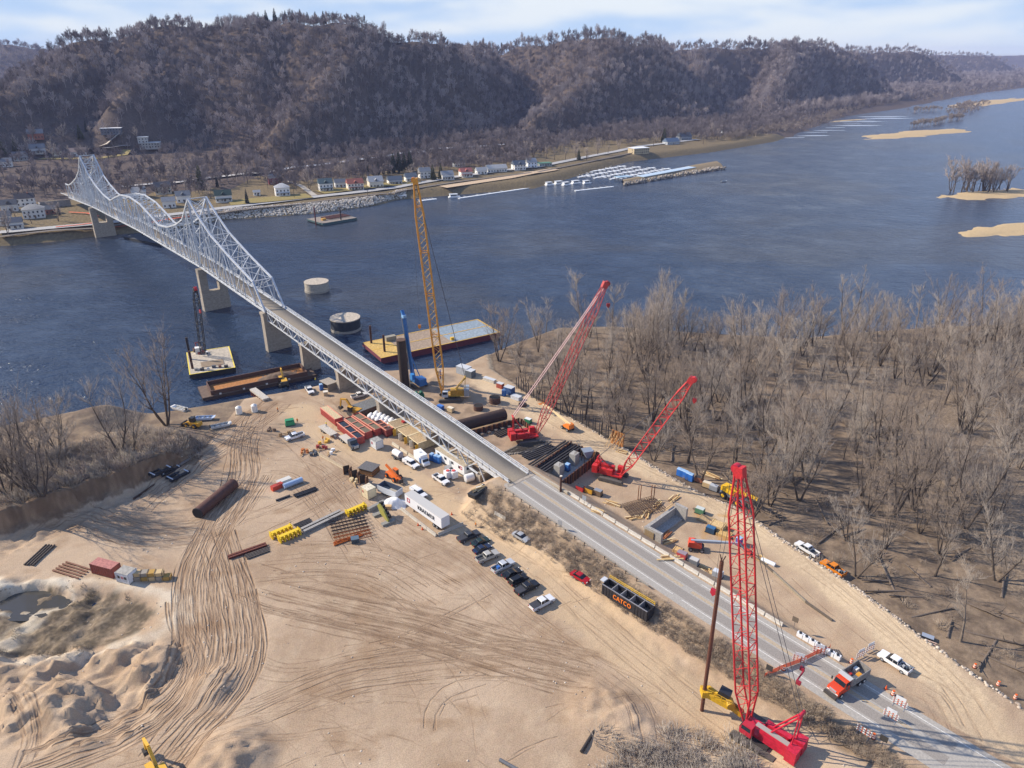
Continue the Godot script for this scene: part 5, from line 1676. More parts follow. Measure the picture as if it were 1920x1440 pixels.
	box(r, "engine_house", Vector3(-2.6, 3.0, 0), Vector3(3.4, 1.6, 2.8), blue)
	box(r, "cab", Vector3(1.4, 3.1, -1.1), Vector3(1.8, 2.0, 1.2), m("3b82c6", 0.4))
	var top: Vector3 = r.transform.affine_inverse() * vtop(rp, 26.0, -3.0, 1.0)
	bar(r, "mast", Vector3(3.0, 1.5, 0), top, 0.9, 0.9, blue)
	bar(r, "mast_head", top, top + Vector3(1.4, 2.0, 0), 1.0, 0.8, blue)
	box(r, "sheave_block", top + Vector3(0.2, 0.2, 0), Vector3(1.4, 1.0, 1.2), m("7da7cc", 0.5))
	for s in [-1, 1]:
		rod(r, "backstay", Vector3(-1.0, 2.4, s * 1.0), Vector3(3.0, 1.5, 0).lerp(top, 0.45), 0.18, blue, 6)
	rod(r, "kelly_bar", top + Vector3(1.6, -1, 0), Vector3(4.4, 2.0, 0), 0.26, m("8d8f92", 0.4, 0.4), 8)
	box(r, "rotary_drive", Vector3(4.2, 6.0, 0), Vector3(1.6, 1.8, 1.4), m("33363c", 0.5))
	rod(r, "auger", Vector3(4.4, 2.2, 0), Vector3(4.4, 0.1, 0), 0.7, m("4c4640", 0.7), 10)
	var casing := thing("steel_casing", "huge dark rusty steel casing pipe standing upright beside the bridge", "pipe", V(-37.75, -227.9))
	rod(casing, "shell", Vector3(0, -0.6, 0), Vector3(-0.4, 18.0, 0), 1.6, m("42352d", 0.75, 0.2, 4.0), 24)
	rod(casing, "rim", Vector3(-0.4, 18.0, 0), Vector3(-0.4, 18.25, 0), 1.68, m("5a4436", 0.75, 0.2), 24)

func vtop(p: Vector3, h: float, dx: float, dz: float) -> Vector3:
	return p + Vector3(dx, h, dz)

func barge(label: String, a: Vector3, b: Vector3, wide: float, high: float, side: String, deck: String, called := "deck_barge") -> Node3D:
	# a-b is the near waterline edge
	var d := (b - a)
	var turn := atan2(-d.z, d.x)
	var back := Vector3(-d.z, 0, d.x).normalized()
	if back.z > 0:
		back = -back
	var t := thing(called, label, "barge", Vector3((a.x + b.x) / 2, -2, (a.z + b.z) / 2) + back * wide / 2, turn)
	var l := d.length()
	node(t, "hull", prism("barge%.1f/%.1f" % [l, wide], PackedVector2Array([Vector2(-l / 2 + 2, -1), Vector2(l / 2 - 2, -1), Vector2(l / 2, high * 0.4), Vector2(l / 2, high), Vector2(-l / 2, high), Vector2(-l / 2, high * 0.4)]), wide / 2), m(side, 0.8, 0, 6.0))
	box(t, "deck", Vector3(0, high + 0.03, 0), Vector3(l - 0.3, 0.06, wide - 0.3), m(deck, 0.9, 0, 8.0))
	return t

func spud(t: Node, x: float, z: float, top: float, mat := "4a2c20") -> void:
	rod(t, "spud_pile", Vector3(x, -3, z), Vector3(x, top, z), 0.45, m(mat, 0.8, 0, 3.0), 12)

func build_river_things() -> void:
	var t := barge("large deck barge with maroon sides and yellow and grey deck", Vector3(-50.88, -2, -254.6), Vector3(-4.77, -2, -283.47), 19.5, 2.4, "6b2a38", "9c8873")
	var l: float = (Vector3(-4.77, -2, -283.47) - Vector3(-50.88, -2, -254.6)).length()
	box(t, "painted_deck", Vector3(-l / 2 + 5.2, 2.49, 0), Vector3(10, 0.03, 18.8), m("c9a65c", 0.85, 0, 7.0))
	box(t, "steel_deck_plate", Vector3(l * 0.28, 2.49, 4.7), Vector3(l * 0.4, 0.03, 8.6), m("93a0a8", 0.7, 0.1, 9.0))
	box(t, "steel_deck_plate", Vector3(l * 0.28, 2.49, -4.7), Vector3(l * 0.4, 0.03, 8.6), m("8c9aa3", 0.7, 0.1, 9.0))
	for z in [-9.5, 9.5, 0.0]:
		box(t, "deck_stripe", Vector3(0, 2.53, z), Vector3(l - 0.4, 0.04, 0.5), m("d4a945", 0.8, 0, 4.0))
	box(t, "deck_stripe", Vector3(l / 2 - 0.5, 2.53, 0), Vector3(0.6, 0.04, 18.6), m("d4a945", 0.8, 0, 4.0))
	spud(t, -l / 2 + 4.0, 4.0, 9.5)
	spud(t, -l / 2 + 3.0, -7.4, 10.0)
	box(t, "winch", Vector3(-l / 2 + 11, 3.4, -6.5), Vector3(4.4, 1.8, 2.2), m("8c8676", 0.8))
	box(t, "winch", Vector3(l * 0.1, 3.1, 7.0), Vector3(1.4, 1.2, 1.2), m("caa232", 0.7))
	# crane barge
	t = barge("small crane barge with pale deck and yellow edges off the sand spit", Vector3(-119.25, -2, -240.03), Vector3(-104.66, -2, -246.89), 24.0, 1.9, "2d2926", "b7ac9a", "crane_barge")
	l = (Vector3(-104.66, -2, -246.89) - Vector3(-119.25, -2, -240.03)).length()
	for z in [-11.7, 11.7]:
		box(t, "deck_edge", Vector3(0, 1.98, z), Vector3(l, 0.08, 0.4), m("d9c24a", 0.8))
	for x in [-l / 2 + 0.2, l / 2 - 0.2]:
		box(t, "deck_edge", Vector3(x, 1.97, 0), Vector3(0.4, 0.08, 24), m("d9c24a", 0.8))
	spud(t, -l / 2 + 1.2, -4.0, 11.0, "2c221d")
	spud(t, -l / 2 + 1.4, 6.0, 9.0, "4a251c")
	for k in 4:
		box(t, "timber_mat", Vector3(0.5, 2.05, 2.0 + 1.4 * k), Vector3(8, 0.25, 1.2), m("8c7a64", 0.9))
	for k in 6:
		box(t, "deck_gear", Vector3(-l / 2 + 2.5 + 2.1 * k, 2.4, 8.5 + (k % 3) * 0.9), Vector3(1.0 + 0.4 * (k % 2), 0.9, 1.0), m(["8f8d88", "3f3d40", "c9c6bf", "4c4f56", "6f4a3c", "2f3136"][k], 0.7))
	box(t, "deck_house", Vector3(-3.5, 3.2, -9.5), Vector3(2.4, 2.4, 2.2), m("d9d8d2", 0.7))
	# hopper barge of dredged sand
	var a: Vector3 = Vector3(-107.26, -2, -221.66)
	var b: Vector3 = Vector3(-72.86, -2, -241.96)
	var d := b - a
	l = d.length()
	t = barge("rusty brown open hopper barge grounded at the sand spit", a, b, 11.0, 1.2, "4c3a33", "6d5a4c", "hopper_barge")
	for z in [-4.6, 4.6]:
		box(t, "coaming", Vector3(0.0, 2.0, z), Vector3(l * 0.84, 1.8, 0.35), m("5a4036", 0.85, 0, 5.0))
	for x in [-0.42, 0.42]:
		box(t, "coaming", Vector3(l * x, 2.0, 0), Vector3(0.35, 1.8, 9.2), m("5a4036", 0.85, 0, 5.0))
	box(t, "hold_floor", Vector3(0, 1.34, 0), Vector3(l * 0.83, 0.1, 9.0), m("a8703a", 0.9, 0, 6.0))
	for k in 12:
		box(t, "rib", Vector3(-l * 0.4 + l * 0.072 * k, 1.95, -4.3), Vector3(0.25, 1.6, 0.3), m("4c362d", 0.85))
	var heap := node(t, "sand_heap", grid_mesh(-8, 8, -4, 4, 0.8, func(x, z): return 1.4 * (1.0 - ss(0.2, 1.0, sqrt(x * x / 60.0 + z * z / 15.0))) + 0.5 * nz.get_noise_2d(x * 0.5, z * 0.5) - 0.15, PAPER), m("6f5c4b", 0.95, 0, 3.0))
	heap.position = Vector3(l * 0.18, 1.45, 0.3)
	for k in 4:
		box(t, "bollard", Vector3(-l * 0.35 + l * 0.2 * k, 1.5, 5.2), Vector3(0.7, 0.5, 0.4), m("cfc9bf", 0.8))
	# far barges
	t = barge("flat barge carrying rusty beams moored below the rocky bank", Vector3(-133.59, -2, -502.14), Vector3(-113.03, -2, -521.87), 22.0, 1.8, "3c5a5e", "8d8276")
	for k in 6:
		box(t, "steel_beam", Vector3(4, 2.2 + 0.1 * k, -7 + 2.2 * k), Vector3(18, 0.5, 0.7), m("5a332c", 0.8))
	spud(t, -16, 5, 13.0, "6b2f28")
	spud(t, 2, 9, 11.0, "3c2a28")
	box(t, "deck_gear", Vector3(-8, 2.6, 2), Vector3(3, 1.4, 2.4), m("b98b3c", 0.7))
	t = barge("dark work barge lying beside the far bridge pier", Vector3(-254.78, -2, -463.49), Vector3(-221.93, -2, -443.34), 12.0, 1.4, "20242a", "3a4048")
	for k in 3:
		rod(t, "spud_pile", Vector3(-12 + 10.0 * k, -3, -3), Vector3(-12 + 10.0 * k, 7, -3), 0.5, m("2a2423", 0.8), 10)
	box(t, "deck_gear", Vector3(2, 2.4, -2), Vector3(6, 1.8, 3), m("b9bcc0", 0.7))
	# round caissons of the new bridge
	for q in [[Vector3(-99.58, -2, -350.22), 6.0, 4.7, "b2aa9c", "pale round concrete caisson standing farther out in the river"], [Vector3(-72.92, -2, -293.9), 6.4, 5.2, "2b333d", "dark-skirted round caisson nearer the bridge in the river"]]:
		var c := thing("caisson", q[4], "caisson", q[0])
		rod(c, "wall", Vector3(0, -2, 0), Vector3(0, q[2], 0), q[1], m(q[3], 0.85, 0, 6.0), 36)
		rod(c, "lid", Vector3(0, q[2] - 0.1, 0), Vector3(0, q[2] + 0.3, 0), q[1] + 0.15, m("b9ad9b", 0.9, 0, 7.0), 36)
		rod(c, "skirt", Vector3(0, -1, 0), Vector3(0, 1.0, 0), q[1] + 0.25, m("a39c90", 0.9, 0, 5.0), 36)
		rod(c, "beacon_post", Vector3(0, q[2], -1), Vector3(0, q[2] + 1.8, -1), 0.12, m("d8d4c8", 0.7), 6)
	skiff("white open skiff pulled up at the water beside the lone tree", V(-110.83, -211.68), 2.7, "d9d7d0")
	skiff("blue and white boat on a trailer near the lone tree", V(-99.35, -204.29), 0.1, "a9b9d0")
	skiff("grey aluminium boat on the sand with a long ramp", V(-92.27, -199.18), 0.5, "b4b6b6")
	skiff("tiny motor boat out on the river off the breakwater", Vector3(201.75, -1.9, -695.79), 0.3, "9aa3ac")

func skiff(label: String, at: Vector3, turn: float, col: String) -> void:
	var t := thing("skiff", label, "boat", at + Vector3(0, 0.3, 0), turn)
	var hull := m(col, 0.5)
	node(t, "hull", prism("skiff", PackedVector2Array([Vector2(-3, 0), Vector2(2.2, 0), Vector2(3.2, 0.8), Vector2(2.6, 0.75), Vector2(2.0, 0.25), Vector2(-2.9, 0.25), Vector2(-2.9, 0.75), Vector2(-3, 0.75)]), 0.95), hull)
	for k in [-1, 1]:
		box(t, "gunwale", Vector3(-0.3, 0.5, k * 0.95), Vector3(5.2, 0.6, 0.1), hull)
	for k in 3:
		box(t, "seat", Vector3(-1.8 + 1.6 * k, 0.5, 0), Vector3(0.4, 0.08, 1.8), m("4f5358", 0.7))
	box(t, "outboard_motor", Vector3(-3.2, 0.8, 0), Vector3(0.4, 0.9, 0.4), m("26282c", 0.5))

func wheel(t: Node, x: float, z: float, r: float, w: float, rim := "8f9296") -> void:
	var o := rod(t, "wheel", Vector3(x, r, z - w / 2), Vector3(x, r, z + w / 2), r, m("26262a", 0.85), 14)
	var k: float = signf(z) if z != 0 else 1.0
	var hub := rod(o, "rim", Vector3.ZERO, Vector3(0, 0.1, 0), 0.55, m(rim, 0.5), 10)
	hub.transform = Transform3D(Basis.from_scale(Vector3(0.55, 1.06, 0.55)), Vector3.ZERO)

func boom_lift(label: String, at: Vector3, turn: float, col: String, arm: String, raise: float, reach: float, jib: float, basket: String) -> void:
	var t := thing("boom_lift", label, "boom lift", at, turn)
	var c := m(col, 0.45)
	var am := m(arm, 0.5)
	for x in [-1.3, 1.3]:
		for z in [-1.1, 1.1]:
			wheel(t, x, z, 0.55, 0.42)
	box(t, "chassis", Vector3(0, 0.75, 0), Vector3(3.2, 0.45, 1.6), m("4b4d52", 0.7))
	node(t, "turntable", prism("turntable", PackedVector2Array([Vector2(-2.0, 1.0), Vector2(1.0, 1.0), Vector2(1.2, 1.5), Vector2(-0.6, 2.5), Vector2(-1.9, 2.4)]), 1.05), c)
	var a := Vector3(-1.4, 2.3, 0)
	var b := a + Vector3(cos(raise) * reach, sin(raise) * reach, 0)
	bar(t, "main_boom", a, a.lerp(b, 0.62), 0.55, 0.6, am)
	bar(t, "inner_boom", a.lerp(b, 0.55), b, 0.38, 0.42, am)
	var e := b + Vector3(cos(raise + jib), sin(raise + jib), 0) * 2.6
	bar(t, "jib", b, e, 0.3, 0.3, am)
	var bk := part(t, "basket")
	var bm := m(basket, 0.6)
	box(bk, "floor", e + Vector3(0.5, 0, 0), Vector3(1.0, 0.1, 2.2), bm)
	for z in [-1.1, 1.1]:
		for x in [0.0, 1.0]:
			rod(bk, "post", e + Vector3(x, 0, z), e + Vector3(x, 1.1, z), 0.05, bm, 5)
	for x in [0.0, 1.0]:
		rod(bk, "rail", e + Vector3(x, 1.1, -1.1), e + Vector3(x, 1.1, 1.1), 0.05, bm, 5)

func excavator(label: String, at: Vector3, turn: float, col: String, swing: float) -> void:
	var t := thing("excavator", label, "excavator", at, turn)
	crawler(t, 4.4, 2.7, 0.7, m("3d3a37", 0.85))
	var c := m(col, 0.5)
	var up := part(t, "upper_structure")
	up.rotation.y = swing
	box(up, "house", Vector3(-1.0, 1.9, 0.3), Vector3(3.2, 1.3, 2.0), c)
	node(up, "counterweight", prism("exc_cw", PackedVector2Array([Vector2(-3.2, 1.3), Vector2(-2.4, 1.2), Vector2(-2.4, 2.5), Vector2(-3.0, 2.4)]), 1.3), m("35332f", 0.6))
	box(up, "cab", Vector3(0.7, 2.3, -0.75), Vector3(1.6, 1.7, 1.0), m("2b2b2c", 0.3))
	box(up, "cab_roof", Vector3(0.7, 3.2, -0.75), Vector3(1.7, 0.12, 1.1), c)
	bar(up, "boom", Vector3(0.8, 1.9, 0.2), Vector3(3.0, 4.8, 0.2), 0.5, 0.7, c)
	bar(up, "boom", Vector3(3.0, 4.8, 0.2), Vector3(5.4, 4.4, 0.2), 0.45, 0.55, c)
	bar(up, "stick", Vector3(5.4, 4.6, 0.2), Vector3(6.0, 1.6, 0.2), 0.35, 0.45, c)
	node(up, "bucket", prism("exc_b", PackedVector2Array([Vector2(5.4, 1.5), Vector2(6.4, 1.7), Vector2(6.5, 0.9), Vector2(5.7, 0.5), Vector2(5.2, 0.9)]), 0.6), m("3a3632", 0.7)).position.z = 0.2

func build_machines() -> void:
	excavator("yellow tracked excavator working sand at the hopper barge", V(-83.27, -235.33), 1.99, "c99a35", 0.0)
	excavator("black and yellow mini excavator wedged between the red tanks", V(-51.83, -207.68), 2.2, "b98a2c", 0.4)
	excavator("yellow excavator arm poking up at the bottom edge of the yard", V(-57.31, -78.11), 2.34, "d0a02c", 0.0)
	# wheel loader by the lone tree
	var t := thing("wheel_loader", "yellow wheel loader with dark bucket parked by the lone tree", "loader", V(-101.39, -199.54), 2.82)
	var y := m("c08f24", 0.5)
	for x in [-1.5, 1.5]:
		for z in [-1.1, 1.1]:
			wheel(t, x, z, 0.8, 0.6, "b88a24")
	node(t, "body", prism("loader", PackedVector2Array([Vector2(-3.2, 0.9), Vector2(2.0, 0.9), Vector2(2.0, 1.5), Vector2(0.2, 1.7), Vector2(-3.1, 2.1)]), 0.9), y)
	box(t, "cab", Vector3(-0.3, 2.6, 0), Vector3(1.5, 1.6, 1.4), m("2b2b2c", 0.3))
	for z in [-0.7, 0.7]:
		bar(t, "lift_arm", Vector3(0.8, 1.8, z), Vector3(3.4, 0.7, z), 0.25, 0.35, y)
	node(t, "bucket", prism("lbucket", PackedVector2Array([Vector2(3.2, 0.2), Vector2(4.6, 0.1), Vector2(3.6, 0.5), Vector2(3.5, 1.3), Vector2(3.2, 1.2)]), 1.4), m("4a4540", 0.7))
	boom_lift("orange boom lift with lowered cream arm beside the post wall", V(17.44, -197.02), 2.18, "d8782a", "e2c79a", 0.12, 12.0, -0.2, "c9772c")
	boom_lift("red boom lift with grey arm reaching towards the tall red crane", V(43.65, -136.71), -0.23, "d1492c", "8e98a4", 0.1, 11.0, -1.0, "c2452f")
	# orange telehandler
	t = thing("telehandler", "orange telehandler with raised boom in the middle of the yard", "telehandler", V(-33.03, -169.06), -0.78)
	var o := m("d5691f", 0.45)
	for x in [-1.7, 1.7]:
		for z in [-1.15, 1.15]:
			wheel(t, x, z, 0.7, 0.5, "cf6a22")
	node(t, "body", prism("tele", PackedVector2Array([Vector2(-2.6, 0.7), Vector2(2.5, 0.7), Vector2(2.5, 1.2), Vector2(0.8, 1.4), Vector2(-2.5, 1.5)]), 0.9), o)
	box(t, "cab", Vector3(0.2, 2.0, -0.75), Vector3(1.6, 1.6, 0.9), m("3a3530", 0.3))
	box(t, "cab_roof", Vector3(0.2, 2.85, -0.75), Vector3(1.7, 0.12, 1.0), o)
	bar(t, "boom", Vector3(-2.8, 3.4, 0.3), Vector3(2.2, 1.7, 0.3), 0.5, 0.55, o)
	bar(t, "inner_boom", Vector3(2.0, 1.75, 0.3), Vector3(3.6, 1.2, 0.3), 0.38, 0.42, o)
	box(t, "fork_carriage", Vector3(3.8, 0.9, 0.3), Vector3(0.3, 1.0, 1.4), m("3c3835", 0.6))
	for z in [-0.1, 0.7]:
		box(t, "fork", Vector3(4.6, 0.35, z), Vector3(1.4, 0.1, 0.16), m("3c3835", 0.6))
	# yellow mobile crane
	t = thing("mobile_crane", "yellow rough-terrain mobile crane with lowered telescopic boom by the woods", "crane", V(58.98, -159.05), -0.94)
	var ym := m("dcae1e", 0.45)
	for x in [-2.3, 2.3]:
		for z in [-1.4, 1.4]:
			wheel(t, x, z, 0.95, 0.7, "d8ab24")
	box(t, "carrier", Vector3(0, 1.35, 0), Vector3(7.4, 0.8, 2.3), m("73777c", 0.6))
	for x in [-3.5, 3.5]:
		box(t, "outrigger", Vector3(x, 1.0, 0), Vector3(0.5, 0.5, 3.0), m("5c6066", 0.6))
	node(t, "superstructure", prism("rtsup", PackedVector2Array([Vector2(-3.6, 1.9), Vector2(0.8, 1.9), Vector2(0.6, 2.6), Vector2(-1.4, 3.6), Vector2(-3.6, 3.3)]), 1.15), ym)
	node(t, "cab", prism("rtcab", PackedVector2Array([Vector2(0.2, 1.8), Vector2(2.0, 1.8), Vector2(2.1, 2.6), Vector2(1.6, 3.5), Vector2(0.2, 3.5)]), 0.5), m("cfa321", 0.4)).position.z = -0.95
	box(t, "cab_window", Vector3(1.1, 2.9, -1.47), Vector3(1.4, 0.9, 0.06), m("222b33", 0.2))
	bar(t, "boom", Vector3(-2.6, 3.2, 0.2), Vector3(4.0, 3.9, 0.2), 0.8, 0.9, ym)
	bar(t, "inner_boom", Vector3(3.8, 3.9, 0.2), Vector3(7.4, 4.25, 0.2), 0.6, 0.7, m("cfa321", 0.45))
	box(t, "boom_head", Vector3(7.7, 4.1, 0.2), Vector3(0.8, 1.1, 0.9), m("2e3034", 0.6))
	rod(t, "lift_cylinder", Vector3(0.2, 2.0, 0.2), Vector3(3.0, 3.5, 0.2), 0.22, m("8d9095", 0.4, 0.4), 8)

func lamps(t: Node, front: float, rear: float, y: float, half: float) -> void:
	for k in [-1, 1]:
		box(t, "headlight", Vector3(front, y, k * (half - 0.28)), Vector3(0.1, 0.2, 0.42), m("e6e8e6", 0.2))
		box(t, "taillight", Vector3(rear, y + 0.1, k * (half - 0.15)), Vector3(0.08, 0.4, 0.22), m("8e1c1c", 0.3))

func pickup(label: String, at: Vector3, turn: float, col: String, cargo := "") -> void:
	var t := thing("pickup_truck", label, "pickup truck", at, turn)
	var c := m(col, 0.3, 0.1)
	var glass := m("1b2128", 0.12)
	node(t, "body", prism("pu_body", PackedVector2Array([Vector2(-2.95, 0.5), Vector2(2.85, 0.5), Vector2(2.95, 0.75), Vector2(2.85, 1.08), Vector2(1.35, 1.22), Vector2(-0.85, 1.22), Vector2(-0.85, 0.8), Vector2(-2.95, 0.8)]), 0.98, 0.9, 0.1), c)
	for k in [-1, 1]:
		box(t, "bed_side", Vector3(-1.9, 0.95, k * 0.93), Vector3(2.1, 0.6, 0.1), c)
	box(t, "tailgate", Vector3(-2.92, 0.95, 0), Vector3(0.08, 0.6, 1.9), c)
	box(t, "bed_floor", Vector3(-1.9, 0.83, 0), Vector3(2.0, 0.04, 1.76), m("3a3a3c", 0.7))
	node(t, "greenhouse", prism("pu_glass", PackedVector2Array([Vector2(-0.84, 1.21), Vector2(1.45, 1.21), Vector2(0.72, 1.8), Vector2(-0.7, 1.82)]), 0.93, 1.21, 0.3), glass)
	node(t, "roof", prism("pu_roof", PackedVector2Array([Vector2(-0.75, 1.8), Vector2(0.74, 1.79), Vector2(0.6, 1.89), Vector2(-0.65, 1.91)]), 0.76), c)
	for x in [-0.84, 0.05]:
		for k in [-1, 1]:
			bar(t, "pillar", Vector3(x, 1.2, k * 0.93), Vector3(x + 0.05, 1.82, k * 0.77), 0.06, 0.14, c)
	box(t, "front_bumper", Vector3(2.95, 0.6, 0), Vector3(0.16, 0.26, 1.9), m("7c7f83", 0.4, 0.4))
	box(t, "grille", Vector3(2.9, 0.86, 0), Vector3(0.1, 0.26, 1.0), m("33363a", 0.5))
	lamps(t, 2.88, -2.97, 0.92, 0.98)
	for x in [-1.85, 1.9]:
		for z in [-0.86, 0.86]:
			wheel(t, x, z, 0.4, 0.28)
	if cargo == "cover":
		box(t, "bed_cover", Vector3(-1.9, 1.28, 0), Vector3(2.05, 0.06, 1.86), m("33343a", 0.7))
	elif cargo == "tools":
		for k in 4:
			box(t, "tool_box", Vector3(-1.2 - 0.45 * k, 1.15, -0.5 + 0.33 * k), Vector3(0.4, 0.5, 0.6), m(["5a6066", "9b9d9f", "46505a", "777b7e"][k], 0.6))
	elif cargo == "rack":
		for k in [-1, 1]:
			rod(t, "ladder_rack", Vector3(-2.8, 1.9, k * 0.9), Vector3(0.6, 2.0, k * 0.9), 0.05, m("9b9d9f", 0.5), 5)
		box(t, "utility_box", Vector3(-1.9, 1.3, 0), Vector3(2.0, 0.5, 1.9), m("d9dad8", 0.5))
	elif cargo == "blue":
		box(t, "blue_barrel", Vector3(-1.5, 1.2, 0.2), Vector3(0.7, 0.7, 0.7), m("2f62a8", 0.5))

func car(label: String, at: Vector3, turn: float, col: String, kind := "sedan") -> void:
	var t := thing("parked_car", label, "car", at, turn)
	var c := m(col, 0.28, 0.15)
	var body := PackedVector2Array([Vector2(-2.3, 0.4), Vector2(2.3, 0.4), Vector2(2.38, 0.65), Vector2(2.2, 0.82), Vector2(1.0, 0.98), Vector2(-1.6, 1.0), Vector2(-2.35, 0.92)])
	var gl := PackedVector2Array([Vector2(-1.65, 0.98), Vector2(1.1, 0.97), Vector2(0.35, 1.4), Vector2(-0.9, 1.42)])
	var rf := PackedVector2Array([Vector2(-0.95, 1.4), Vector2(0.4, 1.38), Vector2(0.2, 1.46), Vector2(-0.8, 1.48)])
	if kind == "suv":
		body = PackedVector2Array([Vector2(-2.3, 0.45), Vector2(2.25, 0.45), Vector2(2.35, 0.75), Vector2(2.2, 1.0), Vector2(1.1, 1.12), Vector2(-2.3, 1.15)])
		gl = PackedVector2Array([Vector2(-2.25, 1.13), Vector2(1.2, 1.11), Vector2(0.5, 1.7), Vector2(-2.0, 1.72)])
		rf = PackedVector2Array([Vector2(-2.05, 1.7), Vector2(0.55, 1.68), Vector2(0.4, 1.78), Vector2(-1.95, 1.8)])
	node(t, "body", prism("car_b" + kind, body, 0.9, 0.7, 0.12), c)
	node(t, "greenhouse", prism("car_g" + kind, gl, 0.84, 0.98, 0.35), m("161b21", 0.1))
	node(t, "roof", prism("car_r" + kind, rf, 0.68 if kind == "sedan" else 0.62), c)
	lamps(t, 2.3, -2.36, 0.7, 0.88)
	for x in [-1.4, 1.45]:
		for z in [-0.8, 0.8]:
			wheel(t, x, z, 0.34, 0.22)

func build_vehicles() -> void:
	pickup("charcoal pickup, first of the parked row, next to the concrete barriers", V(-10.55, -141.78), 0.61, "3b3d42", "cover")
	car("dark green sedan, second in the parked row", V(-7.6, -139.7), 0.63, "1f3230")
	car("dark blue sedan, third in the parked row", V(-7.11, -137.05), 0.62, "1e2c48")
	pickup("tan-silver pickup, fourth in the parked row", V(-5.75, -134.08), 0.59, "a9a69f")
	pickup("silver crew-cab pickup with a blue load in its bed", V(-2.08, -130.65), 0.67, "b5b9bd", "blue")
	car("black sedan between the silver pickup and the black sport utility", V(0, -128.24), 0.62, "17191c")
	car("black boxy sport utility car, second from the row's near end of dark ones", V(1.43, -125.9), 0.65, "1b1c20", "suv")
	pickup("black pickup with covered bed beside the lone white pickup", V(3.29, -123.28), 0.66, "1c1f27", "cover")
	pickup("white pickup with black bed cover, last and apart in the parked row", V(6.41, -118.59), 0.64, "d9dadb", "cover")
	car("silver sedan parked alone below the brushy embankment", V(2.18, -139.53), -0.77, "a9abad")
	car("bright red hatchback parked alone near the black tank", V(15.18, -125.38), -0.76, "a81320")
	pickup("white pickup on the haul road ahead of the orange one", V(70.35, -137.49), 2.13, "dedede")
	pickup("orange pickup with a loaded bed on the haul road", V(73.73, -130.51), 2.1, "d8801c", "tools")
	pickup("large white service pickup beside the road barricades at right", V(71.6, -98.97), 2.19, "e4e4e4", "tools")
	pickup("white crew-cab pickup facing left in the middle of the yard", V(-66.89, -191.9), -2.5, "dfe0e1")
	pickup("white pickup near the shed on the sand spit", V(-70.89, -225.22), -1.07, "dcdcdb", "tools")
	pickup("white flatbed pickup half hidden behind the bridge truss", V(-52.66, -220.93), 0.54, "d8d6d2")
	pickup("white pickup nearest the white tanks and office trailer", V(-19.64, -167.41), -0.84, "e0e0e0")
	pickup("white utility pickup towing beside the white tank trailer", V(-29, -175.88), -0.78, "dedede", "rack")
	pickup("white pickup mostly hidden behind the long white trailer", V(-25.06, -160.83), -0.83, "dcdcdc", "rack")
	# box van
	var t := thing("box_van", "white box van with blue door beside the portable toilets", "van", V(-25.95, -177.36), -0.97)
	box(t, "cargo_box", Vector3(-0.9, 1.9, 0), Vector3(4.2, 2.5, 2.3), m("dfe2e4", 0.5))
	node(t, "cab", prism("vancab", PackedVector2Array([Vector2(1.2, 0.5), Vector2(2.9, 0.5), Vector2(2.9, 1.2), Vector2(2.3, 1.5), Vector2(1.9, 2.2), Vector2(1.2, 2.2)]), 1.0), m("d6d8da", 0.4))
	box(t, "windscreen", Vector3(2.12, 1.85, 0), Vector3(0.08, 0.75, 1.8), m("1b2128", 0.12), Vector3(0, 0, 0.5))
	box(t, "side_door", Vector3(0.9, 1.6, 1.17), Vector3(0.9, 1.7, 0.06), m("3c5f92", 0.5))
	box(t, "roof_vent", Vector3(-0.9, 3.2, 0), Vector3(0.8, 0.12, 0.8), m("b9bcbf", 0.5))
	lamps(t, 2.92, -3.0, 0.8, 1.0)
	for x in [-1.8, 2.0]:
		for z in [-0.95, 0.95]:
			wheel(t, x, z, 0.42, 0.3)
	# flatbed truck and trailer
	t = thing("flatbed_truck", "dark-cabbed flatbed lorry beside the red tanks", "truck", V(-49.14, -187.93), -0.9)
	box(t, "bed", Vector3(-1.8, 1.25, 0), Vector3(6.0, 0.25, 2.5), m("b7b0a3", 0.8))
	box(t, "frame", Vector3(0, 0.9, 0), Vector3(9.0, 0.4, 1.0), m("35363a", 0.7))
	node(t, "cab", prism("ltcab", PackedVector2Array([Vector2(1.4, 0.7), Vector2(4.4, 0.7), Vector2(4.5, 1.6), Vector2(3.2, 1.75), Vector2(2.8, 2.7), Vector2(1.4, 2.7)]), 1.15), m("39424e", 0.35))
	box(t, "windscreen", Vector3(3.02, 2.25, 0), Vector3(0.08, 0.9, 2.0), m("151b22", 0.12), Vector3(0, 0, 0.4))
	box(t, "grille", Vector3(4.5, 1.2, 0), Vector3(0.12, 0.8, 1.6), m("aab0b5", 0.35, 0.4))
	box(t, "headboard", Vector3(1.2, 2.0, 0), Vector3(0.12, 1.5, 2.4), m("8d9298", 0.5))
	for x in [-3.6, -2.4, 3.5]:
		for z in [-1.05, 1.05]:
			wheel(t, x, z, 0.5, 0.4)
	t = thing("flatbed_trailer", "empty pale flatbed trailer parked left of the red tanks", "trailer", V(-57.5, -195.32), -0.85)
	box(t, "bed", Vector3(0, 1.1, 0), Vector3(8.0, 0.25, 2.5), m("c0b8aa", 0.8, 0, 3.0))
	box(t, "neck", Vector3(4.6, 0.9, 0), Vector3(1.8, 0.3, 0.5), m("55565a", 0.7))
	for x in [-2.2, -1.0]:
		for z in [-1.0, 1.0]:
			wheel(t, x, z, 0.45, 0.35)
	for k in [-1, 1]:
		box(t, "landing_leg", Vector3(3.4, 0.5, k * 0.8), Vector3(0.2, 1.0, 0.2), m("7d3a30", 0.7))
	t = thing("tank_trailer", "white cylindrical tank on a dark trailer behind the utility pickup", "trailer", V(-33.24, -179.76), -0.77)
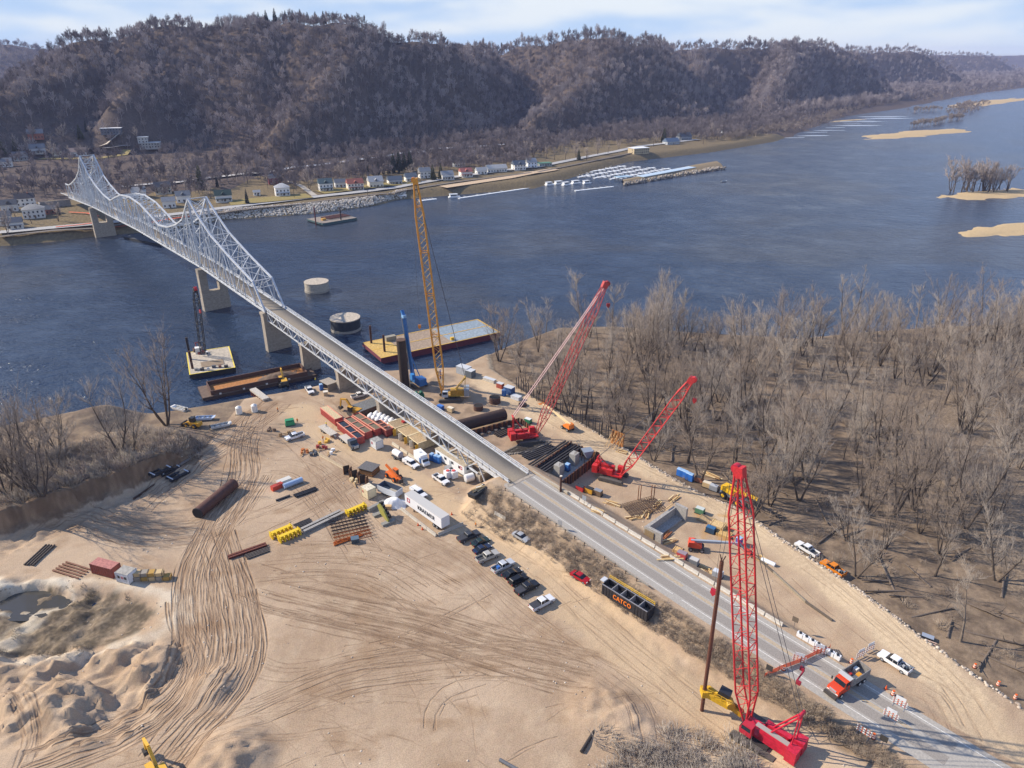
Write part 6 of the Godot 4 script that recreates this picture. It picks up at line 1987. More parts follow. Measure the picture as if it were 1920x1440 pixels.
	box(t, "frame", Vector3(0, 0.7, 0), Vector3(4.2, 0.25, 2.0), m("35363a", 0.7))
	rod(t, "tank", Vector3(-1.7, 1.7, 0), Vector3(1.3, 1.7, 0), 1.0, m("dfdfde", 0.4), 18)
	rod(t, "tank_end", Vector3(1.3, 1.7, 0), Vector3(1.6, 1.7, 0), 1.0, m("8f8990", 0.5), 18, 0.7)
	for z in [-1.0, 1.0]:
		wheel(t, -0.5, z, 0.4, 0.3)
	# dump truck on the closed road
	t = thing("dump_truck", "orange dump truck with loaded grey box facing left on the closed road", "dump truck", V(60.15, -93.48), -2.59)
	var og := m("c9431f", 0.35)
	box(t, "frame", Vector3(-0.3, 0.95, 0), Vector3(8.4, 0.4, 1.1), m("2e2e32", 0.7))
	node(t, "cab", prism("dtcab", PackedVector2Array([Vector2(0.9, 0.8), Vector2(4.0, 0.8), Vector2(4.2, 1.3), Vector2(4.0, 1.85), Vector2(2.6, 2.0), Vector2(2.2, 2.9), Vector2(0.9, 2.95)]), 1.15, 1.4, 0.06), og)
	box(t, "windscreen", Vector3(2.44, 2.45, 0), Vector3(0.08, 0.85, 2.0), m("1a2128", 0.12), Vector3(0, 0, 0.42))
	for k in [-1, 1]:
		box(t, "side_window", Vector3(1.5, 2.4, k * 1.12), Vector3(1.0, 0.7, 0.06), m("1a2128", 0.12))
		box(t, "mirror", Vector3(2.5, 2.3, k * 1.5), Vector3(0.15, 0.6, 0.25), m("2e2e32", 0.5))
	box(t, "grille", Vector3(4.12, 1.35, 0), Vector3(0.12, 0.75, 1.3), m("c3c5c7", 0.3, 0.5))
	box(t, "plough_frame", Vector3(4.6, 0.7, 0), Vector3(0.6, 0.5, 2.4), m("3f3a36", 0.7))
	var bx := part(t, "dump_box")
	var gm := m("8b8885", 0.6, 0.1, 4.0)
	box(bx, "floor", Vector3(-2.1, 1.35, 0), Vector3(5.0, 0.15, 2.5), gm)
	for k in [-1, 1]:
		box(bx, "side", Vector3(-2.1, 2.1, k * 1.25), Vector3(5.0, 1.5, 0.12), gm)
	box(bx, "front", Vector3(0.4, 2.3, 0), Vector3(0.14, 1.9, 2.5), m("a9a7a4", 0.5))
	box(bx, "rear_gate", Vector3(-4.6, 2.1, 0), Vector3(0.14, 1.4, 2.5), gm)
	box(t, "cab_guard", Vector3(0.9, 3.2, 0), Vector3(1.2, 0.1, 2.4), m("b7b5b2", 0.5))
	for q in [[-1.0, 0.5, "a52a22"], [-2.4, -0.5, "c98d2b"], [-3.2, 0.6, "d8d6d0"], [-1.2, -0.6, "5a5d62"]]:
		box(t, "load", Vector3(q[0], 1.8, q[1]), Vector3(0.9, 0.8, 0.7), m(q[2], 0.7))
	lamps(t, 4.16, -4.66, 1.2, 1.15)
	for x in [-3.4, -2.1, 3.1]:
		for z in [-1.05, 1.05]:
			wheel(t, x, z, 0.52, 0.45, "c8c6c2")

func letters(parent: Node, text: String, size: float, mat: Material, at: Vector3, turn: Vector3, called := "lettering") -> MeshInstance3D:
	var key := "text" + text + str(size)
	if not shapes.has(key):
		var f := SystemFont.new()
		f.font_names = PackedStringArray(["Droid Sans"])
		f.font_weight = 700
		var tm := TextMesh.new()
		tm.text = text
		tm.font = f
		tm.font_size = 64
		tm.pixel_size = size / 64.0
		tm.depth = 0.04
		shapes[key] = tm
	var o := node(parent, called, shapes[key], mat)
	o.position = at
	o.rotation = turn
	return o

func logo(parent: Node, at: Vector3, s: float, turn: float) -> void:   # a red square ring
	var o := part(parent, "logo")
	o.position = at
	o.rotation.y = turn
	var r := m("b0242e", 0.5)
	for k in [-1, 1]:
		box(o, "logo_bar", Vector3(k * s * 0.4, 0, 0), Vector3(s * 0.2, s, 0.04), r)
		box(o, "logo_bar", Vector3(0, k * s * 0.4, 0), Vector3(s * 0.6, s * 0.2, 0.04), r)

func container(label: String, at: Vector3, turn: float, l: float, w: float, h: float, col: String, roof: String, called := "shipping_container", rib := true) -> Node3D:
	var t := thing(called, label, "container", at, turn)
	var c := m(col, 0.7, 0, 5.0)
	box(t, "walls", Vector3(0, h / 2 + 0.15, 0), Vector3(l, h, w), c)
	box(t, "roof", Vector3(0, h + 0.17, 0), Vector3(l + 0.04, 0.08, w + 0.04), m(roof, 0.8, 0, 5.0))
	if rib:
		var n := int(l / 0.6)
		for i in n:
			for k in [-1, 1]:
				box(t, "rib", Vector3(-l / 2 + l * (i + 0.5) / n, h / 2 + 0.15, k * (w / 2 + 0.03)), Vector3(0.22, h - 0.3, 0.07), c)
	for k in [-1, 1]:
		for j in [-1, 1]:
			box(t, "corner_post", Vector3(k * (l / 2), h / 2 + 0.15, j * (w / 2)), Vector3(0.16, h + 0.1, 0.16), c)
	box(t, "door", Vector3(l / 2 + 0.04, h / 2 + 0.15, 0), Vector3(0.06, h - 0.3, w - 0.4), m(col, 0.6))
	return t

func barrier(label: String, at: Vector3, turn: float, group: String, col := "b8b1a4") -> void:
	var t := node(self, "concrete_barrier", prism("jersey", PackedVector2Array([Vector2(-0.3, 0), Vector2(0.3, 0), Vector2(0.3, 0.1), Vector2(0.14, 0.35), Vector2(0.08, 0.82), Vector2(-0.08, 0.82), Vector2(-0.14, 0.35), Vector2(-0.3, 0.1)]), 1.88), m(col, 0.9, 0, 2.5))
	t.position = at
	t.rotation.y = turn + PI / 2
	tag(t, label, "barrier", group)

func barrier_row(pts: PackedVector2Array, what: String, group: String, col := "b8b1a4") -> void:
	var a := pts[0]
	var b := pts[pts.size() - 1]
	var n := maxi(1, int(round(a.distance_to(b) / 3.9)))
	for i in n:
		var p := a.lerp(b, (i + 0.5) / n)
		var place = "first" if i == 0 else "last" if i == n - 1 else ["second", "third", "fourth", "fifth", "sixth", "seventh", "eighth"][mini(i - 1, 6)]
		barrier("%s concrete barrier %s" % [place, what], V(p.x, p.y), atan2(-(b.y - a.y), b.x - a.x), group, col)

func toilet(label: String, at: Vector3, turn: float, col := "2a62a8") -> void:
	var t := thing("portable_toilet", label, "portable toilet", at, turn, "portable toilets")
	box(t, "cabin", Vector3(0, 1.05, 0), Vector3(1.15, 2.1, 1.15), m(col, 0.5))
	node(t, "roof", prism("loo_roof", PackedVector2Array([Vector2(-0.6, 0), Vector2(0.6, 0), Vector2(0.45, 0.22), Vector2(-0.45, 0.22)]), 0.58), m("8fb0d2", 0.5)).position.y = 2.1
	box(t, "door", Vector3(0.59, 1.0, 0), Vector3(0.05, 1.8, 0.8), m("3f7ec4", 0.5))
	box(t, "skid", Vector3(0, 0.06, 0), Vector3(1.3, 0.12, 1.3), m("3b3b3b", 0.8))

func beams(called: String, label: String, a: Vector3, b: Vector3, n: int, gap: float, w: float, h: float, col: String, group := "") -> void:
	# a bundle of steel members lying side by side, each a thing of its own
	var d := Vector3(b.x - a.x, 0, b.z - a.z)
	var s := Vector3(-d.z, 0, d.x).normalized() * gap
	for i in n:
		var off := s * (i - (n - 1) / 2.0)
		var mid := (a + b) / 2 + off
		var t := thing(called, label % ["first", "second", "third", "fourth", "fifth", "sixth", "seventh", "eighth", "ninth", "tenth"][i] if label.contains("%s") else label, called.replace("_", " "), mid, 0, group)
		var e := d * 0.5 * rng.randf_range(0.9, 1.0)
		var y := Vector3(0, h / 2, 0)
		var c := m(col, 0.75, 0.2, 3.0)
		if called.contains("pipe"):
			rod(t, "tube", -e + y, e + y, h / 2, c, 14)
			rod(t, "bore", e + y, e * 1.002 + y, h / 2 * 0.86, m("1c1a19", 0.9), 14)
		elif called.contains("pile") or called.contains("beam"):
			for k in [0, 1]:
				bar(t, "flange", -e + Vector3(0, h * k, 0), e + Vector3(0, h * k, 0), w, 0.06, c)
			bar(t, "web", -e + y, e + y, 0.07, h, c)
		else:
			bar(t, "stick", -e + y, e + y, w, h, c)

func cage(label: String, a: Vector3, b: Vector3, r: float, col: String) -> void:
	var t := thing("rebar_cage", label, "rebar cage", (a + b) / 2, 0, "rebar cages in the yard")
	var e := (b - a) / 2
	e.y = 0
	var c := m(col, 0.8, 0.2)
	var s := Vector3(-e.z, 0, e.x).normalized()
	for k in 4:
		var o: Vector3 = [s * r, -s * r, s * r + Vector3(0, 2 * r, 0), -s * r + Vector3(0, 2 * r, 0)][k]
		rod(t, "long_bar", -e + o + Vector3(0, 0.1, 0), e + o + Vector3(0, 0.1, 0), 0.06, c, 4)
	for i in 10:
		var p := -e + e * 2 * (i + 0.5) / 10 + Vector3(0, r + 0.1, 0)
		bar(t, "tie", p - s * r + Vector3(0, -r, 0), p + s * r + Vector3(0, r, 0), 0.06, 0.06, c)
		bar(t, "tie", p + s * r + Vector3(0, -r, 0), p - s * r + Vector3(0, r, 0), 0.06, 0.06, c)

func build_yard() -> void:
	# long white trailer
	var q := [V(-21.65, -150.57), -0.81, 15.15]
	var t := thing("semi_trailer", "long white box trailer with big dark capitals on its side", "trailer", q[0], q[1])
	var l: float = q[2]
	var white := m("dddee0", 0.5)
	box(t, "box_body", Vector3(0, 2.65, 0), Vector3(l, 2.9, 2.6), white)
	box(t, "roof", Vector3(0, 4.13, 0), Vector3(l + 0.05, 0.08, 2.64), m("b3b1ac", 0.7))
	box(t, "frame", Vector3(-0.4, 1.05, 0), Vector3(l - 1.5, 0.3, 1.2), m("8f2f2c", 0.7))
	for k in [-1, 1]:
		box(t, "rear_door", Vector3(l / 2 + 0.03, 2.6, k * 0.62), Vector3(0.06, 2.7, 1.18), m("d2d4d6", 0.5))
		box(t, "landing_leg", Vector3(-l / 2 + 3.2, 0.55, k * 0.9), Vector3(0.25, 1.1, 0.25), m("4a4a4e", 0.7))
	for x in [l / 2 - 2.0, l / 2 - 3.3]:
		for z in [-1.05, 1.05]:
			wheel(t, x, z, 0.5, 0.4)
	letters(t, "KRAEMER", 1.55, m("23252b", 0.6), Vector3(1.4, 2.75, 1.34), Vector3.ZERO)
	logo(t, Vector3(-l / 2 + 1.6, 2.9, 1.34), 1.2, 0)
	# office trailer on the bridge side
	q = [V(-16.69, -175.58), -0.84, 13.47]
	t = thing("office_trailer", "long white site-office trailer with tan roof under the bridge", "trailer", q[0], q[1])
	l = q[2]
	box(t, "walls", Vector3(0, 2.0, 0), Vector3(l, 2.9, 3.0), m("dcdddc", 0.6))
	box(t, "roof", Vector3(0, 3.5, 0), Vector3(l + 0.2, 0.14, 3.2), m("b5a78f", 0.85, 0, 5.0))
	box(t, "skirt", Vector3(0, 0.35, 0), Vector3(l - 0.3, 0.7, 2.7), m("5d5952", 0.9))
	for k in 4:
		box(t, "window", Vector3(-l / 2 + 1.6 + l * 0.24 * k, 2.3, 1.52), Vector3(1.0, 0.8, 0.06), m("2a3138", 0.15))
	box(t, "door", Vector3(0.4, 1.6, 1.53), Vector3(0.9, 2.0, 0.06), m("9ea4a8", 0.6))
	box(t, "end_window", Vector3(l / 2 + 0.02, 2.4, 0.2), Vector3(0.06, 0.9, 0.9), m("2a3138", 0.15))
	box(t, "stair", Vector3(0.4, 0.5, 2.4), Vector3(1.6, 1.0, 1.6), m("8e8f90", 0.7))
	logo(t, Vector3(l / 2 - 1.4, 2.4, 1.54), 1.0, 0)
	# tan containers in a row with open doors
	var tan_words := ["left", "middle", "right"]
	var fr := [PackedVector2Array([Vector2(-39, -197.41), Vector2(-35.86, -193.26)]), PackedVector2Array([Vector2(-35.32, -192.92), Vector2(-31.73, -188.26)]), PackedVector2Array([Vector2(-31.45, -188.59), Vector2(-27.79, -183.78)])]
	for i in 3:
		var a: Vector2 = fr[i][0]
		var b: Vector2 = fr[i][1]
		var back := (b - a).orthogonal().normalized()
		if back.y > 0:
			back = -back
		var c := (a + b) / 2 + back * 3.1
		var w := a.distance_to(b) - 0.2
		t = thing("storage_container", "%s of three tan storage containers with open doors beside the bridge" % tan_words[i], "container", V(c.x, c.y), atan2(-(b.y - a.y), b.x - a.x), "tan storage containers")
		var tn := m("cdbb94", 0.75, 0, 5.0)
		box(t, "roof", Vector3(0, 2.65, 0), Vector3(w, 0.12, 6.1), m("b59c78" if i else "9d8a6e", 0.85, 0, 4.0))
		for k in [-1, 1]:
			box(t, "side_wall", Vector3(k * (w / 2 - 0.06), 1.35, 0), Vector3(0.12, 2.5, 6.0), tn)
			box(t, "roof_rail", Vector3(k * (w / 2 - 0.1), 2.74, 0), Vector3(0.24, 0.1, 6.1), m("d9c9a4", 0.8))
		box(t, "back_wall", Vector3(0, 1.35, -2.95), Vector3(w, 2.5, 0.12), tn)
		box(t, "front_beam", Vector3(0, 2.5, 2.98), Vector3(w, 0.35, 0.16), m("d9c9a4", 0.8))
		box(t, "floor", Vector3(0, 0.15, 0), Vector3(w, 0.2, 6.0), m("6b5b48", 0.9))
		box(t, "mullion", Vector3(0, 1.3, 2.95), Vector3(0.3, 2.4, 0.14), tn)
		box(t, "door", Vector3(-0.5, 1.3, 3.6), Vector3(0.08, 2.3, 1.2), m("e0dccd", 0.7))
		box(t, "door", Vector3(w / 2 - 0.1, 1.3, 3.5), Vector3(0.08, 2.3, 1.0), m("c99b2c", 0.7))
		box(t, "shelf", Vector3(0.9, 1.0, 0.5), Vector3(1.0, 1.4, 3.0), m("8a7444", 0.8))
		if i == 0:
			box(t, "roof_toolbox", Vector3(0.4, 2.95, -0.8), Vector3(1.2, 0.5, 0.8), m("a42a2a", 0.6))
	# red open tanks
	var tanks := [[V(-49.9, -193.39), -0.89, 13.29, "nearest red open waste tank, three compartments dark with water", "1f242c"], [V(-48.15, -196.36), -0.85, 12.66, "middle red open waste tank, filled with grey slurry", "6b6250"], [V(-45.78, -198.69), -0.83, 13.55, "farthest red open waste tank, filled with grey slurry", "6f6653"], [V(-58.42, -204.65), -0.89, 10.68, "red waste tank with beige lids at the left of the group", "c9b48c"], [V(-40.18, -195.98), -0.85, 7.46, "short maroon tank behind the red ones", "4a2d2a"]]
	for k in tanks.size():
		q = tanks[k]
		l = q[2]
		t = thing("waste_tank", q[3], "tank", q[0], q[1], "red waste tanks")
		var red := m("b04a40" if k < 4 else "7c332f", 0.75, 0, 5.0)
		for z in [-1.25, 1.25]:
			box(t, "side_wall", Vector3(0, 1.35, z), Vector3(l, 2.3, 0.12), red)
			box(t, "top_rail", Vector3(0, 2.5, z), Vector3(l, 0.16, 0.3), m("d08a72", 0.8))
			for i in int(l / 0.7):
				box(t, "rib", Vector3(-l / 2 + 0.35 + 0.7 * i, 1.35, z + signf(z) * 0.08), Vector3(0.2, 2.2, 0.1), red)
		for x in [-l / 2, l / 2]:
			box(t, "end_wall", Vector3(x, 1.35, 0), Vector3(0.14, 2.3, 2.5), red)
		box(t, "floor", Vector3(0, 0.3, 0), Vector3(l, 0.2, 2.5), red)
		box(t, "contents" if k != 3 else "lid", Vector3(0, 2.2 if k != 3 else 2.5, 0), Vector3(l - 0.2, 0.1, 2.4), m(q[4], 0.15 if k == 0 else 0.8, 0, 0.0 if k == 0 else 3.0))
		for i in 2:
			box(t, "divider", Vector3(-l / 6 + l / 3 * i, 2.4, 0), Vector3(0.3, 0.16, 2.5), m("d08a72", 0.8))
	container("rusty red container with grey sheet roof behind the red tanks", V(-47.1, -211.56), 0.77, 12, 6, 2.2, "5a4238", "6e7072", "sheet_pile_rack", false)
	q = [V(-40.64, -186.53), -0.8, 4.5]
	t = container("small white cube container beside the red tanks", q[0], -0.83, 3.0, 2.5, 2.5, "d3d6d8", "9a9892", "storage_container", false)
	logo(t, Vector3(-0.6, 1.7, 1.3), 0.7, 0)
	q = [V(-37.21, -157.75), -0.87, 3.6]
	t = container("cream cube container in the middle of the yard", V(-38.28, -160.32), -0.78, 3.0, 2.6, 2.7, "d6c8a6", "d9cfb6", "storage_container", false)
	logo(t, Vector3(-0.7, 1.8, 1.34), 0.6, 0)
	# white bulk sacks
	for i in 14:
		var p := (V(-46.58, -205.78) as Vector3).lerp(V(-36.65, -197.41), (i / 2 + 0.5) / 7.0) + Vector3(1.0, 0, -0.9) * (i % 2) * 1.6
		var st := SphereMesh.new()
		if not shapes.has("sack"):
			st.radius = 1.0
			st.height = 2.0
			st.radial_segments = 12
			st.rings = 6
			shapes["sack"] = st
		var o := thing("bulk_sack", "bulging white bulk sack, %s in the %s row under the bridge" % [["first", "second", "third", "fourth", "fifth", "sixth", "seventh"][i / 2], ["front", "back"][i % 2]], "sack", p, rng.randf(), "white bulk sacks")
		var bg := node(o, "bag", shapes["sack"], m("dcdcdc", 0.8))
		bg.transform = Transform3D(Basis.from_scale(Vector3(1.15, 0.95, 1.15)), Vector3(0, 0.85, 0))
		node(o, "neck", shapes["sack"], m("cfcfd0", 0.8)).transform = Transform3D(Basis.from_scale(Vector3(0.5, 0.35, 0.6)), Vector3(0.2, 1.75, 0.1))
	# white round tanks near the office trailer
	for i in 2:
		t = thing("water_tank", "%s of two square white plastic tanks by the office trailer" % ["left", "right"][i], "tank", [V(-17.88, -169.33), V(-16.24, -169.33)][i], 0.6)
		box(t, "tank_body", Vector3(0, 1.3, 0), Vector3(1.8, 2.0, 1.8), m("e0e0e0", 0.5))
		rod(t, "lid", Vector3(0, 2.3, 0), Vector3(0, 2.5, 0), 0.5, m("c64a44", 0.6), 12)
		box(t, "outlet", Vector3(0.95, 1.0, 0), Vector3(0.1, 0.9, 0.9), m("3a3a3e", 0.7))
	t = thing("water_tank", "round white tank lying on its side at the bridge foot", "tank", V(-11.83, -167.69), 0.5)
	rod(t, "tank_body", Vector3(-1.2, 1.2, 0), Vector3(1.2, 1.2, 0), 1.1, m("dfdfde", 0.45), 20)
	rod(t, "tank_end", Vector3(-1.35, 1.2, 0), Vector3(-1.2, 1.2, 0), 0.7, m("c9c9c8", 0.5), 20, 1.1)
	box(t, "cradle", Vector3(0, 0.2, 0), Vector3(2.6, 0.3, 1.4), m("8f8d88", 0.7))
	for i in 3:
		toilet("%s of three blue portable toilets by the office trailer" % ["left", "middle", "right"][i], [V(-23.32, -178.85), V(-22.07, -177.95), V(-21.08, -177.36)][i], -0.6)
	# black tank with orange lettering
	q = [V(24.27, -116.7), -0.8, 11.73]
	l = q[2]
	t = thing("frac_tank", "long black ribbed open tank with orange lettering beside the embankment", "tank", q[0], q[1])
	var blk := m("26262c", 0.6, 0, 5.0)
	for z in [-1.25, 1.25]:
		box(t, "side_wall", Vector3(0, 1.6, z), Vector3(l, 2.5, 0.12), blk)
		box(t, "top_rail", Vector3(0, 2.9, z), Vector3(l, 0.14, 0.2), m("7a7a80", 0.6))
		for i in int(l / 0.75):
			if z > 0 and absf(-l / 2 + 0.4 + 0.75 * i) < 2.6:
				continue
			box(t, "rib", Vector3(-l / 2 + 0.4 + 0.75 * i, 1.6, z + signf(z) * 0.08), Vector3(0.18, 2.4, 0.12), blk)
	for x in [-l / 2, l / 2]:
		box(t, "end_wall", Vector3(x, 1.6, 0), Vector3(0.14, 2.5, 2.5), blk)
	for i in 4:
		box(t, "divider", Vector3(-l / 2 + l * (i + 1) / 5.0, 1.9, 0), Vector3(0.14, 1.9, 2.4), m("8f8f92", 0.6))
	box(t, "contents", Vector3(0, 1.2, 0), Vector3(l - 0.2, 0.1, 2.4), m("6e675c", 0.8, 0, 3.0))
	for z in [-1.3]:
		for y in [3.35, 3.8]:
			bar(t, "guard_rail", Vector3(-l / 2, y, z), Vector3(l / 2, y, z), 0.1, 0.1, m("d3a92c", 0.6))
		for i in 7:
			bar(t, "rail_post", Vector3(-l / 2 + l * i / 6.0, 2.9, z), Vector3(-l / 2 + l * i / 6.0, 3.8, z), 0.08, 0.08, m("d3a92c", 0.6))
	letters(t, "CATCO", 1.5, m("e0761c", 0.6), Vector3(-0.4, 1.6, 1.4), Vector3.ZERO)
	for z in [-0.9, 0.9]:
		wheel(t, l / 2 - 0.4, z, 0.5, 0.35)
	box(t, "hitch", Vector3(-l / 2 - 0.5, 3.1, 0), Vector3(1.0, 0.3, 1.4), m("b9bcc0", 0.6))
	# skip full of scrap
	t = thing("skip", "black skip heaped with scrap timber at the foot of the embankment", "skip", V(-8.7, -155.18), 0.92)
	node(t, "hull", prism("skip", PackedVector2Array([Vector2(-2.6, 0.3), Vector2(2.6, 0.3), Vector2(3.0, 1.6), Vector2(-3.0, 1.6)]), 1.2), m("2a2b2e", 0.6, 0, 3.0))
	for i in 12:
		bar(t, "scrap", Vector3(rng.randf_range(-2.4, 0), 1.7 + 0.05 * i, rng.randf_range(-0.9, 0.9)), Vector3(rng.randf_range(0, 2.4), 1.75 + 0.05 * i, rng.randf_range(-0.9, 0.9)), 0.3, 0.12, m(["c9b890", "8f7f6a", "d9d4c6", "a08a64"][i % 4], 0.9))
	# yard barriers
	barrier_row(PackedVector2Array([Vector2(-28.84, -154.15), Vector2(-18.57, -142.63)]), "in the row left of the long white trailer", "barriers at the white trailer")
	barrier_row(PackedVector2Array([Vector2(-18.09, -143.06), Vector2(-12.33, -147.44)]), "in the row behind the long white trailer", "barriers at the white trailer")
	barrier_row(PackedVector2Array([Vector2(-61.08, -185.36), Vector2(-47.74, -173.85)]), "in the line through the upper yard", "barriers in the upper yard", "b9a98f")
	barrier_row(PackedVector2Array([Vector2(-36.47, -188.59), Vector2(-27.83, -178.85)]), "in the short line before the tan containers", "barriers at the tan containers", "c9bfa9")
	barrier_row(PackedVector2Array([Vector2(-4.55, -148.45), Vector2(-1.32, -145.54)]), "by the foot of the brushy embankment", "barriers at the embankment")
	# big pipe lying on the sand
	var pa: Vector3 = V(-79.92, -150.16)
	var pb: Vector3 = V(-75.65, -164.2)
	t = thing("steel_casing", "huge rust-brown steel casing pipe lying on the sand left of the yard", "pipe", (pa + pb) / 2)
	var e := (pb - pa) / 2
	rod(t, "shell", -e + Vector3(0, 1.45, 0), e + Vector3(0, 1.45, 0), 1.5, m("5a3a30", 0.75, 0.15, 5.0), 28)
	rod(t, "bore", -e * 1.003 + Vector3(0, 1.45, 0), -e + Vector3(0, 1.45, 0), 1.36, m("171516", 0.9), 28)
	rod(t, "end_band", -e + Vector3(0, 1.45, 0), -e * 0.97 + Vector3(0, 1.45, 0), 1.55, m("2c2426", 0.7), 28)
	# left corner: containers, crates, pipes
	q = [V(-92.24, -129.09), -0.32, 6.43]
	container("rust-red shipping container on the sand at far left", q[0], q[1], 6.06, 2.44, 2.6, "8a4438", "b0736a")
	t = container("small white site cabin beside the rust-red container", V(-86.4, -126.8), -0.3, 3.4, 2.6, 2.5, "d7d9dc", "a19d94", "site_cabin", false)
	for x in [-0.9, 0.9]:
		box(t, "window", Vector3(x, 1.6, 1.34), Vector3(0.6, 0.7, 0.06), m("2c3036", 0.2))
	logo(t, Vector3(0.1, 1.6, 1.34), 0.55, 0)
	for i in 9:
		var p := (V(-84.33, -126.98) as Vector3).lerp(V(-77.56, -127.16), (i / 2) / 4.2) + Vector3(0.2, 1.0 * (i % 2), -0.2 * (i % 2))
		t = thing("crate", "%s wooden crate, %s, in the stack right of the white cabin" % [["grey", "tan", "yellow-brown"][i % 3], ["lower left", "upper left", "lower second", "upper second", "lower third", "upper third", "lower fourth", "upper fourth", "lower right"][i]], "crate", p, 0.2, "crates by the cabin")
		box(t, "crate_body", Vector3(0, 0.5, 0), Vector3(1.8, 0.95, 1.5), m(["8d8579", "b9a076", "a58240"][i % 3], 0.85))
		for k in [-1, 1]:
			box(t, "batten", Vector3(k * 0.7, 0.5, 0), Vector3(0.14, 1.0, 1.56), m("5e5142", 0.9))
	beams("steel_pipe", "%s long dark pipe of the bundle at far left", V(-111.68, -131.4), V(-111.03, -139.28), 4, 0.7, 0.4, 0.45, "5c5148", "pipes at far left")
	beams("steel_beam", "%s rusty beam of the row left of the red container", V(-104.66, -131.4), V(-96.89, -128.43), 5, 0.8, 0.4, 0.3, "7c5440", "rusty beams at far left")
	beams("steel_beam", "%s dark rail of the pair beside the sand cliff", V(-100.56, -158.56), V(-97.88, -166.06), 1, 0.6, 0.4, 0.4, "5a4234")
	# black dock frames by the cliff
	for i in 3:
		t = thing("dock_frame", "%s black steel dock frame laid by the sand cliff" % ["left", "middle", "right"][i], "frame", [V(-98, -169.61), V(-96.58, -171.63), V(-93.61, -170.17)][i], 0.99, "dock frames")
		for z in [-1.0, 1.0]:
			box(t, "float_tube", Vector3(0, 0.35, z), Vector3(6.0, 0.7, 0.8), m("1d2028", 0.6))
		for x in [-2.4, 0.0, 2.4]:
			box(t, "cross_piece", Vector3(x, 0.75, 0), Vector3(0.3, 0.2, 2.8), m("c9cbd0" if x else "3a3d44", 0.6))
	beams("steel_pipe", "long grey pipe on the sand above the black frames", V(-94.83, -173.61), V(-91.64, -180.98), 1, 1.0, 0.9, 0.9, "7a7068")
	# yellow templates
	for i in 3:
		t = thing("pile_template", ["rear of two yellow steel templates at the left of the material rows", "front of two yellow steel templates at the left of the material rows", "single yellow steel template near the concrete piles"][i], "template", [V(-56.82, -143.7), V(-54.42, -142.21), V(-40.24, -152.96)][i], 0.71, "yellow steel templates")
		var ye := m("d8b51c", 0.5)
		box(t, "main_beam", Vector3(0, 1.1, 0), Vector3(5.6, 0.9, 1.0), ye)
		for k in 6:
			box(t, "fin", Vector3(-2.5 + k, 0.9, 0.75), Vector3(0.25, 1.3, 0.7), ye)
			box(t, "foot", Vector3(-2.5 + k, 0.25, 0.2), Vector3(0.4, 0.5, 1.6), ye)
		for x in [-2.6, 2.6]:
			box(t, "end_plate", Vector3(x, 0.8, 0), Vector3(0.2, 1.5, 1.8), ye)
	beams("concrete_pile", "%s long grey concrete pile between the yellow templates", V(-51.93, -144.14), V(-43.59, -152.49), 2, 1.3, 0.8, 0.8, "a09c96", "grey piles")
	beams("steel_beam", "%s short dark beam beside the grey piles", V(-54.25, -146.33), V(-50.87, -149.25), 4, 0.55, 0.35, 0.35, "37363a", "short dark beams")
	beams("steel_pipe", "%s black pipe of the stack below the light blue tank", V(-58.14, -159.81), V(-53.11, -163.68), 3, 0.6, 0.5, 0.55, "2a2b31", "black pipes")
	beams("steel_beam", "dark beam lying before the black pipes", V(-62.52, -157.81), V(-59.28, -160.32), 1, 0.6, 0.5, 0.4, "3a3a40")
	beams("steel_beam", "%s rust-red beam at the lower left of the material rows", V(-66.55, -134.28), V(-59.11, -139.28), 2, 0.8, 0.5, 0.5, "6e3a2c", "rust-red beams")
	beams("steel_beam", "%s thin steel bar of the bundle beside the rust-red beams", V(-62.61, -134.47), V(-57.96, -137.65), 4, 0.5, 0.25, 0.25, "5c5550", "thin steel bars")
	for i in 7:
		var off := Vector3(0.55, 0, 1.3) * (i - 3)
		cage("%s rebar cage in the dark stack of cages" % ["first", "second", "third", "fourth", "fifth", "sixth", "seventh"][i], (V(-44.5, -143.92) as Vector3) + off, (V(-36.16, -147.21) as Vector3) + off, 0.55, "33282a" if i < 5 else "a8591f")
	beams("steel_pipe", "%s orange pipe in front of the rebar cages", V(-43.18, -139.28), V(-36.78, -143.49), 3, 0.5, 0.35, 0.35, "b8611c", "orange pipes")
	t = thing("equipment_box", "small dark blue box in front of the rebar cages", "box", V(-38.03, -140.53), 0.3)
	box(t, "case", Vector3(0, 0.6, 0), Vector3(1.8, 1.1, 1.5), m("34434f", 0.6))
	box(t, "case_lid", Vector3(0, 1.2, 0), Vector3(1.9, 0.12, 1.6), m("4d606e", 0.6))
	# light blue tank, red box, white boxes
	t = thing("fuel_tank", "long light blue cylinder tank lying among the yard materials", "tank", V(-60.02, -165.53), 0.72)
	rod(t, "tank_body", Vector3(-2.7, 0.8, 0), Vector3(2.7, 0.8, 0), 0.75, m("93a9c4", 0.45), 18)
	for x in [-1.6, 1.6]:
		box(t, "saddle", Vector3(x, 0.25, 0), Vector3(0.3, 0.5, 1.4), m("5d6166", 0.7))
	t = thing("equipment_box", "red steel tool box left of the light blue tank", "box", V(-63.93, -163.94), 0.82)
	box(t, "case", Vector3(0, 0.6, 0), Vector3(3.2, 1.2, 1.3), m("c0442c", 0.55))
	box(t, "case_lid", Vector3(0, 1.25, 0), Vector3(3.25, 0.1, 1.35), m("a83a28", 0.55))
	t = thing("equipment_box", "white flat box behind the light blue tank", "box", V(-62.9, -166.87), 0.75)
	box(t, "case", Vector3(0, 0.5, 0), Vector3(3.8, 1.0, 1.6), m("d3d0c8", 0.6))
	box(t, "case_lid", Vector3(0, 1.05, 0), Vector3(3.9, 0.1, 1.7), m("bfbcb4", 0.6))
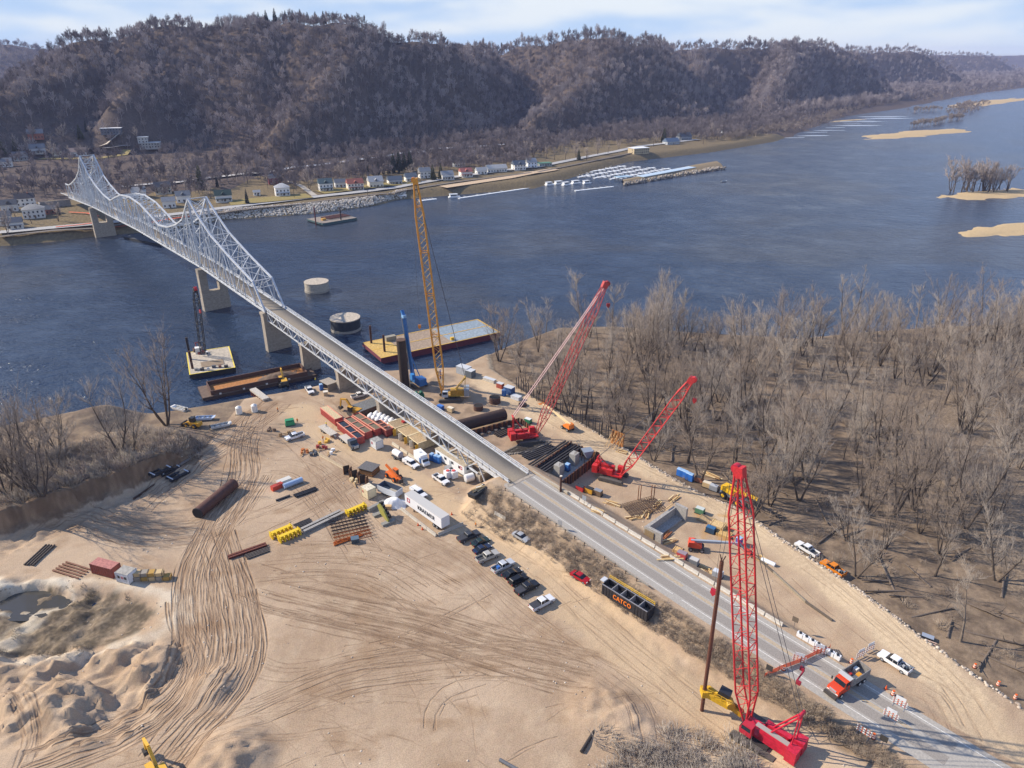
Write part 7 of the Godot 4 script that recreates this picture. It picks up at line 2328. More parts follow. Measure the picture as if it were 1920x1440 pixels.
	# curved brown bins and plate stack
	for i in 6:
		t = thing("form_panel", "%s brown steel form panel standing in the zigzag row" % ["first", "second", "third", "fourth", "fifth", "sixth"][i], "panel", (V(-46.65, -171.57) as Vector3).lerp(V(-39.82, -165.53), i / 5.0), 0.5 + 0.9 * (i % 2), "form panels")
		box(t, "sheet", Vector3(0, 1.3, 0), Vector3(1.8, 2.6, 0.12), m("6a4a33" if i % 2 else "332b26", 0.8, 0, 3.0))
		for x in [-0.85, 0.85]:
			box(t, "stiffener", Vector3(x, 1.3, 0.12), Vector3(0.14, 2.6, 0.2), m("8a6444", 0.8))
	t = thing("plate_stack", "stack of timber topped by a dark steel plate in the yard", "stack", V(-40.29, -172.13), -0.43)
	for k in 5:
		box(t, "timber", Vector3(0, 0.2 + 0.36 * k, 0), Vector3(4.6 - 0.1 * k, 0.32, 3.8), m("8a5f30" if k % 2 else "6d5136", 0.9))
	box(t, "plate", Vector3(0, 2.05, 0), Vector3(4.9, 0.12, 4.2), m("6d6a68", 0.6, 0.2, 3.0))
	# open box trailer and tarp heap
	t = thing("open_trailer", "open-topped blue-grey box trailer beside the cream cube", "trailer", V(-32.73, -161.34), -0.57)
	for z in [-1.4, 1.4]:
		box(t, "side_wall", Vector3(0, 1.5, z), Vector3(6.4, 1.8, 0.12), m("c2c6cb" if z > 0 else "3c475a", 0.6))
	for x in [-3.2, 3.2]:
		box(t, "end_wall", Vector3(x, 1.5, 0), Vector3(0.12, 1.8, 2.8), m("46536a" if x < 0 else "b9bdc2", 0.6))
	box(t, "floor", Vector3(0, 0.7, 0), Vector3(6.4, 0.2, 2.8), m("a9a294", 0.85, 0, 2.0))
	for z in [-1.2, 1.2]:
		wheel(t, -1.0, z, 0.4, 0.3)
	t = thing("tarpaulin_heap", "white tarpaulin-covered heap at the front of the long white trailer", "tarpaulin", V(-31.11, -156.33))
	node(t, "sheet", grid_mesh(-3.4, 3.4, -2.2, 2.2, 0.4, func(x, z): return 1.9 * (1.0 - ss(0.3, 1.05, sqrt(x * x / 12.0 + z * z / 5.0))) + 0.35 * nz.get_noise_2d(x * 0.6, z * 0.6), PAPER), m("dad9d6", 0.7))
	box(t, "pallet", Vector3(-1.2, 0.5, 1.9), Vector3(2.0, 1.0, 1.0), m("c9a878", 0.9))
	t = thing("concrete_block", "long grey concrete beam lying by the cream cube", "block", V(-35.34, -154.87), 0.84)
	node(t, "beam", prism("cblock", PackedVector2Array([Vector2(-0.6, 0), Vector2(0.6, 0), Vector2(0.45, 1.1), Vector2(-0.45, 1.1)]), 2.6), m("8f8c84", 0.9, 0, 2.0)).rotation.y = PI / 2
	# olive curved template on blocks
	t = thing("steel_template", "olive curved steel plate with black teeth propped on concrete blocks", "template", V(-32.58, -149.93), -0.93)
	node(t, "plate", prism("olive", PackedVector2Array([Vector2(-3.0, 2.6), Vector2(-1.6, 0.9), Vector2(2.6, 0.3), Vector2(2.6, 1.2), Vector2(0.5, 2.8), Vector2(-2.0, 3.6)]), 0.2), m("8f8a3e", 0.6))
	for k in 5:
		box(t, "tooth", Vector3(-2.2 + 1.0 * k, 3.2 - 0.42 * k, -0.6), Vector3(0.6, 0.9, 1.0), m("25221f", 0.7))
	for x in [-2.4, 2.4]:
		box(t, "block", Vector3(x, 0.3, 0), Vector3(1.2, 0.6, 3.6), m("8f8c84", 0.9, 0, 2.0))
	# upper yard odds and ends
	t = thing("generator", "green generator skid near the white crew-cab pickup", "generator", V(-70.84, -200.62), 0.4)
	box(t, "housing", Vector3(0, 0.9, 0), Vector3(2.8, 1.4, 1.8), m("2f8f62", 0.5))
	box(t, "top_rail", Vector3(0, 1.9, 0), Vector3(2.6, 0.3, 1.6), m("27835a", 0.5))
	box(t, "skid", Vector3(0, 0.12, 0), Vector3(3.0, 0.24, 2.0), m("2c2f2d", 0.7))
	t = thing("green_pump", "dark green pump unit beside the yellow crane's tracks", "pump", V(-31.77, -218.85), 0.3)
	box(t, "housing", Vector3(0, 1.0, 0), Vector3(3.4, 1.8, 2.2), m("1f6a4c", 0.5))
	for k in 2:
		rod(t, "hose_reel", Vector3(-0.8 + 1.6 * k, 2.2, -0.8), Vector3(-0.8 + 1.6 * k, 2.2, 0.8), 0.6, m("17553c", 0.6), 12)
	for i in 2:
		t = thing("water_tank", "%s of two upright white tanks on the sand spit" % ["left", "right"][i], "tank", [V(-89.74, -208.44), V(-85.15, -209.99)][i])
		rod(t, "tank_body", Vector3(0, 0, 0), Vector3(0, 2.4, 0), 1.0, m("dddbd5", 0.5), 16)
		rod(t, "tank_top", Vector3(0, 2.4, 0), Vector3(0, 2.9, 0), 1.0, m("d0cec8", 0.5), 16, 0.3)
		box(t, "base_pallet", Vector3(0.2, 0.1, 0), Vector3(2.4, 0.2, 2.4), m("7d705e", 0.9))
	q = [V(-87.54, -222.28), -0.84, 17.04]
	t = thing("concrete_beam", "pale concrete beam laid across rusty piles on the sand spit", "beam", q[0], q[1])
	box(t, "slab", Vector3(0, 0.9, 0), Vector3(11, 0.7, 2.2), m("bdb6aa", 0.9, 0, 3.0))
	for k in 6:
		rod(t, "pile", Vector3(-4.5 + 1.8 * k, -1, 1.0), Vector3(-4.5 + 1.8 * k, 0.7, 1.0), 0.3, m("6d3c2e", 0.8), 8)
	t = thing("shed", "grey timber shed with open front under the bridge's shore end", "shed", V(-64.88, -228.31), -0.77)
	box(t, "roof", Vector3(0, 2.7, 0), Vector3(5.4, 0.18, 4.0), m("a39a8e", 0.9, 0, 3.0))
	for k in [-1, 1]:
		box(t, "side_wall", Vector3(k * 2.5, 1.3, 0), Vector3(0.14, 2.6, 3.7), m("7d756b", 0.9))
	box(t, "back_wall", Vector3(0, 1.3, -1.8), Vector3(5.0, 2.6, 0.14), m("7d756b", 0.9))
	toilet("single blue portable toilet left of the grey shed", V(-67.2, -226.98), 0.5)
	t = thing("equipment_box", "pale timber crate in front of the grey shed", "box", V(-64.66, -222.63), 0.3)
	box(t, "case", Vector3(0, 0.7, 0), Vector3(1.4, 1.4, 1.4), m("b39d80", 0.9))
	box(t, "case_lid", Vector3(0, 1.45, 0), Vector3(1.6, 0.12, 1.6), m("d2cabc", 0.8))
	# small heaps of gear along the upper barriers
	var bits := [["b06a34", "timber frame lying at the left end of the upper barriers"], ["d8d8d6", "white plastic drums heaped behind the upper barriers"], ["8c2f2a", "red hoses and drums behind the upper barriers"], ["cfa23a", "yellow compactor plate near the flatbed lorry"], ["4c4f55", "grey pump on wheels before the upper barriers"], ["9a7f5e", "loose planks behind the white crew-cab pickup"], ["6a5544", "coiled cable and timbers left of the green generator"], ["c8b58e", "small cream box near the yellow template"]]
	var where := [V(-61.54, -183.46), V(-53.61, -183.46), V(-57.08, -185.36), V(-57.54, -189.24), V(-58.84, -182.84), V(-70.54, -194.28), V(-75.65, -197.41), V(-43.45, -166.87)]
	for i in 8:
		t = thing("gear_pile", bits[i][1], "equipment", where[i], rng.randf() * 3.0)
		for k in 7:
			var p := Vector3(rng.randf_range(-1.6, 1.6), 0.3, rng.randf_range(-1.2, 1.2))
			if k % 2:
				bar(t, "timber", p, p + Vector3(rng.randf_range(-2.5, 2.5), 0.1, rng.randf_range(-1.5, 1.5)), 0.25, 0.2, m("a98e68" if i != 6 else "5a4a3c", 0.9))
			else:
				rod(t, "drum", p - Vector3(0, 0.3, 0), p + Vector3(0, rng.randf_range(0.3, 0.9), 0), rng.randf_range(0.3, 0.6), m(bits[i][0], 0.6), 10)
	# dark pipe and grey pipe in the foreground sand
	beams("steel_pipe", "long dark pipe lying alone on the sand near the bottom edge", V(11.72, -82.99), V(18.01, -92.78), 1, 1, 0.6, 0.6, "3a3431")
	beams("steel_pipe", "grey pipe end at the bottom edge of the sand", V(-2.32, -81.69), V(3.47, -78.11), 1, 1, 0.6, 0.6, "6b6d72")

func build_east_site() -> void:
	# sheet-pile cofferdam with the new pier inside
	var c: Vector3 = V(15.07, -172.06)
	var turn := 0.91
	var t := thing("cofferdam", "rusty sheet-pile cofferdam holding two concrete columns and a blue toilet", "cofferdam", c, turn)
	var rust := [m("5a3628", 0.8, 0.1, 3.0), m("7d5030", 0.8, 0.1, 3.0), m("3f2b24", 0.8, 0.1, 3.0)]
	var lx := 10.2
	var wz := 4.6
	for i in 34:
		for k in [-1, 1]:
			box(t, "sheet_pile", Vector3(-lx + 0.3 + 0.6 * i, 0.9 if k > 0 else 1.5, k * (wz + 0.18 * (i % 2))), Vector3(0.56, 4.4, 0.22), rust[(i + k + 1) % 3])
	for i in 15:
		for k in [-1, 1]:
			box(t, "sheet_pile", Vector3(k * (lx + 0.18 * (i % 2)), 1.2 + 0.4 * (i % 3) * 0.3, -wz + 0.3 + 0.62 * i), Vector3(0.22, 4.0 if k < 0 else 3.4, 0.56), rust[(i + 1) % 3])
	for k in [-1, 1]:
		box(t, "wale", Vector3(0, 1.6, k * (wz - 0.4)), Vector3(2 * lx - 0.6, 0.5, 0.4), m("4a352b", 0.8))
	box(t, "footing", Vector3(0, -0.4, 0), Vector3(17, 1.6, 5), m("a7a49c", 0.9, 0, 4.0))
	for x in [-3.4, 4.4]:
		box(t, "column", Vector3(x, 2.0, 0), Vector3(2.2, 4.0, 2.0), m("a9a69f", 0.9, 0, 3.0))
		for k in 5:
			rod(t, "rebar", Vector3(x - 0.8 + 0.4 * k, 3.8, 0.6), Vector3(x - 0.8 + 0.4 * k, 4.9, 0.6), 0.05, m("5a4034", 0.8), 4)
	toilet("blue portable toilet standing inside the rusty cofferdam", c + Vector3(0.6, 0.45, 0.2), turn)
	t = thing("concrete_hopper", "grey concrete bucket hanging at the cofferdam's right end", "hopper", V(21.54, -176.7), 0.3)
	node(t, "hopper", prism("hopper", PackedVector2Array([Vector2(-0.5, 2.2), Vector2(0.5, 2.2), Vector2(1.5, 4.4), Vector2(-1.5, 4.4)]), 1.3), m("7d8794", 0.6))
	for k in [-1, 1]:
		for j in [-1, 1]:
			box(t, "leg", Vector3(k * 1.2, 1.5, j * 1.0), Vector3(0.15, 3.0, 0.15), m("5d4636", 0.8))
	# great pipe over the farther cofferdam
	var a: Vector3 = V(-17.86, -193.56)
	var b: Vector3 = V(-2.4, -202.42)
	t = thing("steel_casing", "long dark rusty casing pipe lying over the far sheet-pile pit", "pipe", (a + b) / 2)
	var e := (b - a) / 2
	e.y = 0
	rod(t, "shell", -e + Vector3(0, 2.6, 0), e + Vector3(0, 2.6, 0), 1.9, m("45332b", 0.75, 0.15, 6.0), 28)
	rod(t, "bore", e + Vector3(0, 2.6, 0), e * 1.003 + Vector3(0, 2.6, 0), 1.7, m("171516", 0.9), 28)
	t = thing("sheet_pile_wall", "rusty sheet-pile wall of the far pit below the big dark pipe", "wall", (a + b) / 2 + Vector3(1.5, 0, 3.2), atan2(-e.z, e.x))
	for i in 42:
		box(t, "sheet_pile", Vector3(-12.3 + 0.6 * i, 0.6, 0.2 * (i % 2)), Vector3(0.56, 2.4 + 0.3 * (i % 3), 0.22), rust[i % 3])
	for i in 16:
		box(t, "sheet_pile", Vector3(13.0 + 0.2 * (i % 2), 0.7, 0.4 + 0.6 * i), Vector3(0.22, 2.2, 0.56), rust[(i + 1) % 3])
	for i in 10:
		box(t, "wale_bracket", Vector3(-11 + 2.4 * i, 0.3, 1.2), Vector3(1.0, 0.9, 0.9), m("8d7d68", 0.9))
	# crane mats and beams
	for i in 12:
		var p := (V(-0.79, -183.72) as Vector3).lerp(V(8.01, -185.94), i / 11.0) + Vector3(0.4, 0, -0.3)
		t = thing("timber_mat", "%s grey timber mat of the platform under the long-boomed red crane" % ["first", "second", "third", "fourth", "fifth", "sixth", "seventh", "eighth", "ninth", "tenth", "eleventh", "last"][i], "timber mat", p, 0.78, "timber crane mats")
		box(t, "timbers", Vector3(0, 0.15, 0), Vector3(9.0, 0.3, 1.15), m("a39a8c" if i % 2 else "8f867a", 0.9, 0, 3.0))
		for k in 4:
			box(t, "groove_strip", Vector3(0, 0.31, -0.42 + 0.28 * k), Vector3(8.9, 0.02, 0.05), m("5f574d", 0.9))
	beams("steel_pile", "%s dark pile of the upper bundle beside the red crane", V(3.12, -179.7), V(12.21, -186.58), 6, 0.85, 0.4, 0.35, "3f3d40", "upper pile bundle")
	beams("steel_pile", "%s dark pile of the lower bundle beside the cofferdam", V(4.64, -166.28), V(18.33, -182.78), 7, 0.95, 0.4, 0.35, "3a383b", "lower pile bundle")
	beams("steel_pile", "%s dark pile left of the red crane's counterweight", V(-4.94, -192.54), V(1.35, -198.8), 4, 0.8, 0.4, 0.4, "4a413b", "left pile bundle")
	# post wall towards the woods
	t = thing("soldier_pile_wall", "row of tall steel posts with dark planks along the edge of the woods", "wall", V(17.24, -203.89))
	var w: PackedVector2Array = PackedVector2Array([Vector2(1.51, -227.45), Vector2(7.3, -218.85), Vector2(14.12, -209.98), Vector2(20.57, -202.42), Vector2(25.81, -195.28), Vector2(30.44, -188.53)])
	var cv := Curve2D.new()
	for q in w:
		cv.add_point(q)
	var n := 17
	var o := t.position
	for i in n:
		var q := cv.sample_baked(cv.get_baked_length() * i / (n - 1))
		for k in [0.0, 0.8]:
			var p := V(q.x + k, q.y - k) - o
			bar(t, "post", p + Vector3(0, -0.5, 0), p + Vector3(0, 4.2 + 0.5 * (i % 2), 0), 0.26, 0.26, m("4c4a4c", 0.7, 0.2))
		if i < n - 1:
			var q2 := cv.sample_baked(cv.get_baked_length() * (i + 1) / (n - 1))
			for k in 2:
				bar(t, "plank", V(q.x, q.y) - o + Vector3(0.4, 0.4 + 0.5 * k, -0.4), V(q2.x, q2.y) - o + Vector3(0.4, 0.4 + 0.5 * k, -0.4), 0.15, 0.42, m("403a36", 0.9))
	t = thing("plywood_form", "braced plywood form panel standing at the end of the post wall", "form", V(31.72, -187.23), -0.72)
	box(t, "panel", Vector3(0, 2.2, 0), Vector3(4.6, 4.4, 0.15), m("b5793f", 0.85, 0, 4.0), Vector3(-0.12, 0, 0))
	for k in 5:
		bar(t, "brace", Vector3(-2.0 + k, 3.6, 0.2), Vector3(-2.0 + k, 0.1, 3.4), 0.12, 0.12, m("c9a878", 0.9))
		box(t, "stud", Vector3(-2.0 + k, 2.2, 0.16), Vector3(0.12, 4.3, 0.14), m("caa878", 0.9))
	# new concrete abutment
	var g := m("a29e98", 0.9, 0, 4.0)
	t = thing("bridge_abutment", "new U-shaped grey concrete abutment with timber forms beside the road", "abutment", V(36.87, -145.51), 0.78)
	box(t, "back_wall", Vector3(0.5, 1.4, -0.6), Vector3(12.5, 2.8, 0.9), g)
	box(t, "footing", Vector3(0.5, 0.2, 0.4), Vector3(13.5, 0.7, 3.4), g)
	box(t, "wing_wall", Vector3(-6.2, 1.9, 2.2), Vector3(0.8, 3.8, 4.6), g)
	box(t, "wing_wall", Vector3(7.0, 1.9, 1.2), Vector3(0.8, 3.8, 3.4), g)
	box(t, "form_panel", Vector3(-6.75, 1.9, 1.2), Vector3(0.15, 2.6, 2.6), m("8d7a5c", 0.9, 0, 2.0))
	for k in 4:
		box(t, "form_rail", Vector3(5.4, 1.2 + 0.7 * k, -1.3), Vector3(3.0, 0.2, 0.2), m("c9a878", 0.9))
	# lumber lying about
	var lum := [[V(37.88, -142.63), 1.0, "stack of red-brown planks inside the new abutment"], [V(37.63, -139.41), 0.4, "loose planks below the new abutment's opening"], [V(38.02, -155.26), 0.9, "long pale planks laid above the new abutment"], [V(34.54, -151.22), 1.1, "pale timbers scattered left of the new abutment"], [V(43.14, -158.46), 0.8, "pale board strips by the haul road above the abutment"], [V(31.14, -149.6), 0.2, "timber and brush at the road side of the abutment"], [V(35.41, -128.84), 0.1, "fan of pale planks below the road boom lift"], [V(43.79, -128.67), 2.4, "long golden beam lying along the concrete barriers"], [V(51.24, -146.32), 2.4, "flat plywood sheet beside the haul road"], [V(26.55, -155.99), 2.5, "pale timbers by the road near the yellow generator"], [V(21.67, -145.79), 2.6, "long thin plank beside the concrete barriers"], [V(57.86, -131.98), 2.3, "orange and pale boards behind the tall crane's boom"], [V(32.87, -182.78), 2.5, "timbers and rocks at the foot of the plywood form"], [V(56.34, -170.96), 2.4, "long pale boards behind the blue toilets"]]
	for q in lum:
		t = thing("lumber_pile", q[2], "lumber", q[0], q[1])
		for k in 9:
			var y := 0.12 + 0.13 * (k / 3)
			var l := rng.randf_range(2.0, 4.2)
			bar(t, "plank", Vector3(-l / 2 + rng.randf_range(-1, 1), y, -0.7 + 0.6 * (k % 3) + rng.randf_range(-0.3, 0.3)), Vector3(l / 2 + rng.randf_range(-1, 1), y + 0.03, -0.7 + 0.6 * (k % 3) + rng.randf_range(-0.4, 0.4)), 0.3, 0.11, m(["c9ac78", "b8935f", "d3bd92", "8f6f4e"][k % 4] if not q[2].contains("red-brown") else ["8a5230", "a0673c"][k % 2], 0.9))
	for q in [[V(50.82, -144.73), 3.4, 2.6, "large pale plywood crate beside the haul road", "d0b27e", 1.6], [V(51.78, -142), 3.4, 2.4, "flat golden timber box near the haul road", "caa568", 0.8], [V(38.76, -134.69), 1.9, 1.6, "square plywood box on the slope by the road", "cfa972", 1.4], [V(49.18, -148.7), 4.0, 3.0, "thin plywood deck panel lying near the green pump", "a8906c", 0.25]]:
		t = thing("timber_box", q[3], "box", q[0], 2.5)
		box(t, "sides", Vector3(0, q[5] / 2, 0), Vector3(q[1], q[5], q[2]), m(q[4], 0.9, 0, 3.0))
		for k in [-1, 1]:
			box(t, "batten", Vector3(k * (q[1] / 2 - 0.3), q[5] / 2, 0), Vector3(0.16, q[5] + 0.04, q[2] + 0.06), m("8f7248", 0.9))
	# rebar mat with upright bars
	t = thing("rebar_mat", "dark mat of tangled rebar with upright bars beside the short-boomed crane", "rebar", V(33.96, -154.29), 0.4)
	for k in 16:
		rod(t, "long_bar", Vector3(-5, 0.4 + 0.05 * (k % 3), -3 + 0.4 * k), Vector3(5, 0.5, -3 + 0.4 * k + rng.randf_range(-0.3, 0.3)), 0.07, m("4f3a2f", 0.85), 4)
		rod(t, "cross_bar", Vector3(-5 + 0.65 * k, 0.6, -3), Vector3(-5 + 0.65 * k + rng.randf_range(-0.3, 0.3), 0.6, 3.2), 0.07, m("54402f", 0.85), 4)
	for p in [Vector3(0.8, 0, -3.6), Vector3(1.5, 0, -3.6), Vector3(4.2, 0, -2.6), Vector3(4.8, 0, -2.2)]:
		rod(t, "upright_bar", p, p + Vector3(0, 4.4, 0), 0.12, m("7a4a2c", 0.8), 6)
	# compressors, generators and tanks
	var gens := [[V(18.44, -162.28), "b93232", "303236", "red compressor beside the brown post near the road"], [V(20.78, -161.25), "c9962a", "2c2b28", "yellow generator beside the road"], [V(22.97, -160.23), "6e5a45", "82878e", "brown box with grey lid right of the yellow generator"], [V(48.78, -143.45), "21415e", "33628a", "dark blue pump box below the plywood crate"], [V(39.03, -131.79), "b84a4a", "8d7f86", "small red and grey compressor near the barriers"], [V(41.47, -130.36), "70747a", "b9b6b0", "grey pump with pale lid near the barriers"], [V(48.18, -151.81), "4c7a5c", "b9c0bb", "green and white pump beside the haul road"], [V(45.98, -126.48), "9aa0a8", "c4c8cc", "silver light tower base at the end of the golden beam"], [V(51.93, -168.2), "8a5a44", "3a3430", "rusty bin beside the blue toilets"], [V(53.48, -165.5), "b9a078", "cfc4ae", "tan crate next to the yellow mobile crane"], [V(54.98, -163.92), "8c9096", "a9adb2", "grey tank next to the yellow mobile crane"], [V(5.12, -201.32), "2f7a56", "d5d7d4", "green generator behind the long-boomed crane's counterweight"], [V(-23.73, -210.76), "2a58a0", "3f72bc", "blue drum by the yellow crane's tracks"], [V(-20.24, -209.21), "c4b08c", "d8cdb6", "pale crate by the yellow crane's tracks"]]
	for q in gens:
		t = thing("site_machine", q[3], "equipment", q[0], 2.5)
		box(t, "housing", Vector3(0, 0.85, 0), Vector3(2.2, 1.3, 1.4), m(q[1], 0.55))
		box(t, "lid", Vector3(0, 1.55, 0), Vector3(2.1, 0.16, 1.3), m(q[2], 0.5))
		box(t, "skid", Vector3(0, 0.1, 0), Vector3(2.5, 0.2, 1.5), m("2f2e2c", 0.8))
	for i in 5:
		toilet("%s of five blue portable toilets beside the haul road" % ["leftmost", "second", "middle", "fourth", "rightmost"][i], [V(47.14, -171.52), V(47.9, -170.82), V(48.57, -170.12), V(49.2, -169.29), V(49.79, -168.61)][i], 0.9, "2160b0" if i % 2 else "2a6cc0")
	toilet("purple-blue portable toilet seen through the tall crane's boom", V(54.11, -137.98), 0.6, "3f4a9c")
	toilet("blue portable toilet at the sand edge by the woods' near corner", V(-2.76, -221.37), 0.6)
	# boxes at the corner of the woods
	for q in [[V(-17.76, -240.47), "a9b0b8", 5.0, 3.0, 2.8, "grey steel container at the water's edge beside the woods"], [V(-15.24, -237.58), "5d666f", 3.0, 2.6, 2.6, "darker grey container in front of the pale one at the water"], [V(-0.93, -223.08), "3a5a8c", 3.2, 2.4, 2.6, "stacked blue frames by the woods' near corner"], [V(-4.15, -227.9), "a24a38", 2.4, 1.6, 1.8, "orange-red box by the woods' near corner"], [V(1.46, -218.85), "cfd3d8", 3.4, 2.0, 1.2, "white tarp-covered load by the woods' near corner"], [V(-8.08, -233.35), "c8c4b8", 5.0, 1.6, 1.1, "pale pipes and gear heaped along the shore track"]]:
		t = thing("site_container", q[5], "container", q[0], 2.5)
		box(t, "walls", Vector3(0, q[4] / 2, 0), Vector3(q[2], q[4], q[3]), m(q[1], 0.7, 0, 4.0))
		for k in 4:
			box(t, "rib", Vector3(-q[2] / 2 + q[2] * (k + 0.5) / 4.0, q[4] / 2, q[3] / 2 + 0.04), Vector3(0.14, q[4] - 0.2, 0.1), m(q[1], 0.7, 0, 4.0))
		box(t, "roof", Vector3(0, q[4] + 0.04, 0), Vector3(q[2] + 0.1, 0.08, q[3] + 0.1), m("b9bcbe", 0.7))
	for q in [[V(-5.78, -215.96), 1.9, 2.2, "round rusty steel caisson ring on the sand"], [V(-11.16, -210.76), 1.6, 1.6, "dark steel ring half buried beside the yellow crane"], [V(3.58, -213.94), 1.4, 0.6, "black tyre-like ring lying on the haul road"]]:
		t = thing("steel_ring", q[3], "ring", q[0])
		rod(t, "shell", Vector3(0, -0.2, 0), Vector3(0, q[2], 0), q[1], m("5c4136", 0.8, 0.1, 3.0), 20)
		rod(t, "opening", Vector3(0, q[2], 0), Vector3(0, q[2] + 0.02, 0), q[1] * 0.9, m("1d1917", 0.9), 20)
	# root wads and brush heaps by the haul road
	for q in [[V(61.87, -174.66), 4.0], [V(63.53, -162.35), 3.0], [V(85.37, -134.71), 2.6], [V(67.45, -152.5), 2.0], [V(41.19, -187.51), 2.4]]:
		t = thing("root_wad", ["tangled heap of uprooted branches above the yellow mobile crane", "low tangle of roots right of the yellow mobile crane", "dark upturned root wad among the trees by the haul road", "loose driftwood heap beyond the mobile crane's shadow", "branch heap behind the plywood form"][used.get("root_wad", 0)], "brush heap", q[0])
		for k in 26:
			var p = Vector3(rng.randf_range(-1, 1), rng.randf_range(0, 0.4), rng.randf_range(-1, 1)) * q[1]
			rod(t, "branch", p, p + Vector3(rng.randf_range(-2, 2), rng.randf_range(-0.2, 1.6), rng.randf_range(-2, 2)), 0.11, m("6b5d50" if k % 2 else "85766a", 0.95), 4, 0.04)
	# kerb timbers and low wall along the haul road
	t = thing("timber_edging", "low timber and sheet edging along the haul road's left side", "edging", V(59.06, -131.92))
	var ed: PackedVector2Array = PackedVector2Array([Vector2(46.94, -153.52), Vector2(51.59, -145.16), Vector2(55.47, -136.22), Vector2(58.63, -127.03), Vector2(61.92, -116.93), Vector2(65.07, -111.06)])
	for i in ed.size() - 1:
		bar(t, "board", V(ed[i].x, ed[i].y) - t.position + Vector3(0, 0.2, 0), V(ed[i + 1].x, ed[i + 1].y) - t.position + Vector3(0, 0.2, 0), 0.25, 0.7, m("8f8574" if i % 2 else "5f574e", 0.9, 0, 3.0))
	t = thing("concrete_roll", "white wrapped roll lying behind the tall crane's boom", "roll", V(58.6, -130.54), 2.4)
	rod(t, "roll", Vector3(-1.6, 0.5, 0), Vector3(1.6, 0.5, 0), 0.5, m("d8dade", 0.6), 14)
	rod(t, "core", Vector3(1.6, 0.5, 0), Vector3(1.7, 0.5, 0), 0.25, m("6d6a66", 0.8), 10)

func barrel(label: String, at: Vector3, group: String) -> void:
	var t := thing("traffic_barrel", label, "traffic barrel", at, 0, group)
	for k in 5:
		rod(t, "band", Vector3(0, 0.05 + 0.2 * k, 0), Vector3(0, 0.25 + 0.2 * k, 0), 0.32 - 0.025 * k, m("d65f22" if k % 2 == 0 else "e2ddd4", 0.6), 12)
	rod(t, "base", Vector3(0, 0, 0), Vector3(0, 0.08, 0), 0.45, m("26262a", 0.8), 12)

func cone(label: String, at: Vector3) -> void:
	var t := thing("traffic_cone", label, "traffic cone", at, 0, "traffic cones")
	rod(t, "cone", Vector3(0, 0.05, 0), Vector3(0, 0.85, 0), 0.22, m("d9591f", 0.6), 10, 0.05)
	box(t, "base", Vector3(0, 0.03, 0), Vector3(0.5, 0.06, 0.5), m("b9481a", 0.7))

func barricade(label: String, at: Vector3, turn: float, sign_board := true) -> void:
	var t := thing("road_barricade", label, "barricade", at, turn, "road barricades")
	for k in 3:
		var brd := box(t, "board", Vector3(0, 0.5 + 0.5 * k, 0), Vector3(2.4, 0.24, 0.05), m("dcdcda", 0.6))
		for j in 4:
			box(brd, "stripe", Vector3(-0.38 + 0.25 * j, 0, 0.1), Vector3(0.1, 1.0, 1.2), m("cf5a24", 0.6))
	for k in [-1, 1]:
		box(t, "leg", Vector3(k * 0.9, 0.85, 0), Vector3(0.08, 1.7, 0.08), m("8d8f92", 0.6))
		box(t, "foot", Vector3(k * 0.9, 0.05, 0), Vector3(0.1, 0.1, 1.4), m("8d8f92", 0.6))
	if sign_board:
		box(t, "sign_panel", Vector3(0, 1.95, 0), Vector3(1.6, 0.7, 0.05), m("d9dbdc", 0.5))

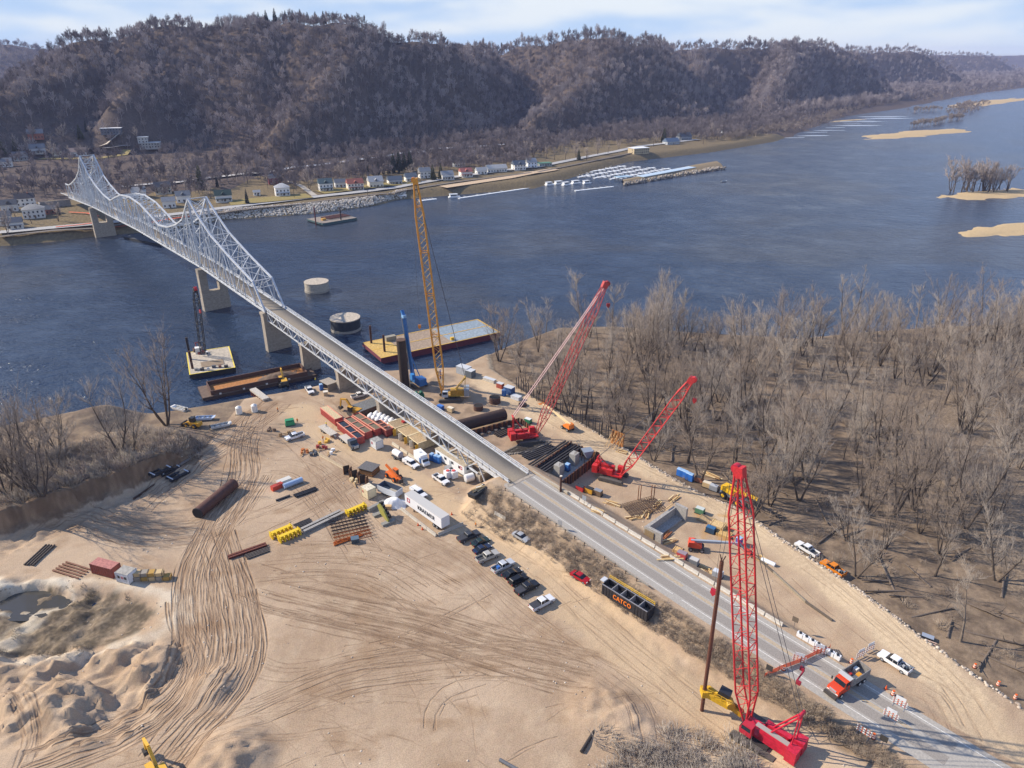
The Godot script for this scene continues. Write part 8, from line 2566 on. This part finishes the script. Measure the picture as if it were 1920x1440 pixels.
func build_traffic() -> void:
	for i in 15:
		var s := 231.0 + i * 4.0
		barrier("%s concrete barrier from the bridge on the road's right edge" % ["first", "second", "third", "fourth", "fifth", "sixth", "seventh", "eighth", "ninth", "tenth", "eleventh", "twelfth", "thirteenth", "fourteenth", "last"][i], br(s, -5.5, road_y(s)), atan2(-BV.y, BV.x), "road edge barriers", "c4beb3")
	var t := thing("crash_cushion", "row of black and white striped crash modules ending the barrier line", "crash cushion", br(292, -5.5, road_y(292)), atan2(-BV.y, BV.x))
	for k in 7:
		box(t, "module", Vector3(0.6 + 1.25 * k, 0.5, 0), Vector3(1.15, 1.0, 0.7), m("d6d8d9", 0.6))
		box(t, "chevron", Vector3(0.6 + 1.25 * k, 1.02, 0), Vector3(0.5, 0.05, 0.72), m("22242a", 0.6), Vector3(0, 0.6, 0))
	t = thing("timber_curb", "timber and concrete curb joining bridge and road barriers", "curb", br(222, -5.2, road_y(222)), atan2(-BV.y, BV.x))
	for k in 4:
		box(t, "section", Vector3(-4.5 + 3.4 * k, 0.3, 0.1 * k), Vector3(3.3, 0.6, 0.4), m("b5aa97", 0.9, 0, 2.0))
	# orange mesh fence across the road
	t = thing("mesh_fence", "orange mesh fence strung across the closed road", "fence", br(292, 0, road_y(292)))
	var line := [V(46.26, -95.96), V(49.23, -96.99), V(53.88, -98.91), V(57.64, -100.87), V(60.29, -101.68), V(61.56, -103.56)]
	for i in 5:
		var a: Vector3 = line[i] - t.position
		var b: Vector3 = line[i + 1] - t.position
		for k in 4:
			bar(t, "mesh_strand", a + Vector3(0, 0.25 + 0.28 * k, 0), b + Vector3(0, 0.25 + 0.28 * k, 0), 0.03, 0.2, m("d9532c", 0.7))
		rod(t, "stake", a, a + Vector3(0, 1.5, 0), 0.05, m("5d5348", 0.8), 5)
	barrel("orange barrel standing at the mesh fence across the road", V(50.21, -97.25), "traffic barrels")
	barrel("orange barrel on the road verge below the dump truck, right side", V(67.69, -91.6), "traffic barrels")
	barrel("orange barrel near the road sign at the bottom right", V(60.12, -82.78), "traffic barrels")
	barrel("farthest of three orange barrels along the haul road's outer edge", V(89.49, -101.93), "traffic barrels")
	barrel("middle of three orange barrels along the haul road's outer edge", V(91.4, -97.69), "traffic barrels")
	barrel("nearest of three orange barrels along the haul road's outer edge", V(92.65, -94.64), "traffic barrels")
	barrel("orange barrel beside the dump truck's tailgate", V(63.62, -99.16), "traffic barrels")
	cone("small orange cone on the verge beside the orange barrel", V(67.07, -92.89))
	cone("orange cone behind the long white trailer", V(-15.48, -151.79))
	cone("upper orange cone in front of the long white trailer", V(-23.57, -147.21))
	cone("lower orange cone in front of the long white trailer", V(-22.29, -145.44))
	barricade("barricade with sign left of the road centre at the mesh fence", V(53.63, -99.04), -0.4)
	barricade("barricade with blue sign at the barrier end by the mesh fence", V(58.25, -101.14), -0.4)
	barricade("near barricade of the pair across the road at bottom right", V(64.69, -86.56), -0.75)
	barricade("far barricade of the pair across the road at bottom right", V(67.49, -89.09), -0.75)
	barricade("left barricade between the dump truck and the service pickup", V(66.1, -100.88), 0.45)
	barricade("right barricade between the dump truck and the service pickup", V(68.64, -102.46), 0.45)
	barricade("white barricade lying by the road sign at bottom right", V(58.73, -83.44), -0.8, false)
	# signs
	for q in [[V(60.5, -80.81), 3.0, "dark square-backed road sign on a post at the bottom right", "3c3a36"], [V(47.02, -96.08), 2.4, "dark road sign at the left end of the mesh fence", "3f3d3a"], [V(11.39, -138.76), 2.2, "small sign post on the brushy embankment beside the guard rail", "8d8f92"], [V(17.96, -148.32), 2.6, "grey sign panel behind the road near the yellow generator", "8f949a"], [V(56.05, -108.12), 2.6, "sign post on the sand verge right of the road", "6b5f50"]]:
		t = thing("road_sign", q[2], "sign", q[0], -0.72)
		rod(t, "post", Vector3(0, -0.3, 0), Vector3(0, q[1], 0), 0.06, m("77706a", 0.6), 6)
		box(t, "panel", Vector3(0, q[1] - 0.3, 0.06), Vector3(1.2, 1.2, 0.05), m(q[3], 0.6))
	t = thing("brown_post", "thick brown steel post standing between road and cofferdam", "post", V(12.45, -154.03))
	rod(t, "shaft", Vector3(0, -0.4, 0), Vector3(0, 4.6, 0), 0.28, m("4e3026", 0.8), 10)
	rod(t, "cap", Vector3(0, 4.6, 0), Vector3(0, 4.8, 0), 0.34, m("d0c8b8", 0.8), 10)
	t = thing("sign_trestle", "low striped trestle sign lying beside the haul road at right", "trestle", V(84.53, -109.71), -0.6)
	box(t, "panel", Vector3(0, 0.5, 0), Vector3(2.2, 0.06, 1.2), m("8d97a6", 0.6))
	for k in 3:
		box(t, "rail", Vector3(0.2, 0.15, 0.9 + 0.6 * k), Vector3(3.0, 0.12, 0.12), m("d9b9a8", 0.7))

# ---- people: one smooth body from joints and radii
func person_mesh(bones: Array, colours: Callable) -> ArrayMesh:
	var cell := 0.045
	var lo := Vector3(-0.55, -0.04, -0.4)
	var n := Vector3i(25, 43, 18)
	var f := PackedFloat32Array()
	f.resize(n.x * n.y * n.z)
	for z in n.z:
		for y in n.y:
			for x in n.x:
				var p := lo + Vector3(x, y, z) * cell
				var d := 9.0
				for b in bones:
					var ab: Vector3 = b[1] - b[0]
					var t := clampf((p - b[0]).dot(ab) / maxf(ab.length_squared(), 1e-6), 0, 1)
					var k: float = (p - b[0] - ab * t).length() - lerpf(b[2], b[3], t)
					var h := clampf(0.5 + 0.5 * (d - k) / 0.05, 0, 1)
					d = lerpf(d, k, h) - 0.05 * h * (1 - h)
				f[(z * n.y + y) * n.x + x] = d
	var idx := {}
	var v := PackedVector3Array()
	var col := PackedColorArray()
	var at := func(x: int, y: int, z: int) -> float: return f[(z * n.y + y) * n.x + x]
	for z in n.z - 1:
		for y in n.y - 1:
			for x in n.x - 1:
				var sum := Vector3.ZERO
				var hits := 0
				for e in [[0, 0, 0, 1, 0, 0], [0, 1, 0, 1, 1, 0], [0, 0, 1, 1, 0, 1], [0, 1, 1, 1, 1, 1], [0, 0, 0, 0, 1, 0], [1, 0, 0, 1, 1, 0], [0, 0, 1, 0, 1, 1], [1, 0, 1, 1, 1, 1], [0, 0, 0, 0, 0, 1], [1, 0, 0, 1, 0, 1], [0, 1, 0, 0, 1, 1], [1, 1, 0, 1, 1, 1]]:
					var a: float = at.call(x + e[0], y + e[1], z + e[2])
					var b: float = at.call(x + e[3], y + e[4], z + e[5])
					if (a < 0) != (b < 0):
						sum += Vector3(e[0], e[1], e[2]).lerp(Vector3(e[3], e[4], e[5]), a / (a - b))
						hits += 1
				if hits:
					idx[Vector3i(x, y, z)] = v.size()
					var p := lo + (Vector3(x, y, z) + sum / hits) * cell
					v.append(p)
					col.append(colours.call(p))
	var st := SurfaceTool.new()
	st.begin(Mesh.PRIMITIVE_TRIANGLES)
	for i in v.size():
		st.set_color(col[i])
		st.add_vertex(v[i])
	for z in range(1, n.z - 1):
		for y in range(1, n.y - 1):
			for x in range(1, n.x - 1):
				var a: float = at.call(x, y, z)
				for e in [[1, 0, 0, Vector3i(0, -1, 0), Vector3i(0, 0, -1)], [0, 1, 0, Vector3i(0, 0, -1), Vector3i(-1, 0, 0)], [0, 0, 1, Vector3i(-1, 0, 0), Vector3i(0, -1, 0)]]:
					var b: float = at.call(x + e[0], y + e[1], z + e[2])
					if (a < 0) == (b < 0):
						continue
					var c := Vector3i(x, y, z)
					var q := [idx[c], idx[c + e[3]], idx[c + e[3] + e[4]], idx[c + e[4]]]
					for k in ([0, 1, 2, 0, 2, 3] if a < 0 else [0, 2, 1, 0, 3, 2]):
						st.add_index(q[k])
	st.generate_normals()
	return st.commit()

func build_people() -> void:
	var V3 := func(x: float, y: float, z: float) -> Vector3: return Vector3(x, y, z)
	var bones := [[V3.call(0, 0.95, 0), V3.call(0, 1.38, 0), 0.16, 0.17], [V3.call(0, 1.4, -0.14), V3.call(0, 1.4, 0.14), 0.09, 0.09], [V3.call(0, 1.45, 0), V3.call(0.02, 1.56, 0), 0.06, 0.055], [V3.call(0.02, 1.62, 0), V3.call(0.03, 1.72, 0), 0.095, 0.09], [V3.call(0.11, 1.64, 0), V3.call(0.13, 1.64, 0), 0.02, 0.015]]
	for k in [-1, 1]:
		bones.append([V3.call(0, 0.95, 0.09 * k), V3.call(0.1 * k + 0.03, 0.5, 0.1 * k), 0.1, 0.07])
		bones.append([V3.call(0.1 * k + 0.03, 0.5, 0.1 * k), V3.call(0.12 * k - 0.05, 0.08, 0.11 * k), 0.07, 0.05])
		bones.append([V3.call(0.12 * k - 0.05, 0.05, 0.11 * k), V3.call(0.12 * k + 0.13, 0.03, 0.12 * k), 0.055, 0.045])
		bones.append([V3.call(0, 1.4, 0.2 * k), V3.call(-0.06 * k, 1.13, 0.26 * k), 0.065, 0.05])
		bones.append([V3.call(-0.06 * k, 1.13, 0.26 * k), V3.call(0.08, 0.9, 0.27 * k), 0.05, 0.038])
		bones.append([V3.call(0.08, 0.9, 0.27 * k), V3.call(0.12, 0.82, 0.27 * k), 0.04, 0.03])
	var skins := [[Color(0.75, 0.25, 0.05), Color(0.06, 0.06, 0.09)], [Color(0.7, 0.6, 0.06), Color(0.1, 0.12, 0.2)]]
	var mesh := []
	for s in skins:
		mesh.append(person_mesh(bones, func(p: Vector3) -> Color:
			if p.y > 1.5 or (p.y < 0.92 and absf(p.z) > 0.22):
				return Color(0.5, 0.32, 0.24)
			if p.y > 0.92:
				return s[0]
			return s[1] if p.y > 0.12 else Color(0.08, 0.06, 0.05)))
	var sk := tint_mat()
	for q in [[V(-9.06, -146.33), 0, 0.3, "worker in orange vest and dark trousers walking near the parked row"], [V(-68.85, -202.07), 0, 1.8, "worker in orange vest beside the green generator"], [V(-57.86, -190.57), 0, 2.4, "worker in orange vest near the flatbed trailer"], [V(-58.33, -197.41) + Vector3(0, 1.25, 0), 1, 0.6, "worker in yellow vest standing on the flatbed trailer"], [V(-72.3, -238.13), 1, 2.6, "worker in yellow vest left of the grey shed"], [V(-77.56, -209.99), 0, 1.0, "worker in red-orange clothing alone on the sand spit"]]:
		var t := thing("person", q[3], "person", q[0], q[2])
		node(t, "body", mesh[q[1]], sk)
		var h := node(t, "hard_hat", shapes["sack"], m("d9d9d4" if q[1] else "d0b23a", 0.5))
		h.transform = Transform3D(Basis.from_scale(Vector3(0.13, 0.09, 0.12)), Vector3(0.03, 1.76, 0))
